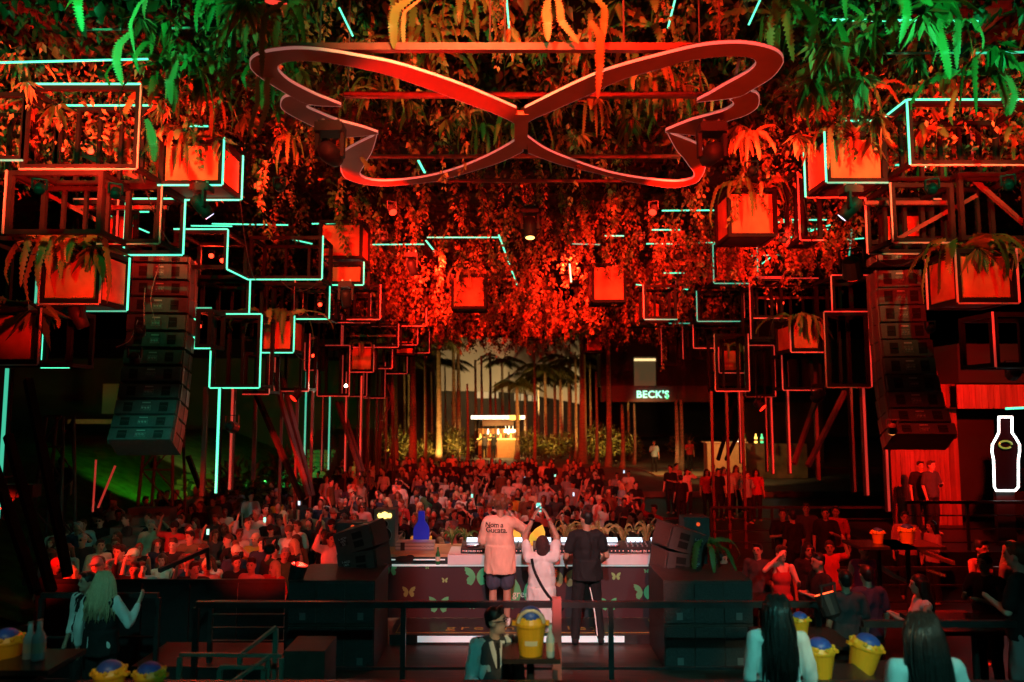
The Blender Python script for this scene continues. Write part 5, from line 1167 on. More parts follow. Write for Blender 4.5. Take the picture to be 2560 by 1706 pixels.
for x in np.linspace(a.x + 0.1, c.x - 0.1, 9):
    m = MB(); m.b2((x - 0.02, YB + 2.3, c.z + 0.1), (x + 0.02, YB + 2.35, a.z)); m.build('shelf_post', mat('post_brown', (0.3, 0.2, 0.1), 0.6), bw)
for k in range(14):
    m = MB(); x = a.x + 0.2 + (c.x - a.x - 0.4) * k / 13; m.lathe([(0.06, 0), (0.06, 0.22), (0.025, 0.3), (0.025, 0.4)], (x, YB + 2.25, c.z + 0.15 + 0.35 * (k % 2)), 8); m.build('bottle', [glow_y, glow_w, green_glass, mat('amber', (0.5, 0.2, 0.03), 0.2, emit=(1, .4, .05), es=0.5)][(k * 7) % 4], bw)
for i in range(4):
    p = P(1264 + 9 * i, 1078, YB + 1.5); m = MB(); m.ball(p, 0.13, 10, 8); m.tube([p + Vector((0, 0, 0.13)), p + Vector((0, 0, 1.2))], 0.01, 5); m.build('pendant_lamp', glow_w, BP)
for x in (P(1194, 1100, YB + 3).x, P(1293, 1100, YB + 3).x):
    m = MB(); m.tube([(x, YB + 3, TERR), (x, YB + 3, P(0, 1046, YB).z)], 0.08, 8); m.build('post', steel, BP)
point(BP, P(1230, 1060, YB + 1.2), WARM, 220, 0.2); point(BP, P(1275, 1065, YB + 1.2), WARM, 220, 0.2); spot(BP, P(1243, 1062, YB - 2.5), P(1243, 1135, YB), WARM, 420, 110)
# second warm counter at the right, before the dark sign building
a, c = P(1768, 1108, 36), P(1865, 1165, 36); m = MB(); m.b2((a.x, 36, TERR), (c.x, 36.7, a.z)); t = thing('side_bar', 'pale lit bar counter behind the slanting struts on the right', 'bar', ((a.x + c.x) / 2, 36.3, TERR)); m.build('counter', mat('counter_pale', (0.5, 0.38, 0.2), 0.6, var=0.1), t)
m = MB(); m.b2((a.x - 0.1, 35.9, a.z), (c.x + 0.1, 36.8, a.z + 0.05)); m.build('counter_top', mat('counter_top', (0.6, 0.5, 0.35), 0.4), t)
spot(t, P(1815, 1040, 33), P(1815, 1130, 36), WARM, 260, 80)
for k, px in enumerate((1848, 1862, 1890, 1905, 1930)): bottle(P(px, 1108, 36.3), 'small bright bottle on the right bar', [glow_w, green_glass, glow_y, mat('green_glow', (0.1, .5, .2), .4, emit=(.1, 1, .3), es=1.2)][k % 4], 0.45, 0.07, 'bottles on the right bar')
m = MB(); a, c = P(1866, 1110, 38), P(2020, 1190, 38); m.b2((a.x, 38, TERR), (c.x, 38.6, a.z)); tag(m.build('shelf_wall', mat('back_wood2', (0.2, 0.13, 0.07), 0.6, var=0.4, scale=2)), 'brown back bar shelf between the right struts', 'shelf')
slab('pit_to_terrace', 4.65, 22, 32.05, 44.55, -1.6, TERR - 0.02, conc_m)

# palms and shrubs of the back garden
trunk_m = mat('palm_bark', (0.30, 0.24, 0.17), 0.85, var=0.35, scale=5, bump=0.3, stretch=(1, 1, 3))
palm_leaf = leafmat('palm_leaf', (0.05, 0.07, 0.02), (0.14, 0.12, 0.04))
def palm_crown(n, L, seed):
    g = np.random.default_rng(seed); parts = []
    for i in range(n):
        a = 6.28 * i / n + g.random() * 0.4; up = 0.1 + 0.8 * g.random(); u = np.array([math.cos(a), math.sin(a), 0]); z = np.array([0, 0, 1.0]); l = L * (0.8 + 0.4 * g.random())
        pts = np.array([u * l * t + z * (up * l * t - 0.95 * l * t * t * (0.5 + up * 0.6)) for t in np.linspace(0, 1, 12)])
        T = np.gradient(pts, axis=0); k = np.repeat(np.arange(1, 12), 8); fr = np.tile(np.linspace(0, 1, 4, False), 22)
        fr = np.tile(np.linspace(0, 1, 8, False), 11); base = pts[k - 1] + (pts[k] - pts[k - 1]) * fr[:, None]
        T = T[k] / np.linalg.norm(T[k], axis=1, keepdims=True); side = np.cross(T, z); s = np.where(np.arange(len(k)) % 2 == 0, 1, -1)[:, None]
        d = side * s * 0.8 + T * 0.55 - z * (0.35 + 0.3 * g.random((len(k), 1))); t_ = k / 11.0
        Ls = 0.55 * l * 0.5 * np.sin(np.clip(t_ * 0.9 + 0.12, 0, 1) * math.pi) ** 0.6 + 0.1
        parts.append(leaf_tris(len(k), base, d, np.tile(z, (len(k), 1)) + g.normal(size=(len(k), 3)) * 0.2, Ls, np.full(len(k), 0.07), 0.1))
    return cat_mesh(parts)
PC = [np_mesh('crown', *palm_crown(13, 2.6, 70 + i), palm_leaf) for i in range(3)]
def palm(px, Y, top_py, label, r=0.16, crown=True, s=1.0, lean=0):
    b = P(px, 1120, Y); b.z = TERR; tp = P(px + lean, top_py, Y); t = thing('palm_tree', label, 'palm tree', b, 'palms in front of the lit hall')
    m = MB(); m.tube(resample([b, b + Vector((0.05, 0, 0.5)), (b + tp) / 2 + Vector((0.05, 0, 0)), tp], 10), [r * 1.7, r * 1.25] + [r * (1.05 - 0.35 * i / 7) for i in range(8)], 10); m.build('trunk', trunk_m, t, True)
    if crown: put('crown', PC[rnd.randrange(3)], t, tp - b, (0, 0, rnd.random() * 6), s)
for q in [(1023, 52, 860, 'pale palm trunk left of the pale hall', 0.17), (1096, 50, 850, 'pale leaning palm trunk at the left end of the hall', 0.18), (1133, 56, 840, 'dark palm trunk, left of the close pair', 0.16, False), (1145, 57, 842, 'dark palm trunk, right of the close pair', 0.17, False), (1188, 60, 900, 'thin palm trunk left of the bar roof', 0.13, False, 0.8),
          (1203, 61, 890, 'thin palm trunk over the bar roof end', 0.12, False, 0.8), (1225, 64, 880, 'dark palm trunk over the bar roof', 0.14, False), (1255, 66, 900, 'dark palm with yellow lit crown before the hall', 0.15, True, 0.9), (1292, 52, 960, 'pale palm trunk right of the bar counter', 0.15, True, 0.75), (1312, 56, 975, 'dark palm trunk right of the bar', 0.14, False, 1.0),
          (1362, 54, 920, 'thin lit palm trunk right of the bar', 0.13, True, 0.9), (1386, 58, 940, 'palm with broad dark crown before the hall end', 0.14, True, 1.1), (1400, 55, 930, 'thin dark palm trunk before the hall end', 0.12, False, 0.9), (1422, 58, 900, 'dark palm trunk at the right end of the hall', 0.16), (1455, 48, 820, 'thick black palm trunk between hall and beer sign', 0.24),
          (1520, 45.2, 850, 'dark palm trunk left of the beer sign', 0.16, False), (1555, 44, 1012, 'dim palm trunk under the beer sign', 0.12, False), (1030, 42, 800, 'black palm trunk left behind the red frames', 0.2), (985, 45, 830, 'black palm trunk by the far lattice tower', 0.2), (1690, 42, 1000, 'thin lit trunk right of the beer sign', 0.12, False), (1702, 43, 1000, 'second thin lit trunk right of the beer sign', 0.12, False)]: palm(*q)
for i, (px, Y, tp) in enumerate([(1062, 47, 880), (1078, 58, 930), (1112, 63, 905), (1168, 47, 960), (1238, 58, 955), (1272, 63, 930), (1335, 48, 870), (1345, 64, 945), (1405, 65, 950), (1438, 50, 880), (1475, 53, 905), (1490, 47, 930), (1010, 55, 900), (960, 52, 920), (1570, 52, 990), (1585, 47, 1010)]):
    palm(px, Y, tp, ['first', 'second', 'third', 'fourth', 'fifth', 'sixth', 'seventh', 'eighth', 'ninth', 'tenth', 'eleventh', 'twelfth', 'thirteenth', 'fourteenth', 'fifteenth', 'sixteenth'][i] + ' thin shadowy palm filling the gaps of the back garden', 0.09, i % 5 == 2, 0.75 + 0.1 * (i % 4))
def shrub(px, py, Y, w, h, label, m_=None, seed=0):
    g = np.random.default_rng(seed); b = P(px, py, Y); b.z = TERR; n = 420
    c = g.normal(size=(n, 3)); c /= np.linalg.norm(c, axis=1, keepdims=True); c *= (g.random((n, 1)) ** 0.4); base = c * np.array([w / 2, w / 2, h / 2]) + np.array([0, 0, h * 0.55])
    d = c + g.normal(size=(n, 3)) * 0.4 + np.array([0, 0, 0.3]); s = g.uniform(0.18, 0.42, n)
    V, Fc = leaf_tris(n, base, d, g.normal(size=(n, 3)) + np.array([0, 0, 1.0]), s, s * 0.35)
    t = thing('garden_shrub', label, 'shrub', b, 'shrubs lit yellow in the back garden'); put('foliage', np_mesh('foliage', V, Fc, m_ or palm_leaf), t)
    m = MB(); m.tube([b, b + Vector((0, 0, h * 0.5))], 0.05, 6); m.build('stem', trunk_m, t)
for i, (px, Y, w, h) in enumerate([(985, 48, 2.2, 2.2), (1010, 50, 1.6, 1.4), (1050, 49, 1.8, 1.3), (1085, 52, 1.5, 1.8), (1120, 51, 1.6, 2.4), (1150, 50, 1.8, 2.0), (1325, 52, 1.6, 1.9), (1350, 53, 1.5, 1.5), (1385, 52, 1.8, 1.6), (1425, 52, 1.6, 1.8), (1490, 50, 1.8, 2.4), (1520, 50, 1.8, 2.2), (1550, 51, 1.6, 2.0), (1580, 50, 1.4, 1.6), (1705, 52, 1.8, 1.6)]):
    shrub(px, 1135, Y, w, h, ['first', 'second', 'third', 'fourth', 'fifth', 'sixth', 'first', 'second', 'third', 'fourth', 'fifth', 'sixth', 'seventh', 'eighth', 'ninth', 'tenth', 'eleventh', 'twelfth'][i] + [' yellow lit shrub counted from the left, left of the bar pavilion', ' yellow lit shrub counted from the bar pavilion to the right'][px > 1250], None, i)
for px, Y, pw, gl in [(992, 46.5, 700, 1), (1098, 48.5, 700, 1), (1150, 48.5, 440, 1), (1330, 49.5, 700, 1), (1385, 50, 500, 1), (1500, 48, 640, 1), (1540, 48, 640, 1), (1040, 47, 520, 1)]:
    p = P(px, 1135, Y); p.z = TERR + 0.12; par_can(p, p + Vector((0.1, 1.6, 2.4)), (1.0, 0.50, 0.10), pw * 0.7, 'small yellow garden uplight among the shrubs', 110, 0.09, 'garden uplights', 2.0)
pp = P(1250, 1030, 66); par_can(Vector((pp.x - 4, 64, TERR + 4.0)), (pp.x - 5, 72, 6.5), (1, .62, .24), 1300, 'floodlight washing the pale hall from below', 120, 0.2, None, 2.0)
par_can(Vector((pp.x + 4, 62, TERR + 4.0)), (pp.x + 5, 68, 6), (1, .62, .24), 800, 'second floodlight washing the pale hall', 120, 0.2, None, 2.0)
p = P(1640, 1005, 45); spot(None, P(1620, 1012, 44.5), P(1620, 1090, 48.3), WARM, 90, 120).name = 'soffit_lamp'
m = MB(); p = P(1700, 1160, 40); m.b2((p.x - 1.5, 39, TERR), (p.x + 2.2, 41.5, TERR + 0.05)); tag(m.build('lit_paving', mat('paving_tan', (0.4, 0.32, 0.2), 0.7, var=0.15)), kind='structure')
spot(None, P(1700, 1060, 38.5), P(1700, 1160, 40), WARM, 200, 80).name = 'path_lamp'

# left slope with grass, paving and steps
grass_m = mat('lawn', (0.05, 0.10, 0.02), 0.9, var=0.5, scale=3, bump=0.6)
nx, ny = 26, 22; vs = []; fs = []
for j in range(ny):
    for i in range(nx):
        x = -26 + 17.5 * i / (nx - 1); y = 15 + 33 * j / (ny - 1)
        s = min(1, max(0, (-x - 8.5) / 9)); z = PIT - 0.05 + 3.1 * s * s * (3 - 2 * s) + 0.1 * math.sin(x * 1.3 + y * 0.7) * s
        vs.append((x, y, z))
fs = [(j * nx + i, j * nx + i + 1, (j + 1) * nx + i + 1, (j + 1) * nx + i) for j in range(ny - 1) for i in range(nx - 1)]
m = MB(); m.add(vs, fs); tag(m.build('grass_slope', grass_m, None, True), kind='structure')
def stairs(px0, px1, Y0, z0, n, label, rise=0.17, run=0.38):
    t = thing('concrete_stairs', label, 'stairs', (xw(px0, Y0), Y0, z0), 'stairs on the left slope')
    for k in range(n):
        m = MB(); m.b2((xw(px0, Y0), Y0 + run * k, z0 + rise * k - 0.6), (xw(px1, Y0), Y0 + run * (k + 1) - 0.004, z0 + rise * (k + 1))); m.build('step', conc_m, t)
stairs(60, 195, 14.5, PIT, 11, 'red lit stairs at the lower left'); stairs(300, 430, 24, PIT - 0.2, 12, 'dark stairs behind the left speaker array'); stairs(640, 760, 30, PIT, 14, 'green lit stairs behind the slanting struts')
a, c = P(170, 1036, 34), P(290, 1060, 34); m = MB(); m.b2((a.x, 34, c.z), (c.x, 36, c.z + 0.2)); tag(m.build('terrace_paving', mat('paving_tan', (0.4, 0.32, 0.2), 0.7)), kind='structure')
for i in range(12):
    pass
m = MB(); a = P(-60, 900, 40); m.b2((a.x - 20, 44, -1.6), (xw(930, 44), 46, 6)); tag(m.build('hall_wall', dark_wall), 'black hall wall behind the left slope', 'wall')
m = MB(); a, c = P(258, 960, 40), P(290, 1035, 40); m.b2((a.x, 40, c.z), (c.x, 40.2, a.z)); tag(m.build('pale_door', mat('door_grey', (0.3, 0.27, 0.22), 0.7)), 'dim pale door left of the left speaker array', 'door')
par_can((-11.5, 24, 1.2), (-15, 30, 0.6), LIME, 170, 'green flood lamp on the left slope', 95, 0.14, 'green flood lamps', 1.0)
par_can((-9.2, 29, 0.6), (-11.5, 34, -0.3), (0.05, 1, .12), 420, 'green flood lamp behind the struts', 90, 0.14, 'green flood lamps', 1.0)
par_can((-12, 30, 1.6), (-16, 36, 1.8), (1, .75, .3), 160, 'warm lamp over the left paving', 90, 0.1, None, 2.0)
# palm-like bush at far left
for i, (px, py, Y) in enumerate([(230, 900, 30), (130, 930, 26), (720, 1090, 28), (600, 1110, 24)]):
    shrub(px, py, Y, 1.8, 1.8, ['dark shrub high on the left slope', 'dark shrub at the far left', 'green lit shrub behind the red struts', 'green lit shrub left of the struts'][i], leaf_g, 90 + i)

# ------------------------------------------------------------------ red hall on the right with the neon bottle
YR = 18.5
RH = thing('red_hall', 'red boarded hall front at the right edge', 'building', (xw(2420, YR), YR, 0.0))
a, c = P(2392, 962, YR), P(2640, 1022, YR); n = 16; w = (c.x - a.x) / n
for k in range(n):
    m = MB(); m.b2((a.x + w * k + 0.006, YR + rnd.uniform(0, 0.012), c.z), (a.x + w * (k + 1) - 0.006, YR + 0.05, a.z)); m.build('board', mat('red_board', (0.30, 0.10, 0.07), 0.6, var=0.25, scale=3, stretch=(5, 5, .5), obj_rand=0.25), RH)
a, c = P(2225, 1105, 19.4), P(2402, 1215, 19.4); n = 14; w = (c.x - a.x) / n
for k in range(n):
    m = MB(); m.b2((a.x + w * k + 0.005, 19.4 + rnd.uniform(0, 0.012), 0.0), (a.x + w * (k + 1) - 0.005, 19.45, P(0, 930, 19.4).z)); m.build('board', MATS['red_board'], RH)
a, c = P(2402, 1022, YR), P(2660, 1250, YR); m = MB(); m.b2((a.x, YR + 2.5, 0.0), (c.x, YR + 2.6, a.z + 1)); m.build('back_wall', dark_wall, RH)
m = MB(); m.b2((a.x, YR + 0.06, a.z - 0.005), (c.x, YR + 2.6, a.z + 0.03)); m.build('soffit', dark_wall, RH)
m = MB(); m.b2(P(2392, 860, YR), P(2680, 958, YR) + Vector((0, 2.6, 0))); m.build('roof', mat('roof_black', (0.015, 0.014, 0.014), 0.8), RH)
a, c = P(2515, 1018, 17.5), P(2580, 1024, 17.5); m = MB(); m.bar(P(2515, 1022, 17.5), P(2600, 1018, 17.5), 0.05); tag(m.build('tube_light', led), 'short teal tube light under the red hall edge', 'tube light')
NB = thing('neon_bottle', 'white neon outline of a bottle on a black board', 'neon sign', P(2513, 1228, 16.4))
ol = [(2497, 1043), (2530, 1043), (2530, 1082), (2540, 1096), (2549, 1112), (2549, 1130), (2546, 1150), (2546, 1218), (2538, 1227), (2491, 1227), (2486, 1218), (2484, 1150), (2480, 1130), (2481, 1112), (2490, 1096), (2497, 1082), (2497, 1043)]
m = MB(); q = [P(x, y, 16.4) for x, y in ol]
for a, c in zip(q[:-1], q[1:]): m.capsule(a, c, 0.023, None, 8)
m.build('neon_tube', mat('neon_white', (0.6, 0.7, 0.65), 0.4, emit=(0.86, 1.0, 0.95), es=3.5), NB)
m = MB(); m.prism([P(x, y, 16.5) for x, y in ol[:-1]], (0, 0.06, 0)); m.build('bottle_board', mat('board_black', (0.004, 0.003, 0.004), 1.0, spec=0.0), NB)
m = MB(); c = P(2514, 1112, 16.42); m.tube([c + Vector((0.14 * math.cos(t), 0, 0.08 * math.sin(t))) for t in np.linspace(0, 5.6, 14)], 0.02, 6); m.build('neck_mark', mat('neck_gold', (0.04, 0.10, 0.02), 0.3, emit=(.4, .8, .1), es=0.25), NB)
m = MB(); a = P(2513, 1228, 16.5); m.b2((a.x - 0.2, 16.5, 0.0), (a.x + 0.2, 16.6, a.z - 0.002)); m.build('stand', rub, NB)
# dark steps down from the gallery
t = thing('gallery_steps', 'glossy black steps below the neon bottle', 'steps', P(2500, 1330, 14))
for k in range(7):
    y = 15.7 - 0.3 * k; m = MB(); m.b2((xw(2470, 15), y - 0.28, -0.75), (xw(2620, 15), y, 0.0 - 0.105 * (k + 1))); m.build('step', mat('gloss_black', (0.02, 0.02, 0.022), 0.2), t)
# ================================================================== PEOPLE
V3 = Vector
def skel(arms=(None, None), legs='stand', twist=0.0, lean=0.0, head=(0, 0), hip=0.93, kneel=False):
    """joints of a 1.75 m figure facing +Y; arms = (left, right), each None or (elbow, wrist)"""
    J = {}
    dz = hip - 0.93
    J['pel'] = V3((0, 0, hip)); J['abd'] = V3((0, lean * 0.14, 1.10 + dz)); J['che'] = V3((0, lean * 0.32, 1.29 + dz)); J['nec'] = V3((0, lean * 0.47, 1.475 + dz))
    J['hd'] = V3((0, lean * 0.56 + 0.022, 1.625 + dz)); J['head'] = head
    for s, nm, a in ((-1, 'l', arms[0]), (1, 'r', arms[1])):
        J[nm + 'sh'] = V3((s * 0.178, lean * 0.42 - 0.01, 1.415 + dz))
        if a is None: a = ((s * 0.235, -0.03 + lean * 0.3, 1.135 + dz), (s * 0.245, 0.06 + lean * 0.3, 0.89 + dz))
        J[nm + 'el'], J[nm + 'wr'] = V3(a[0]), V3(a[1])
        if a[1][2] > 1.42 + dz and a[0][2] > 1.35 + dz: J[nm + 'sh'] = J[nm + 'sh'] + V3((-s * 0.01, 0, 0.045))
        if kneel:
            J[nm + 'hp'] = V3((s * 0.09, 0, hip)); J[nm + 'kn'] = V3((s * 0.13, 0.12, 0.08)); J[nm + 'an'] = V3((s * 0.12, -0.33, 0.07)); J[nm + 'to'] = V3((s * 0.12, -0.43, 0.03))
        else:
            w = {'stand': 0.10, 'wide': 0.17, 'close': 0.07}[legs]
            J[nm + 'hp'] = V3((s * 0.09, 0, hip - 0.01)); J[nm + 'kn'] = V3((s * (0.09 + w) / 2 * 1.02, 0.03, 0.50)); J[nm + 'an'] = V3((s * w, -0.02, 0.085)); J[nm + 'to'] = V3((s * w * 1.15, 0.14, 0.03))
    return J
def head_mat(J): return Matrix.Translation(J['hd']) @ Matrix.Rotation(R(J['head'][0]), 4, 'Z') @ Matrix.Rotation(R(J['head'][1]), 4, 'X')
def hand_mb(m, el, wr, fingers, s, curl=0.5, palm_n=None):
    d = (wr - el).normalized(); n = palm_n or (V3((-s, 0, 0)) - d * d.dot(V3((-s, 0, 0)))); n = V3(n).normalized(); t = d.cross(n) * (-s)
    pc = wr + d * 0.045
    if not fingers:
        m.capsule(wr, wr + d * 0.075, 0.026, 0.03, 8); m.capsule(wr + d * 0.08, wr + d * 0.13 + n * 0.03 * curl, 0.026, 0.018, 8); m.capsule(wr + d * 0.03, wr + d * 0.08 + t * 0.045 + n * 0.02, 0.013, 0.01, 6); return
    for k in (-1, 0, 1): m.capsule(wr + d * 0.01 + t * 0.014 * k, wr + d * 0.085 + t * 0.022 * k, 0.016, 0.0145, 8)
    for k, (off, L) in enumerate(((0.031, 0.072), (0.011, 0.082), (-0.01, 0.076), (-0.03, 0.060))):
        b = wr + d * 0.088 + t * off; d1 = (d + n * curl * 0.35 + t * off * 2.0).normalized(); q = b + d1 * L * 0.5; d2 = (d + n * curl * 1.1 + t * off).normalized(); e = q + d2 * L * 0.5
        m.capsule(b - d * 0.02, q, 0.0092, 0.0085, 7); m.capsule(q, e, 0.0085, 0.0070, 7)
    b = wr + d * 0.025 + t * 0.022; q = b + (d * 0.6 + t * 0.8 + n * 0.3).normalized() * 0.042; e = q + (d * 0.9 + t * 0.25 + n * 0.5).normalized() * 0.034
    m.capsule(b, q, 0.0125, 0.0105, 7); m.capsule(q, e, 0.0105, 0.008, 7)
def body_mesh(J, voxel, fem=False, fingers=False, curl=0.5, m_=None, palms=(None, None)):
    m = MB(); g = 0.92 if fem else 1.0
    m.ball(J['che'], (0.150 * g, 0.098, 0.19), 14, 10); m.ball(J['abd'], (0.132 * g, 0.092, 0.16), 14, 10); m.ball(J['pel'] + V3((0, 0, -0.01)), (0.158, 0.108, 0.13), 14, 10)
    m.capsule(J['lsh'] * 0.75 + J['rsh'] * 0.25, J['rsh'] * 0.75 + J['lsh'] * 0.25, 0.062 * g, None, 10)
    m.capsule(J['nec'] - V3((0, 0, 0.05)), J['hd'] - V3((0, 0.015, 0.05)), 0.056 * g, 0.05 * g, 10)
    M = head_mat(J); h = MB(M)
    h.ball((0, -0.004, 0.022), (0.074, 0.094, 0.098), 14, 10); h.ball((0, 0.018, -0.05), (0.057, 0.067, 0.068), 12, 8); h.capsule((0, 0.085, 0.012), (0, 0.103, -0.022), 0.011, 0.016, 7); h.ball((0, 0.06, -0.088), (0.03, 0.026, 0.022), 8, 6)
    h.capsule((-0.04, 0.074, 0.034), (0.04, 0.074, 0.034), 0.015, None, 7); h.capsule((-0.016, 0.079, -0.052), (0.016, 0.079, -0.052), 0.009, None, 6)
    for s in (-1, 1): h.ball((s * 0.075, -0.005, -0.008), (0.012, 0.022, 0.034), 8, 6)
    o = len(m.v); m.v += h.v; m.f += [tuple(i + o for i in f) for f in h.f]; m.mi += h.mi
    for s, n in ((-1, 'l'), (1, 'r')):
        m.capsule(J[n + 'sh'], J[n + 'el'], 0.053 * g, 0.040 * g, 10); m.capsule(J[n + 'el'], J[n + 'wr'], 0.040 * g, 0.027 * g, 10)
        hand_mb(m, J[n + 'el'], J[n + 'wr'], fingers, s, curl, palms[0 if s < 0 else 1])
        m.capsule(J[n + 'hp'], J[n + 'kn'], 0.086, 0.056, 10); kn, an = J[n + 'kn'], J[n + 'an']
        m.capsule(kn, kn * 0.62 + an * 0.38 + V3((0, -0.012, 0)), 0.054, 0.056, 10); m.capsule(kn * 0.62 + an * 0.38 + V3((0, -0.012, 0)), an, 0.054, 0.037, 10)
        m.capsule(an + V3((0, -0.025, -0.04)), J[n + 'to'], 0.038, 0.030, 8)
    return remesh(m, voxel, m_ or SKIN[0], 2, 'person')
from mathutils import noise
def wrinkle(me, amp, f=9.0, seed=0.0):
    """folds: ridged noise pushed along the normals, drawn out lengthwise"""
    nn = [v.normal.copy() for v in me.vertices]
    for v, n in zip(me.vertices, nn):
        c = v.co; q = V3((c.x * f + seed, c.y * f, c.z * f * 0.45 + 0.6 * math.sin(c.x * 7 + seed)))
        h = 1 - 2 * abs(noise.noise(q)) + 0.5 * noise.noise(q * 2.3)
        v.co = c + n * (h - 0.45) * amp
    me.update(); return me
def lerp(a, b, t): return a * (1 - t) + b * t
def shirt_mesh(J, voxel, m_, sleeve=0.75, hem=0.86, loose=0.018, fem=False, name='shirt', flare=0.0, sides=(1, 1)):
    m = MB(); g = 0.93 if fem else 1.0; L = loose
    m.ball(J['che'] + V3((0, 0, 0.0)), (0.150 * g + L, 0.098 + L, 0.19 + L * 0.3), 16, 12); m.ball(J['abd'] + V3((0, 0, 0.06)), (0.146 * g + L * 1.35, 0.098 + L * 1.2, 0.2), 16, 12)
    m.capsule(J['lsh'] * 0.9 + J['rsh'] * 0.1, J['rsh'] * 0.9 + J['lsh'] * 0.1, 0.060 * g + L * 0.7, None, 10)
    if fem: 
        for s in (-1, 1): m.ball(J['che'] + V3((s * 0.065, 0.075, 0.0)), (0.06, 0.055, 0.06), 10, 8)
    z1 = J['abd'].z; n = 5
    rings = []
    for k in range(n + 1):
        t = k / n; z = z1 + (hem - z1) * t; y = lerp(J['abd'].y, J['pel'].y, t); rings.append((0.146 + L * 1.45 + 0.016 * t + flare * t, 0.100 + L * 1.4 + 0.016 * t + flare * t, y, z))
    vs = []; q = 18
    for rx, ry, y, z in rings: vs += [V3((rx * math.cos(2 * math.pi * i / q), y + ry * math.sin(2 * math.pi * i / q), z)) for i in range(q)]
    fs = [(k * q + i, (k + 1) * q + i, (k + 1) * q + (i + 1) % q, k * q + (i + 1) % q) for k in range(n) for i in range(q)] + [tuple(range(q)), tuple(n * q + i for i in range(q))[::-1]]
    m.add(vs, fs)
    for s, nn in ((0, 'l'), (1, 'r')):
        if sleeve <= 0 or not sides[s]: continue
        sh, el, wr = J[nn + 'sh'], J[nn + 'el'], J[nn + 'wr']
        if sleeve <= 1: m.capsule(sh, lerp(sh, el, sleeve), 0.055 * g + L * 0.45, 0.048 * g + L * 0.75, 10)
        else: m.capsule(sh, el, 0.056 * g + L * 0.8, 0.046 * g + L * 0.7, 10); m.capsule(el, lerp(el, wr, sleeve - 1), 0.046 * g + L * 0.6, 0.034 * g + L * 0.5, 10)
    return wrinkle(remesh(m, voxel, m_, 2, name), 0.013 if voxel < 0.02 else 0.010, 9.0, hem * 31 + loose * 400)
def trousers_mesh(J, voxel, m_, to=1.0, loose=0.014, name='trousers'):
    """to: 0.45 shorts ... 1.0 ankle length (measured hip - knee - ankle)"""
    m = MB(); L = loose
    m.ball(J['pel'] + V3((0, 0, -0.01)), (0.158 + L, 0.108 + L, 0.13), 14, 10)
    for n in 'lr':
        hp, kn, an = J[n + 'hp'], J[n + 'kn'], J[n + 'an']
        if to <= 0.5: m.capsule(hp, lerp(hp, kn, to * 2), 0.088 + L, 0.070 + L * 1.3, 10)
        else: m.capsule(hp, kn, 0.088 + L, 0.058 + L, 10); m.capsule(kn, lerp(kn, an, to * 2 - 1), 0.057 + L, 0.044 + L, 10)
    return wrinkle(remesh(m, voxel, m_, 2, name), 0.008, 10.0, to * 13)
def shoes_mesh(J, voxel, m_, name='shoes'):
    m = MB()
    for n in 'lr':
        an, to = J[n + 'an'], J[n + 'to']; m.capsule(an + V3((0, -0.03, -0.035)), to + V3((0, 0.01, 0.008)), 0.047, 0.040, 9); m.capsule(an, an + V3((0, 0, -0.04)), 0.05, 0.05, 8)
    return remesh(m, voxel, m_, 1, name)
def dress_mesh(J, voxel, m_, hem=0.55, name='dress'):
    m = MB(); m.ball(J['che'] + V3((0, 0.01, -0.03)), (0.150, 0.108, 0.15), 16, 12); m.ball(J['abd'], (0.138, 0.10, 0.17), 16, 12); m.ball(J['pel'], (0.178, 0.128, 0.15), 16, 12)
    vs = []; q = 18
    for k in range(4):
        t = k / 3; z = lerp(J['pel'].z, hem, t); vs += [V3(((0.172 + 0.03 * t) * math.cos(2 * math.pi * i / q), (0.125 + 0.045 * t) * math.sin(2 * math.pi * i / q), z)) for i in range(q)]
    m.add(vs, [(k * q + i, (k + 1) * q + i, (k + 1) * q + (i + 1) % q, k * q + (i + 1) % q) for k in range(3) for i in range(q)] + [tuple(range(q)), tuple(3 * q + i for i in range(q))[::-1]])
    for s in (-1, 1): m.capsule((s * 0.09, 0.07, J['che'].z + 0.08), (s * 0.10, 0.0, J['nec'].z - 0.01), 0.017, None, 7)
    return remesh(m, voxel, m_, 2, name)
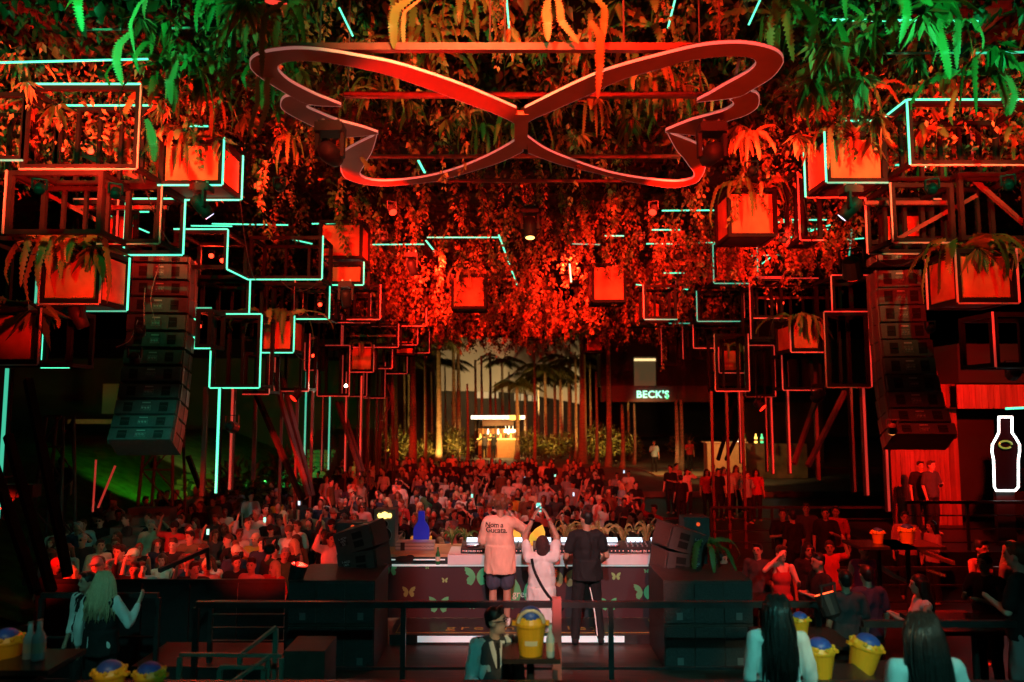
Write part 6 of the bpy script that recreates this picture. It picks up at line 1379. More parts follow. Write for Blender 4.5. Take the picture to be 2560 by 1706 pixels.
def hair_mesh(kind, voxel, m_, seed=0, L=0.34):
    g = random.Random(seed); m = MB()
    if kind == 'short': m.ball((0, -0.016, 0.036), (0.083, 0.098, 0.098), 14, 10); m.ball((0, -0.05, -0.01), (0.07, 0.06, 0.07), 12, 8); m.capsule((-0.05, 0.06, 0.105), (0.05, 0.06, 0.105), 0.022, None, 8)
    if kind == 'fade': m.ball((0, -0.014, 0.050), (0.0785, 0.095, 0.085), 14, 10); m.ball((0, -0.048, 0.0), (0.062, 0.054, 0.065), 12, 8); m.capsule((-0.04, 0.05, 0.12), (0.04, 0.05, 0.12), 0.022, None, 8)
    if kind == 'afro':
        m.ball((0, -0.01, 0.05), (0.125, 0.125, 0.115), 16, 12)
        for k in range(70):
            a = g.random() * 6.28; u = g.uniform(-0.55, 1); r = math.sqrt(max(0, 1 - u * u))
            if math.sin(a) * r > 0.75 and u < 0.3: continue
            m.ball((0.122 * r * math.cos(a), -0.012 + 0.122 * r * math.sin(a), 0.05 + 0.112 * u), g.uniform(0.018, 0.034), 7, 5)
    if kind in ('long', 'straight'):
        m.ball((0, -0.016, 0.034), (0.086, 0.102, 0.102), 14, 10)
        n = 9
        for k in range(n):
            a = math.pi * (0.98 + 1.04 * k / (n - 1)); x = 0.082 * math.cos(a); y = -0.01 + 0.085 * math.sin(a)
            w = 1.0 + 0.25 * g.random()
            if kind == 'long': m.tube([(x, y, 0.06), (x * 1.12, y * 1.1, -0.06), (x * 1.25, y * 1.15 - 0.03, -0.18), (x * 1.1 + g.uniform(-.02, .02), y * 1.1 - 0.05, -0.18 - (L - 0.18) * w)], [0.03, 0.034, 0.034, 0.012], 8)
            else: m.tube([(x, y, 0.06), (x * 1.1, y * 1.1, -0.1), (x * 1.15, y * 1.0 - 0.05, -0.28), (x * 1.2, y * 0.8 - 0.075, -L * w)], [0.028, 0.03, 0.032, 0.022], 8)
    if kind == 'bun': m.ball((0, -0.014, 0.034), (0.083, 0.098, 0.098), 14, 10); m.ball((0, -0.10, 0.09), 0.045, 10, 8)
    if kind == 'cap':
        m.ball((0, -0.008, 0.045), (0.088, 0.106, 0.092), 14, 10); m.box((0, 0.125, 0.045), (0.13, 0.09, 0.014))
    if kind == 'beanie': m.ball((0, -0.02, 0.02), (0.094, 0.112, 0.125), 14, 10); m.ball((0, -0.045, -0.05), (0.082, 0.085, 0.09), 12, 8)
    return remesh(m, voxel, m_, 1, {'cap': 'cap', 'beanie': 'cap'}.get(kind, 'hair'))

def strands_mesh(n, L, m_, seed, curl=0.02, spread=1.0):
    """loose locks lying over the hair shell"""
    g = random.Random(seed); m = MB()
    for k in range(n):
        a = math.pi * (0.93 + 1.14 * g.random()); e = g.uniform(0.0, 1.2); r = math.cos(e * 0.85)
        x0, y0, z0 = 0.092 * math.cos(a) * r, -0.014 + 0.108 * math.sin(a) * r, 0.034 + 0.108 * math.sin(e * 1.05)
        ln = L * g.uniform(0.72, 1.12); w = g.uniform(0.85, 1.3) * spread; x1 = 0.105 * math.cos(a) * w; y1 = -0.012 + 0.108 * math.sin(a) * 1.05
        c1, c2 = g.uniform(-curl, curl), g.uniform(-curl, curl)
        m.tube([(x0, y0, z0), (x1 * 0.97, y1 * 1.02, 0.0), (x1 * 1.12 + c1, y1 * 1.0 - 0.035, -0.34 * ln), (x1 * 1.2 + c2, y1 * 0.9 - 0.06, -0.7 * ln), (x1 * 1.2 + c1 + c2, y1 * 0.85 - 0.068 + c1, -ln)], [0.009, 0.0105, 0.010, 0.008, 0.002], 5)
    return m.mesh('hair_lock', m_, True)
SKIN = [mat('skin_light', (0.56, 0.34, 0.25), 0.5, spec=0.35, var=0.06), mat('skin_tan', (0.44, 0.25, 0.17), 0.5, spec=0.35, var=0.06), mat('skin_brown', (0.26, 0.14, 0.09), 0.5, spec=0.35, var=0.06), mat('skin_pale', (0.64, 0.42, 0.33), 0.5, spec=0.35, var=0.06)]
HAIRM = {'black': mat('hair_black', (0.012, 0.010, 0.009), 0.42, var=0.3, scale=40, bump=0.3), 'brown': mat('hair_brown', (0.06, 0.03, 0.016), 0.5, var=0.3, scale=40, bump=0.3), 'auburn': mat('hair_auburn', (0.16, 0.05, 0.02), 0.5, var=0.3, scale=40, bump=0.3),
         'blond': mat('hair_blond', (0.55, 0.42, 0.24), 0.5, var=0.25, scale=40, bump=0.3, stretch=(6, 6, 0.6)), 'grey': mat('hair_grey', (0.33, 0.32, 0.31), 0.5, var=0.2, scale=40, bump=0.3)}
CLO = {k: mat('cloth_' + k.replace(' ', '_'), c, 0.85, var=0.12, scale=7, bump=0.55, stretch=(1.4, 1.4, 0.7)) for k, c in {'black': (0.006, 0.006, 0.007), 'charcoal': (0.05, 0.05, 0.055), 'navy': (0.02, 0.025, 0.06), 'white': (0.72, 0.72, 0.70), 'grey': (0.26, 0.26, 0.27), 'cream': (0.62, 0.54, 0.40), 'red': (0.45, 0.03, 0.03), 'dusty pink': (0.5, 0.26, 0.25),
        'green': (0.05, 0.16, 0.07), 'pale blue': (0.30, 0.46, 0.55), 'olive': (0.13, 0.12, 0.06), 'peach': (0.86, 0.52, 0.38), 'magenta': (0.6, 0.06, 0.22), 'brown': (0.16, 0.08, 0.045), 'yellow': (0.6, 0.42, 0.05), 'denim': (0.055, 0.07, 0.11)}.items()}
eye_m = mat('eye_dark', (0.012, 0.01, 0.01), 0.25)
def eyes_mesh(glasses=False):
    m = MB()
    for s in (-1, 1):
        m.ball((s * 0.030, 0.0895, 0.012), (0.013, 0.006, 0.007), 8, 6); m.capsule((s * 0.016, 0.0935, 0.034), (s * 0.046, 0.088, 0.036), 0.0042, 0.003, 5)
    m.capsule((-0.022, 0.0905, -0.053), (0.022, 0.0905, -0.053), 0.0035, None, 5)
    return m.mesh('eyes', eye_m)
def glasses_mesh(dark=False):
    m = MB()
    for s in (-1, 1):
        if dark: m.ball((s * 0.031, 0.106, 0.012), (0.027, 0.006, 0.02), 10, 6)
        else: m.tube([(s * 0.031 + 0.026 * math.cos(a), 0.106, 0.012 + 0.019 * math.sin(a)) for a in np.linspace(0, 6.29, 15)], 0.003, 5)
        m.tube([(s * 0.055, 0.104, 0.016), (s * 0.08, 0.05, 0.016), (s * 0.08, -0.01, 0.01)], 0.003, 5)
    m.tube([(-0.008, 0.106, 0.018), (0.008, 0.106, 0.018)], 0.003, 5)
    return m.mesh('glasses', rub)
EYES = eyes_mesh(); SUNG = glasses_mesh(True); SPECS = glasses_mesh(False)
def assemble(loc, rz, s, J, body, skin, label, parts, hair=None, group=None, eyes=True, extra_head=()):
    o = put('person', body, None, loc, (0, 0, rz), s, skin); tag(o, label, 'person', group); ORG[o.name] = V3(loc)
    for nm, me, m_ in parts: put(nm, me, o, m=m_)
    hm = head_mat(J)
    for me, m_ in ([hair] if hair else []) + ([(EYES, None)] if eyes else []) + list(extra_head):
        c = put(me.name.split('.')[0], me, o, m=m_); c.matrix_local = hm
    return o
def project_text(s, size, m_, target, loc, dirv, rot, shear=0.0, off=0.0015):
    """print lettering onto a cloth: every corner of the letters is laid on the surface"""
    me = text_mesh(s, size, 0.0, m_, 0.95, shear, 0.002); d = V3(dirv); M = Matrix.Translation(loc) @ rot
    bm_src = target
    for v in me.vertices:
        w = M @ v.co
        hit, p, nrm, _ = bm_src.ray_cast(w - d * 0.6, d)
        v.co = (p - d * 0.004) if hit else w
    o = put('lettering', me, target); return o

# ------------------------------------------------------------------ the three on stage
HV = 0.0085
def hero(px, Y, z, s, rz, J, label, skin, top, bottom, shoes, hair, fem=False, fingers=True, palms=(None, None), vox=HV, curl=0.5, eyes=True, extra=(), extra_head=(), group=None):
    body = body_mesh(J, vox, fem, fingers, curl, skin, palms)
    parts = []
    if top: parts.append(top)
    if bottom: parts.append(bottom)
    if shoes: parts.append(('shoes', shoes_mesh(J, 0.014, shoes), None))
    parts += list(extra)
    return assemble((xw(px, Y), Y, z), rz, s, J, body, None, label, parts, hair, group, eyes, extra_head)
bpy.context.view_layer.update()
J = skel((None, ((0.33, 0.13, 1.295), (0.135, 0.13, 1.52))), head=(8, -14)); J['lel'] = V3((-0.245, 0.04, 1.15)); J['lwr'] = V3((-0.19, 0.25, 1.02))
A = hero(1250, 10.08, 0.122, 0.955, R(-3), J, 'man in a long peach shirt with lettering, hand at his headphones', SKIN[1], ('shirt', shirt_mesh(J, 0.011, CLO['peach'], 0.98, 0.725, 0.040, flare=0.006), None), ('shorts', trousers_mesh(J, 0.012, CLO['denim'], 0.40, 0.03, 'shorts'), None), CLO['white'],
         (hair_mesh('afro', 0.008, HAIRM['auburn'], 3), None), eyes=False)
hp = MB(head_mat(J)); hp.tube([(0.09 * math.cos(a), -0.01, 0.02 + 0.155 * math.sin(a)) for a in np.linspace(0.1, 3.04, 16)], 0.008, 6)
for s in (-1, 1): hp.tube([(s * 0.085, -0.005, 0.0), (s * 0.115, -0.005, 0.0)], 0.04, 12)
o = bpy.data.objects.new('headphones', hp.mesh('headphones', rub)); COL.objects.link(o); o.parent = A; ORG[o.name] = V3((0, 0, 0))
bpy.context.view_layer.update()
sh = [c for c in A.children if c.name.startswith('shirt')][0]; ink = mat('ink_black', (0.045, 0.025, 0.022), 0.8)
rotb = Matrix.Rotation(R(90), 4, 'X')
project_text('Nom a', 0.095, ink, sh, V3((-0.075, -0.3, 1.385)), (0, 1, 0), rotb, 0.1); project_text('Gucata.', 0.105, ink, sh, V3((-0.045, -0.3, 1.315)), (0, 1, 0), rotb, 0.1)
for nm_, wr_ in (('bracelet', J['rwr']),):
    m = MB(); d = (J['rwr'] - J['rel']).normalized(); m.tube([wr_ - d * 0.035, wr_ - d * 0.015], 0.036, 12); o = bpy.data.objects.new('bracelet', m.mesh('bracelet', chrome)); COL.objects.link(o); o.parent = A

J = skel((((-0.215, 0.16, 1.30), (-0.105, 0.20, 1.52)), ((0.205, 0.16, 1.30), (0.10, 0.20, 1.52))), hip=0.52, kneel=True, head=(0, 8)); J['hd'] = J['hd'] + V3((0.012, 0.0, -0.015))
B = hero(1354, 9.8, 0.003, 1.0, 0.0, J, 'kneeling man in a white t-shirt holding a phone up with both hands', SKIN[1], ('shirt', shirt_mesh(J, 0.011, CLO['white'], 0.62, 0.27, 0.026, flare=0.02), None), ('shorts', trousers_mesh(J, 0.012, CLO['white'], 0.48, 0.025, 'shorts'), None), CLO['charcoal'],
         (hair_mesh('beanie', 0.009, mat('cap_dark_red', (0.05, 0.02, 0.018), 0.9, var=0.3, scale=30, bump=0.3)), None), eyes=False, palms=(V3((0.9, 0.4, 0)), V3((-0.9, 0.4, 0))), curl=0.55)
bpy.context.view_layer.update()
shb = [c for c in B.children if c.name.startswith('shirt')][0]
def draped(target, pts, w, th, name, m_, d=V3((0, 1, 0))):
    """a strap laid on the cloth along a line"""
    q = resample(pts, 40); c = []
    for p in q:
        hit, pp, nn, _ = target.ray_cast(p - d * 0.6, d); c.append((pp if hit else p) - d * th)
    m = MB(); vs = []; n = len(c)
    for i in range(n):
        t = (c[min(i + 1, n - 1)] - c[max(i - 1, 0)]).normalized(); s = t.cross(d).normalized() * w / 2; vs += [c[i] - s, c[i] + s, c[i] + s + d * th * 0.9, c[i] - s + d * th * 0.9]
    m.add(vs, [(4 * i + j, 4 * i + (j + 1) % 4, 4 * i + 4 + (j + 1) % 4, 4 * i + 4 + j) for i in range(n - 1) for j in range(4)])
    me = m.mesh(name, m_); return put(name, me, target.parent)
draped(shb, [V3((-0.13, -0.2, 1.06)), V3((-0.10, -0.2, 0.92)), V3((0.0, -0.2, 0.72)), V3((0.13, -0.2, 0.54))], 0.036, 0.008, 'bag_strap', CLO['black'])
m = MB(); m.ball((0.19, -0.06, 0.47), (0.11, 0.07, 0.085), 14, 10); m.box((0.19, -0.125, 0.47), (0.15, 0.02, 0.1)); put('sling_bag', remesh(m, 0.012, CLO['black'], 2, 'sling_bag'), B)
for w_ in ('l', 'r'):
    m = MB(); d = (J[w_ + 'wr'] - J[w_ + 'el']).normalized(); m.tube([J[w_ + 'wr'] - d * 0.03, J[w_ + 'wr'] - d * 0.005], 0.034, 12); put('wristband', m.mesh('wristband', [rub, CLO['red']][w_ == 'r']), B)
c = V3((xw(1349, 9.8), 10.03, 1.655)); t = thing('phone', 'phone held up by the kneeling man, its screen showing the crowd', 'phone', c)
m = MB(); m.box(c, (0.078, 0.009, 0.156)); m.build('case', rub, t)
def screen_mat():
    mt = bpy.data.materials.new('phone_screen'); mt.use_nodes = True; nt = mt.node_tree; b = nt.nodes['Principled BSDF']; b.inputs['Base Color'].default_value = (0.02, 0.02, 0.02, 1)
    tc = nt.nodes.new('ShaderNodeTexCoord'); vo = nt.nodes.new('ShaderNodeTexVoronoi'); vo.inputs['Scale'].default_value = 45; nt.links.new(tc.outputs['Object'], vo.inputs['Vector'])
    cr = nt.nodes.new('ShaderNodeValToRGB'); cr.color_ramp.interpolation = 'CONSTANT'; e = cr.color_ramp.elements; e[0].color = (0.02, .02, .02, 1); e[1].position = .75; e[1].color = (.9, .95, .95, 1)
    for p_, c_ in ((.3, (.6, .08, .05, 1)), (.45, (.1, .5, .4, 1)), (.6, (.03, .03, .03, 1))): q = e.new(p_); q.color = c_
    nt.links.new(vo.outputs['Color'], cr.inputs[0]); nt.links.new(cr.outputs[0], b.inputs['Emission Color']); b.inputs['Emission Strength'].default_value = 1.6; return mt
m = MB(); m.box(c + V3((0, -0.006, 0)), (0.070, 0.002, 0.146)); m.build('screen', screen_mat(), t)

J = skel((((-0.285, 0.0, 1.14), (-0.25, 0.22, 1.02)), ((0.275, 0.0, 1.14), (0.24, 0.22, 1.02))), head=(22, 6), legs='wide')
C = hero(1467, 9.72, 0.002, 0.955, R(6), J, 'man in a black t-shirt and striped black trousers seen from behind', SKIN[1], ('shirt', shirt_mesh(J, 0.011, CLO['black'], 0.62, 0.84, 0.030), None), ('trousers', trousers_mesh(J, 0.012, CLO['black'], 0.98, 0.016), None), CLO['black'], (hair_mesh('fade', 0.009, HAIRM['black']), None), eyes=False)
bpy.context.view_layer.update()
tr = [c for c in C.children if c.name.startswith('trousers')][0]
o = draped(tr, [V3((0.035, -0.2, 0.74)), V3((0.075, -0.2, 0.56)), V3((0.10, -0.2, 0.38)), V3((0.125, -0.2, 0.12))], 0.024, 0.003, 'white_stripe', CLO['white'])

# ------------------------------------------------------------------ staff and guests near the camera
J = skel((None, ((0.24, 0.05, 1.14), (0.18, 0.28, 1.12))), head=(60, 4))
WT = hero(1238, 6.95, LOWF, 0.985, R(196), J, 'waiter in a dark vest and glasses looking aside near the big yellow bucket', SKIN[3], ('shirt', shirt_mesh(J, 0.013, CLO['white'], 1.55, 0.90, 0.016), None), ('trousers', trousers_mesh(J, 0.016, CLO['black']), None), CLO['black'], (hair_mesh('fade', 0.01, HAIRM['black']), None),
     fingers=False, vox=0.011, extra=[('vest', shirt_mesh(J, 0.012, CLO['charcoal'], 0, 0.86, 0.022, name='vest'), None)], extra_head=[(SPECS, None)])
bpy.context.view_layer.update()
vs_ = [c for c in WT.children if c.name.startswith('vest')][0]; dn = V3((0, -1, 0))
for s in (-1, 1): draped(vs_, [V3((s * 0.055, 0.3, 1.46)), V3((s * 0.045, 0.3, 1.40)), V3((s * 0.022, 0.3, 1.31)), V3((0.0, 0.3, 1.25))], 0.042, 0.006, 'shirt_front', CLO['white'], dn)
draped(vs_, [V3((0, 0.3, 1.45)), V3((0, 0.3, 1.40)), V3((0, 0.3, 1.33)), V3((0, 0.3, 1.24))], 0.03, 0.011, 'tie', CLO['black'], dn)
J = skel((((-0.26, -0.03, 1.14), (-0.30, 0.02, 0.90)), ((0.30, 0.05, 1.16), (0.31, 0.20, 1.36))))
hero(262, 8.5, LOWF, 0.98, R(-8), J, 'blond waitress in a black vest and white sleeves seen from behind', SKIN[3], ('shirt', shirt_mesh(J, 0.014, CLO['white'], 1.85, 0.90, 0.02, True), None), ('trousers', trousers_mesh(J, 0.018, CLO['black']), None), CLO['black'], (hair_mesh('long', 0.009, HAIRM['blond'], 2, 0.36), None),
     True, True, vox=0.0105, extra_head=[(strands_mesh(150, 0.38, HAIRM['blond'], 3, 0.03), None)], extra=[('vest', shirt_mesh(J, 0.013, CLO['black'], 0, 0.84, 0.03, True, 'vest'), None)])
J = skel((((-0.24, -0.02, 1.14), (-0.16, 0.18, 1.02)), None), head=(-20, 5))
hero(224, 8.95, LOWF, 0.92, R(165), J, 'dark haired waitress half hidden by the blond one', SKIN[1], ('shirt', shirt_mesh(J, 0.016, CLO['white'], 1.6, 0.90, 0.018, True), None), ('trousers', trousers_mesh(J, 0.018, CLO['black']), None), None, (hair_mesh('short', 0.011, HAIRM['black']), None), True, False, vox=0.014,
     extra=[('vest', shirt_mesh(J, 0.014, CLO['black'], 0, 0.86, 0.022, True, 'vest'), None)])
J = skel((None, None))
hero(1938, 5.95, -0.2, 0.985, R(-6), J, 'woman with long straight dark hair and a white blouse, nearer the booth', SKIN[0], ('blouse', shirt_mesh(J, 0.014, CLO['white'], 1.6, 0.86, 0.016, True, 'blouse'), None), ('trousers', trousers_mesh(J, 0.018, CLO['black']), None), None, (hair_mesh('straight', 0.009, HAIRM['black'], 4, 0.48), None), True, False, vox=0.012, extra_head=[(strands_mesh(190, 0.54, HAIRM['black'], 1, 0.015, 0.8), None)])
J = skel((None, None), head=(6, 0))
hero(2297, 4.95, -0.2, 1.06, R(4), J, 'woman with very long dark hair and pale blouse at lower right', SKIN[0], ('blouse', shirt_mesh(J, 0.014, CLO['white'], 1.6, 0.90, 0.018, True, 'blouse'), None), ('trousers', trousers_mesh(J, 0.018, CLO['black']), None), None, (hair_mesh('straight', 0.009, HAIRM['black'], 6, 0.48), None), True, False, vox=0.012, extra_head=[(strands_mesh(190, 0.54, HAIRM['black'], 2, 0.015, 0.92), None)])
DOWN = None
DRINK = lambda s: ((s * 0.25, 0.06, 1.15), (s * 0.13, 0.27, 1.24))
UP = lambda s: ((s * 0.30, 0.08, 1.52), (s * 0.24, 0.14, 1.78))
CHEST = lambda s: ((s * 0.24, 0.05, 1.14), (s * 0.07, 0.24, 1.20))
HEADH = lambda s: ((s * 0.33, 0.10, 1.40), (s * 0.13, 0.11, 1.58))
OUT = lambda s: ((s * 0.40, 0.04, 1.26), (s * 0.62, 0.12, 1.16))
def guest(px, Y, z, s, rz, label, top, colr, hair, hc, arms=(None, None), skin=0, bottom='black', fem=False, head=(0, 0), sleeve=0.75, legs='stand', lean=0.0):
    J = skel(arms, legs, head=head, lean=lean); vox = 0.016
    if top == 'dress': parts = [('dress', dress_mesh(J, 0.017, CLO[colr]), None)]
    else: parts = [(top, shirt_mesh(J, 0.017, CLO[colr], sleeve, 0.88, 0.02, fem, top), None), ('trousers', trousers_mesh(J, 0.02, CLO[bottom]), None)]
    return assemble((xw(px, Y), Y, z), R(rz), s, J, body_mesh(J, vox, fem, False, 0.6, SKIN[skin]), None, label, parts, (hair_mesh(hair, 0.012, HAIRM[hc], int(px)), None))
guest(1952, 11.3, -0.75, 0.97, 190, 'woman in a red dress with one hand at her head beside the slat screen', 'dress', 'red', 'short', 'brown', (DRINK(-1), HEADH(1)), 3, fem=True)
guest(2048, 10.6, -0.75, 0.98, 100, 'man in a black top turned sideways between red dress and pink top', 'shirt', 'black', 'fade', 'black', (CHEST(-1), CHEST(1)), 1)
guest(2160, 11.4, -0.75, 0.99, 178, 'woman in a magenta top with one arm stretched out', 'top', 'magenta', 'short', 'black', (OUT(-1), None), 3, 'magenta', True, sleeve=0)
guest(2112, 9.4, -0.75, 0.99, 0, 'dark dressed man from behind, left one of two before the magenta top', 'shirt', 'charcoal', 'short', 'black', skin=1)
guest(2166, 9.7, -0.75, 0.99, 8, 'dark dressed man from behind, right one of two before the magenta top', 'shirt', 'navy', 'short', 'black', skin=0)
guest(2298, 9.1, -0.75, 1.0, 80, 'dark haired woman in a white top with both forearms raised, in profile', 'top', 'white', 'long', 'black', (DRINK(-1), DRINK(1)), 0, fem=True, sleeve=0)
guest(2452, 9.6, -0.2, 0.87, 200, 'woman in a red lit tank top at the right edge', 'top', 'dusty pink', 'short', 'black', (None, CHEST(1)), 3, fem=True, sleeve=0)
guest(2462, 8.6, -0.2, 0.88, 120, 'bun haired guest in a black t-shirt near the right edge', 'shirt', 'black', 'bun', 'black', (CHEST(-1), DRINK(1)), 1)
guest(2532, 8.9, -0.2, 0.93, 205, 'blond woman behind the big man at the right edge', 'top', 'cream', 'long', 'blond', (None, None), 3, fem=True, sleeve=0)
guest(2548, 7.5, -0.2, 1.06, 40, 'big man in a black t-shirt and grey jeans at the right edge', 'shirt', 'black', 'short', 'auburn', (CHEST(-1), None), 3, 'grey')
guest(1895, 11.9, -0.75, 0.93, 150, 'man in a charcoal shirt between the slat screens', 'shirt', 'charcoal', 'short', 'black', skin=0)
guest(1800, 10.8, -0.75, 0.98, 215, 'dark haired woman half hidden behind the right wedge speakers', 'top', 'black', 'long', 'black', fem=True, skin=3)
guest(2020, 12.0, -0.75, 0.92, 180, 'woman in black behind the man turned sideways', 'top', 'black', 'long', 'black', (DRINK(-1), None), 1, fem=True)
guest(2075, 12.4, -0.75, 0.9, 160, 'guest in red behind the man turned sideways', 'shirt', 'red', 'short', 'brown', (UP(-1), None), 1)
guest(1680, 27.0, -0.75, 0.98, 150, 'man in black standing at the far deck edge, left of the red pair', 'shirt', 'black', 'short', 'black', (CHEST(-1), None))
guest(1695, 27.6, -0.75, 1.0, 200, 'man in a pale shirt standing between the red lit pair', 'shirt', 'dusty pink', 'short', 'black')
guest(1722, 26.6, -0.75, 0.93, 190, 'woman in a white top and dark skirt, right of the red pair', 'top', 'white', 'long', 'black', (HEADH(-1), None), 3, fem=True)
guest(1706, 24.2, -0.75, 0.92, 10, 'tall dark figure standing before the red pair', 'shirt', 'black', 'short', 'black')
for i, (px, Y, c_, h_) in enumerate([(1772, 26, 'red', 'long'), (1788, 27.5, 'dusty pink', 'short'), (1800, 25.4, 'black', 'short'), (1814, 27, 'red', 'long'), (1826, 25.8, 'white', 'short'), (1846, 26.8, 'dusty pink', 'long'), (1866, 27.4, 'red', 'short'), (1872, 24.6, 'pale blue', 'short'), (1896, 25.2, 'red', 'long')]):
    guest(px, Y, -0.75, 0.95 + 0.02 * (i % 3), 175 + 9 * (i % 4), f"{['first', 'second', 'third', 'fourth', 'fifth', 'sixth', 'seventh', 'eighth', 'last'][i]} guest from the left in the far red lit group, {c_} top, {h_} hair", 'shirt', c_, h_, ['black', 'brown'][i % 2], (DRINK(-1) if i % 2 else None, None), [0, 3, 1][i % 3], fem=h_ == 'long')
for px, Y, c_, lb, a in [(1960, 15.5, 'black', 'man in black with hands at the chest left of the right poles', (CHEST(-1), CHEST(1))), (1985, 15.2, 'black', 'broad man seen from behind at the terrace rail', (None, None)), (2068, 15.6, 'black', 'man in black standing beside the right poles', (DRINK(-1), None)), (2094, 15.9, 'red', 'red lit woman beside the man in black at the poles', (None, DRINK(1))), (2020, 16.3, 'charcoal', 'dark guest at the terrace rail between the poles', (None, None)), (2268, 15.0, 'dusty pink', 'pink lit guest standing by the gallery rail', (None, None))]:
    guest(px, Y, -0.75, 0.97, 20 if 'behind' in lb else 160, lb, 'shirt', c_, 'short', 'black', a, 1)
guest(2312, 18.3, 0.0, 0.98, 170, 'left man of the pair before the red boards', 'shirt', 'black', 'short', 'black', (DRINK(-1), None)); guest(2338, 18.0, 0.0, 1.0, 200, 'right man of the pair before the red boards', 'shirt', 'charcoal', 'short', 'brown', (CHEST(-1), None)); guest(2334, 14.6, -0.75, 0.90, 100, 'woman in pink at the gallery table', 'top', 'dusty pink', 'long', 'black', (CHEST(-1), None), fem=True)
for px, lb, c_, a in [(1179, 'dark figure at the left end of the bar pavilion', 'black', (None, None)), (1210, 'figure reaching to the bar counter, second from left', 'charcoal', (OUT(-1), None)), (1233, 'figure touching its head before the bar counter', 'black', (HEADH(-1), None)), (1308, 'dark figure at the right end of the bar pavilion', 'black', (None, None))]:
    guest(px, 53.0 if px != 1179 else 52, TERR, 1.0, 5, lb, 'shirt', c_, 'short', 'black', a, 1)
guest(336, 19.0, -1.2, 1.0, 170, 'woman in a long black dress standing at the left slope foot', 'dress', 'black', 'long', 'black', (DRINK(-1), None), fem=True)
guest(140, 18.5, 0.1, 0.97, 30, 'figure in black standing on the left stairs', 'shirt', 'black', 'short', 'black')
guest(1592, 26.5, PIT, 0.99, 190, 'man in a black printed tee and shorts standing apart right of the crowd', 'shirt', 'black', 'short', 'black', (CHEST(-1), CHEST(1)), 3)
for px, Y, c_, lb in [(1013, 41, 'pale blue', 'pale shirted person on the steps left of the bar'), (1130, 42.5, 'cream', 'person in cream before the terrace steps'), (1200, 42, 'white', 'person in white before the terrace steps'), (1545, 30, 'grey', 'grey shirted person at the right back of the pit'), (1574, 31, 'white', 'person in a white top and tan trousers at the right back'), (1640, 41, 'pale blue', 'person in pale blue on the dark path right of the pit'), (1730, 43, 'red', 'person in red on the lit path before the side bar')]:
    guest(px, Y, TERR if Y > 40.5 and px > 1600 else PIT, 1.0, 180, lb, 'shirt', c_, 'short', 'black', (None, DRINK(1)), 1, 'brown' if px == 1574 else 'black')

# ------------------------------------------------------------------ the crowd
POSE = [('standing still', (None, None)), ('with one forearm raised', (DRINK(-1), None)), ('raising one arm', (None, UP(1))), ('with hands at the chest', (CHEST(-1), CHEST(1))), ('touching the head', (HEADH(-1), None)), ('holding both hands before the face', (((-0.22, 0.2, 1.42), (-0.07, 0.30, 1.60)), ((0.22, 0.2, 1.42), (0.07, 0.30, 1.60))))]
CV = []
legs = None
for k, (nm, a) in enumerate(POSE):
    J = skel(a, head=((k * 37) % 41 - 20, 0)); fem = k in (1, 4)
    CV.append(dict(name=nm, J=J, body=body_mesh(J, 0.021, False, False, 0.6, SKIN[0]), fbody=body_mesh(J, 0.021, True, False, 0.6, SKIN[0]),
                   tee=shirt_mesh(J, 0.024, CLO['black'], 0.75, 0.88, 0.022), tank=shirt_mesh(J, 0.024, CLO['black'], 0, 0.95, 0.012, True, 'top'), jack=shirt_mesh(J, 0.024, CLO['black'], 1.8, 0.84, 0.026, name='jacket')))
TRS = trousers_mesh(skel(), 0.028, CLO['black'])
HM = {k: [hair_mesh(k, 0.014, HAIRM['black'], i) for i in range(2)] for k in ('short', 'fade', 'long', 'bun', 'cap', 'straight')}
seen = set(); placed = []
TOPC = ['black'] * 9 + ['charcoal', 'charcoal', 'charcoal', 'navy', 'navy', 'brown', 'olive', 'white', 'white', 'white', 'grey', 'pale blue', 'cream', 'red', 'dusty pink', 'green', 'pale blue', 'olive', 'brown', 'yellow']
def zone(px, Y):
    d = 'front' if Y < 17.5 else 'middle' if Y < 25 else 'back'
    if px < 330: z = 'by the left stairs'
    elif px < 540: z = 'beneath the left speaker array'
    elif px < 700: z = 'around the bright teal tube'
    elif px < 860: z = 'below the slanting red struts'
    elif px < 1010: z = 'above the grey monitor speaker'
    elif px < 1150: z = 'above the blue bottle display'
    elif px < 1300: z = 'beyond the man in peach'
    elif px < 1430: z = 'beyond the raised phone'
    else: z = 'beyond the man in black'
    return z, d
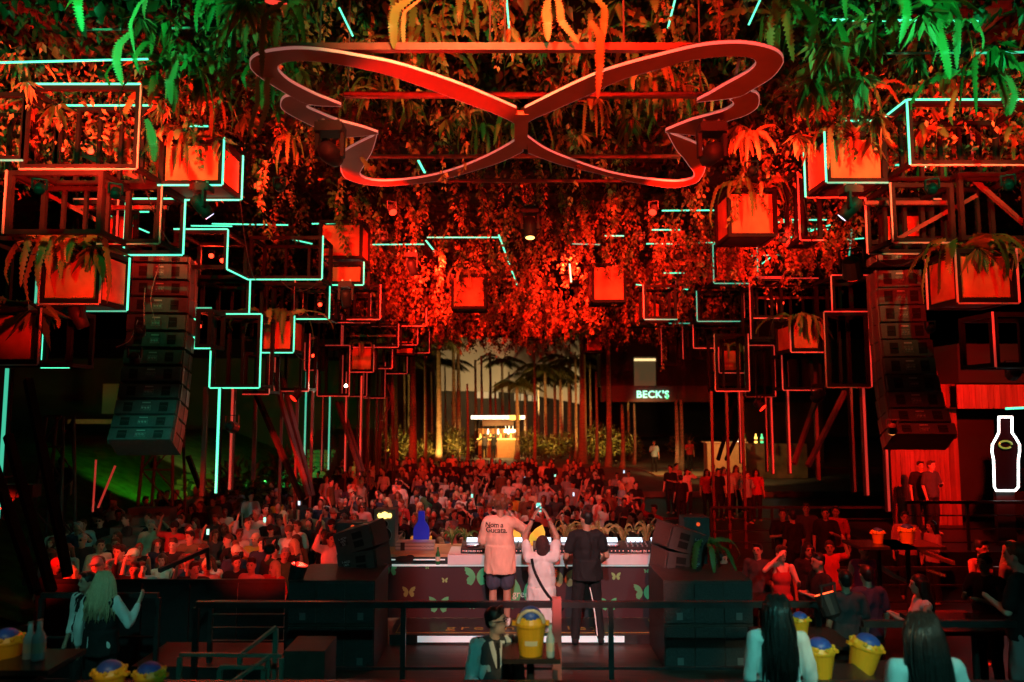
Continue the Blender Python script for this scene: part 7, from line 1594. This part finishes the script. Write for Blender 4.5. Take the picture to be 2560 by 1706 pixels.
def add_member(x, Y):
    px, _ = pix((x, Y, 0.4)); z, d = zone(px, Y)
    for _ in range(60):
        fem = rnd.random() < 0.42; v = CV[rnd.choices(range(6), [50, 17, 12, 10, 6, 4])[0]]; tc_ = rnd.choice(TOPC); hk = rnd.choice(['long', 'long', 'straight', 'bun'] if fem else ['short', 'short', 'fade', 'cap']); hc = rnd.choice(['black', 'black', 'brown', 'brown', 'auburn', 'blond', 'grey'] if not fem else ['black', 'brown', 'brown', 'auburn', 'blond'])
        g_ = rnd.choice(['tee', 'tank', 'tank'] if fem else ['tee', 'tee', 'tee', 'jack'])
        hl = {'long': f'long-{hc}-haired', 'straight': f'straight-{hc}-haired', 'bun': f'{hc}-bunned', 'short': f'{hc}-haired', 'fade': f'cropped-{hc}-haired', 'cap': f'{hc}-capped'}[hk]
        lb = f"{hl} {'woman' if fem else 'man'} in {tc_} {dict(tee='t-shirt', tank='tank-top', jack='jacket')[g_]} {v['name']}, {d} {z}"
        if lb not in seen and len(lb.split()) <= 16: break
    seen.add(lb)
    parts = [({'tee': 'shirt', 'tank': 'top', 'jack': 'jacket'}[g_], v[g_], CLO[tc_])]
    if Y < 15 or rnd.random() < 0.15: parts.append(('trousers', TRS, CLO[rnd.choice(['black', 'denim', 'charcoal'])]))
    else: parts.append(('trousers', TRS, CLO['black']))
    s = rnd.uniform(0.93, 1.0) if fem else rnd.uniform(0.98, 1.07)
    hm_ = HAIRM[hc] if hk != 'cap' else CLO[{'black': 'black', 'brown': 'brown', 'auburn': 'red', 'blond': 'cream', 'grey': 'grey'}[hc]]
    xh = [(SUNG, None)] if rnd.random() < 0.08 else []
    assemble((x, Y, PIT), math.pi + rnd.gauss(0, 0.35) - 0.02 * x, s, v['J'], v['fbody' if fem else 'body'], SKIN[rnd.choice([0, 0, 1, 1, 3, 3, 2])], lb, parts, (rnd.choice(HM[hk]), hm_), 'dancing crowd before the stage', Y < 21, xh).rotation_euler = (rnd.gauss(0, 0.05), rnd.gauss(0, 0.05), math.pi + rnd.gauss(0, 0.45) - 0.02 * x)
bands = [(12.2, 15.5, 66), (15.5, 19, 72), (19, 24, 72), (24, 30, 30), (30, 39, 10)]
for y0, y1, want in bands:
    n = 0; tries = 0
    while n < want and tries < 6000:
        tries += 1; Y = rnd.uniform(y0, y1)
        lo = 150 if Y < 18 else 250 if Y < 24 else 480 if Y < 30 else 820
        hi = 1640 if Y < 24 else 1600 if Y < 30 else 1480
        px = rnd.uniform(lo, hi); x = (px - 1280) / F * Y
        if x > 4.3: continue
        if Y < 14.2 and 700 < px: continue               # hidden behind the booth, speakers and subwoofers
        py = pix((x, Y, 0.4))[1]
        if py > 1352 and px > 700: continue
        if Y < 12.6 and px > 560: continue
        if any((x - a) ** 2 + (Y - b_) ** 2 < (0.52 if Y < 26 else 0.6) ** 2 for a, b_ in placed): continue
        placed.append((x, Y)); add_member(x, Y); n += 1

# the rest of the crowd, past the 300 largest, as one mass
g = random.Random(77); m = MB(); n = 0; tries = 0
CM = [SKIN[0], SKIN[1], CLO['black'], CLO['charcoal'], CLO['white'], CLO['grey'], CLO['navy'], HAIRM['black'], HAIRM['brown']]
while n < 190 and tries < 9000:
    tries += 1; Y = g.uniform(15.5, 39.5); px = g.uniform(330 if Y < 24 else 520 if Y < 30 else 800, 1600 if Y < 30 else 1500); x = (px - 1280) / F * Y
    if x > 4.3 or any((x - a) ** 2 + (Y - b_) ** 2 < 0.42 ** 2 for a, b_ in placed): continue
    placed.append((x, Y)); n += 1; s = g.uniform(0.93, 1.06); M = Matrix.Translation((x, Y, PIT)) @ Matrix.Rotation(math.pi + g.gauss(0, 0.4), 4, 'Z') @ Matrix.Scale(s, 4); m.M = M
    sk = g.choice([0, 0, 1]); top = g.choice([2, 2, 2, 3, 3, 4, 5, 6]); hr = g.choice([7, 7, 8])
    m.cm = sk; m.ball((0, 0.02, 1.63), (0.074, 0.092, 0.115), 10, 8); m.capsule((0, 0, 1.44), (0, 0.01, 1.55), 0.05, None, 8); m.capsule((0, 0.1, 1.64), (0, 0.112, 1.6), 0.012, None, 5)
    m.cm = hr; m.ball((0, 0.0, 1.665), (0.082, 0.096, 0.095), 10, 7)
    if g.random() < 0.4: m.capsule((0, -0.06, 1.6), (0, -0.08, 1.38), 0.08, 0.05, 8)
    m.cm = top; m.ball((0, 0, 1.28), (0.17, 0.12, 0.2), 10, 8); m.ball((0, 0, 1.05), (0.16, 0.115, 0.2), 10, 8); m.capsule((-0.15, 0, 1.40), (0.15, 0, 1.40), 0.068, None, 8)
    for sx in (-1, 1):
        m.cm = top; m.capsule((sx * 0.18, 0, 1.40), (sx * 0.24, 0, 1.15), 0.058, 0.05, 7); m.cm = sk; m.capsule((sx * 0.24, 0, 1.15), (sx * 0.16, 0.2, 1.0), 0.042, 0.03, 7)
        m.cm = 2; m.capsule((sx * 0.09, 0, 0.9), (sx * 0.1, 0, 0.08), 0.09, 0.05, 7)
m.M = None
tag(m.build('crowd', CM, None, True), 'rest of the dense dancing crowd between the nearer dancers', None, None, 'stuff')
for i, (px, py, Y) in enumerate([(1312, 1196, 31), (1388, 1190, 31), (1434, 1236, 24), (1180, 1240, 24), (748, 1258, 20), (662, 1300, 17), (1560, 1180, 33), (520, 1330, 15)]):
    c = P(px, py, Y); t = thing('phone', ['bright phone beyond the raised phone', 'greenish phone right of centre in the crowd', 'phone glowing beyond the man in black', 'phone glowing above the flight case', 'phone among the crowd below the red struts', 'phone in the crowd right of the left array', 'phone at the far right of the crowd', 'phone held up by the left bar railing'][i], 'phone', c, 'lit phones in the crowd')
    q = MB(); q.box(c, (0.062, 0.012, 0.12)); q.build('case', rub, t); q = MB(); q.box(c + V3((0, -0.0075, 0)), (0.054, 0.002, 0.11)); q.build('screen', mat('crowd_screen_%d' % (i % 2), (0.1, 0.1, 0.1), 0.3, emit=[(0.6, 0.8, 1.0), (0.3, 1.0, 0.7)][i % 2], es=1.3), t)
# ================================================================== SHOW LIGHT (every lamp sits in its fixture)
mh(825, 385, 9.6, P(1180, 740, 26), RED, 9000, 'moving head light under the left wing of the butterfly', cone=24)
mh(1780, 385, 9.8, P(1480, 730, 25), RED, 9000, 'moving head light under the right wing of the butterfly', cone=24)
mh(1325, 568, 15.0, (0.4, 13.5, -1.0), (1.0, 0.64, 0.40), 1000, 'lit moving head glowing amber at the canopy centre', lit=3.0, cone=64, lc=(1.0, 0.52, 0.12))
mh(503, 515, 11.8, P(700, 760, 12.6), (0.75, 0.6, 1.0), 40, 'moving head with a violet-white lens hanging under the left orange planter', lit=2.0, cone=30, s=0.85)
mh(2128, 520, 11.8, P(1900, 760, 12.6), (0.8, 0.75, 1.0), 40, 'moving head with a pale lens hanging under the right orange planter', lit=1.6, cone=30, s=0.85)
mh(865, 745, 17.0, (-4.2, 21.5, -0.4), (0.85, 0.9, 0.85), 150, 'unlit moving head in the red frames left of centre, beam added for the crowd', s=0.9, cone=66)  # beams added to this and the next unlit head to brighten the crowd
mh(1030, 668, 19.0, (-0.8, 23.5, -0.4), (1.0, 0.80, 0.62), 280, 'unlit moving head among red vines left of centre, beam added for the crowd', s=0.9, cone=74)
mh(195, 790, 12.6, P(400, 1200, 14), RED, 0, 'unlit moving head left of the left speaker array', s=0.9)
par_can(P(690, 6, 8.2), P(690, 300, 8.6), (1, .05, .03), 40, 'round red lamp at the top left of the butterfly', 90, 0.14, None, 0.8)
# red wash deep in the canopy
for px, py, Y, tx_, ty, tY, pw, lb in [(960, 600, 15.5, 1050, 720, 24, 3600, 'red lamp in the vines left of centre'), (1290, 470, 15.0, 1290, 700, 27, 700, 'red lamp in the vines at the canopy centre'), (1600, 600, 15.5, 1560, 720, 24, 3600, 'red lamp in the vines right of centre'),
                                   (700, 470, 11.0, 800, 560, 17, 1800, 'red lamp beside the left wing of the butterfly'), (1880, 430, 10.8, 1880, 540, 15, 2200, 'red lamp beside the right wing of the butterfly'), (1960, 600, 14.5, 1950, 590, 19.5, 2600, 'red lamp before the red foliage on the right'),
                                   (2330, 470, 10.2, 2300, 340, 12.6, 1100, 'red lamp inside the upper right frame'), (2520, 460, 10.2, 2500, 330, 12.6, 600, 'red lamp at the far upper right'), (100, 470, 10.0, 150, 320, 12.8, 1500, 'red lamp inside the wide upper left frame'), (290, 480, 10.2, 330, 300, 12.8, 1200, 'red lamp under the wide upper left frame'),
                                   (1420, 640, 20.5, 1450, 830, 32, 9500, 'red lamp among the far hanging boxes'), (1090, 640, 20.5, 1130, 820, 31, 9500, 'red lamp left among the far hanging boxes')]:
    par_can(P(px, py, Y), P(tx_, ty, tY), RED, pw, lb, 54 if Y > 14 else 100, 0.075, 'red wash lamps in the canopy', 2.0, 0.8)
# bare hot lamps facing the camera
for px, py, Y, pw, lb in [(528, 640, 16.4, 90, 'glaring red lamp above the bright neon box'), (556, 652, 16.6, 60, 'second glaring red lamp above the bright neon box'), (497, 816, 16.5, 60, 'orange red lamp at the left of the neon box'), (1955, 758, 21.5, 90, 'glaring red lamp in the right frames'), (1928, 766, 21.8, 60, 'smaller glaring lamp in the right frames'), (800, 762, 20, 60, 'red lamp in the frames left of centre'),
                          (12, 395, 12.6, 80, 'hot red lamp at the upper left edge'), (153, 372, 12.6, 60, 'hot red lamp within the wide upper left frame'), (226, 378, 12.6, 50, 'small hot lamp within the wide upper left frame'), (783, 890, 23.2, 50, 'small red lamp by the thin red edged box')]:
    par_can(P(px, py, Y), P(px, py + 60, Y - 4), (1, .03, .01) if pw != 161 else ORANGE, pw, lb, 150, 0.06, 'glaring red lamps in the frames', 5.0, 0.9)
t = par_can(P(865, 965, 22), P(865, 990, 10), (1.0, 0.85, 0.55), 30, 'tiny starry white lamp at the foot of the thin red edged box', 140, 0.05, None, 30.0)
# key light on the booth and the butterfly, from the lamps on the truss over the camera
par_can((1.2, 1.2, 6.3), (0.45, 9.9, 1.2), (1, 0.07, 0.035), 2500, 'red key lamp on the truss over the stage', 22, 0.13, 'stage truss lamps', 4.0, 0.35)
par_can((0.2, 1.0, 6.4), (0.45, 9.9, 1.1), (0.86, 0.86, 0.92), 1250, 'pink key lamp on the truss over the stage', 20, 0.13, 'stage truss lamps', 4.0, 0.4)
par_can((-2.5, 8.9, 1.15), (-1.05, 9.1, 7.0), (1, 0.012, 0.004), 3000, 'red uplight on the left subwoofers aimed at the butterfly', 24, 0.1, 'stage uplights', 3.0, 0.5)
par_can((3.0, 7.3, 1.2), (1.5, 9.4, 7.0), (1, 0.075, 0.015), 330, 'amber uplight by the right subwoofers aimed at the butterfly', 75, 0.1, 'stage uplights', 3.0, 0.6)
par_can((0.3, 5.2, 7.0), (0.4, 10.0, 8.7), (1, 0.05, 0.010), 1500, 'orange red lamp lighting the leaves above the butterfly', 85, 0.1, 'leaf lamps', 3.0, 0.8)
par_can((-4.6, 5.4, 7.1), (-5.8, 9.8, 8.6), GREEN, 950, 'green lamp lighting the leaves at the upper left', 82, 0.1, 'leaf lamps', 3.0, 0.8)
par_can((5.0, 5.4, 7.1), (6.0, 9.8, 8.6), GREEN, 1050, 'green lamp lighting the leaves at the upper right', 82, 0.1, 'leaf lamps', 3.0, 0.8)
par_can((-0.6, 5.2, 7.1), (-0.6, 10.5, 8.9), GREEN, 380, 'green lamp lighting the leaves above the centre', 82, 0.1, 'leaf lamps', 3.0, 0.8)
# teal wash over the near guests and the backs of the speakers
par_can((-3.0, 0.5, 6.2), (-4.65, 8.4, 0.5), (0.16, 0.75, 0.62), 620, 'teal wash lamp over the left of the camera platform', 17, 0.14, 'teal wash lamps', 4.0, 0.8)
par_can((3.2, 0.3, 6.0), (2.6, 7.0, 0.6), (0.16, 0.75, 0.62), 760, 'teal wash lamp over the right of the camera platform', 38, 0.14, 'teal wash lamps', 4.0, 0.8)
par_can((-0.1, 0.2, 5.4), (-0.1, 6.8, 0.4), (0.06, 0.8, 0.70), 260, 'middle teal wash lamp over the camera platform', 62, 0.14, 'teal wash lamps', 4.0, 0.8)
par_can((-4.9, 9.6, 3.6), (-6.2, 13.8, 1.4), (0.02, 0.8, 0.5), 190, 'teal lamp aimed at the back of the left array', 50, 0.07, 'array lamps', 2.0, 0.7)
par_can(P(345, 830, 10.6), P(180, 690, 12.0), RED, 420, 'red lamp lighting the left fern planter', 70, 0.06, 'planter lamps', 2.0, 0.7)
par_can(P(2330, 820, 10.6), P(2460, 690, 12.0), RED, 380, 'red lamp lighting the right fern planter', 70, 0.06, 'planter lamps', 2.0, 0.7)
par_can(P(1700, 640, 11.5), P(1880, 535, 14.8), RED, 1300, 'red lamp lighting the largest red box', 40, 0.06, 'planter lamps', 2.0, 0.7)
# crowd light
par_can((-8.3, 9.2, 1.6), (-5.4, 15.5, -0.1), RED, 1600, 'red lamp on the slanting tubes aimed at the left crowd', 42, 0.12, 'crowd lamps', 4.0, 0.6)
par_can((-5.6, 15.0, 2.6), (-5.0, 27, 0.2), RED, 3000, 'red lamp under the neon box aimed at the far crowd', 20, 0.12, 'crowd lamps', 3.0, 0.6)
par_can((5.9, 14.4, 3.2), (5.2, 26, 0), RED, 1300, 'red lamp by the tall right box aimed at the far guests', 50, 0.12, 'crowd lamps', 3.0, 0.6)
par_can((4.2, 9.0, 4.6), (6.0, 12, 0.2), RED, 1100, 'red lamp over the right guests', 80, 0.12, 'crowd lamps', 3.0, 0.7)
par_can((-3.0, 9.35, 1.25), (-5.6, 16.5, 0.0), RED, 420, 'red lamp on the left subwoofers aimed at the left crowd', 42, 0.07, 'crowd lamps', 3.0, 0.7)
par_can((9.2, 13.6, 3.6), (11.0, 19, 2.3), RED, 2200, 'red lamp washing the boarded hall on the right', 70, 0.12, 'crowd lamps', 3.0, 0.7)
par_can((-4.6, 15.6, 3.2), (-6.3, 14.2, 1.2), RED, 130, 'red lamp beside the left speaker array', 90, 0.1, 'array lamps', 2.0, 0.7)
par_can((5.2, 15.4, 3.0), (6.6, 14.3, 1.4), RED, 110, 'red lamp beside the right speaker array', 80, 0.1, 'array lamps', 2.0, 0.7)
par_can((-2.2, 13.4, 6.6), (0.4, 9.9, 1.3), RED, 420, 'red back lamp in the canopy aimed at the booth', 26, 0.08, 'stage truss lamps', 4.0, 0.4)
par_can((2.6, 13.4, 6.6), (0.5, 9.9, 1.3), RED, 240, 'second red back lamp in the canopy aimed at the booth', 26, 0.08, 'stage truss lamps', 4.0, 0.4)
par_can((0.9, 1.2, 6.7), (0.3, 13.5, 6.5), RED, 6000, 'red lamp on the truss raking the hanging vines', 46, 0.13, 'stage truss lamps', 4.0, 0.5)
# unseen narrow amber lamps added to keep the buckets yellow
for i, (tx_, ty_, tz_, pw, cn) in enumerate([(0.17, 6.6, 1.0, 70, 7), (3.0, 6.6, 1.0, 110, 16), (-3.05, 5.65, 0.6, 60, 9), (-4.2, 6.0, 0.8, 40, 8)]):
    par_can((tx_ * 0.6, 1.0, 5.0), (tx_, ty_, tz_), (1.0, 0.62, 0.25), pw * (9 if i == 0 else 4), ['added amber pin spot for the middle bucket', 'added amber pin spot for the right buckets', 'added amber pin spot for the bottom left buckets', 'added amber pin spot for the left edge bucket'][i], cn, 0.06, 'added amber pin spots', 3.0, 0.5)
for (px, py, Y) in ((2230, 1340, 11.0),): par_can(P(px, py - 260, Y - 1.2), P(px, py, Y), (1.0, 0.3, 0.06), 18, 'added amber pin spot over the two small buckets', 40, 0.06, 'added amber pin spots', 3.0, 0.5)
bpy.context.view_layer.update()
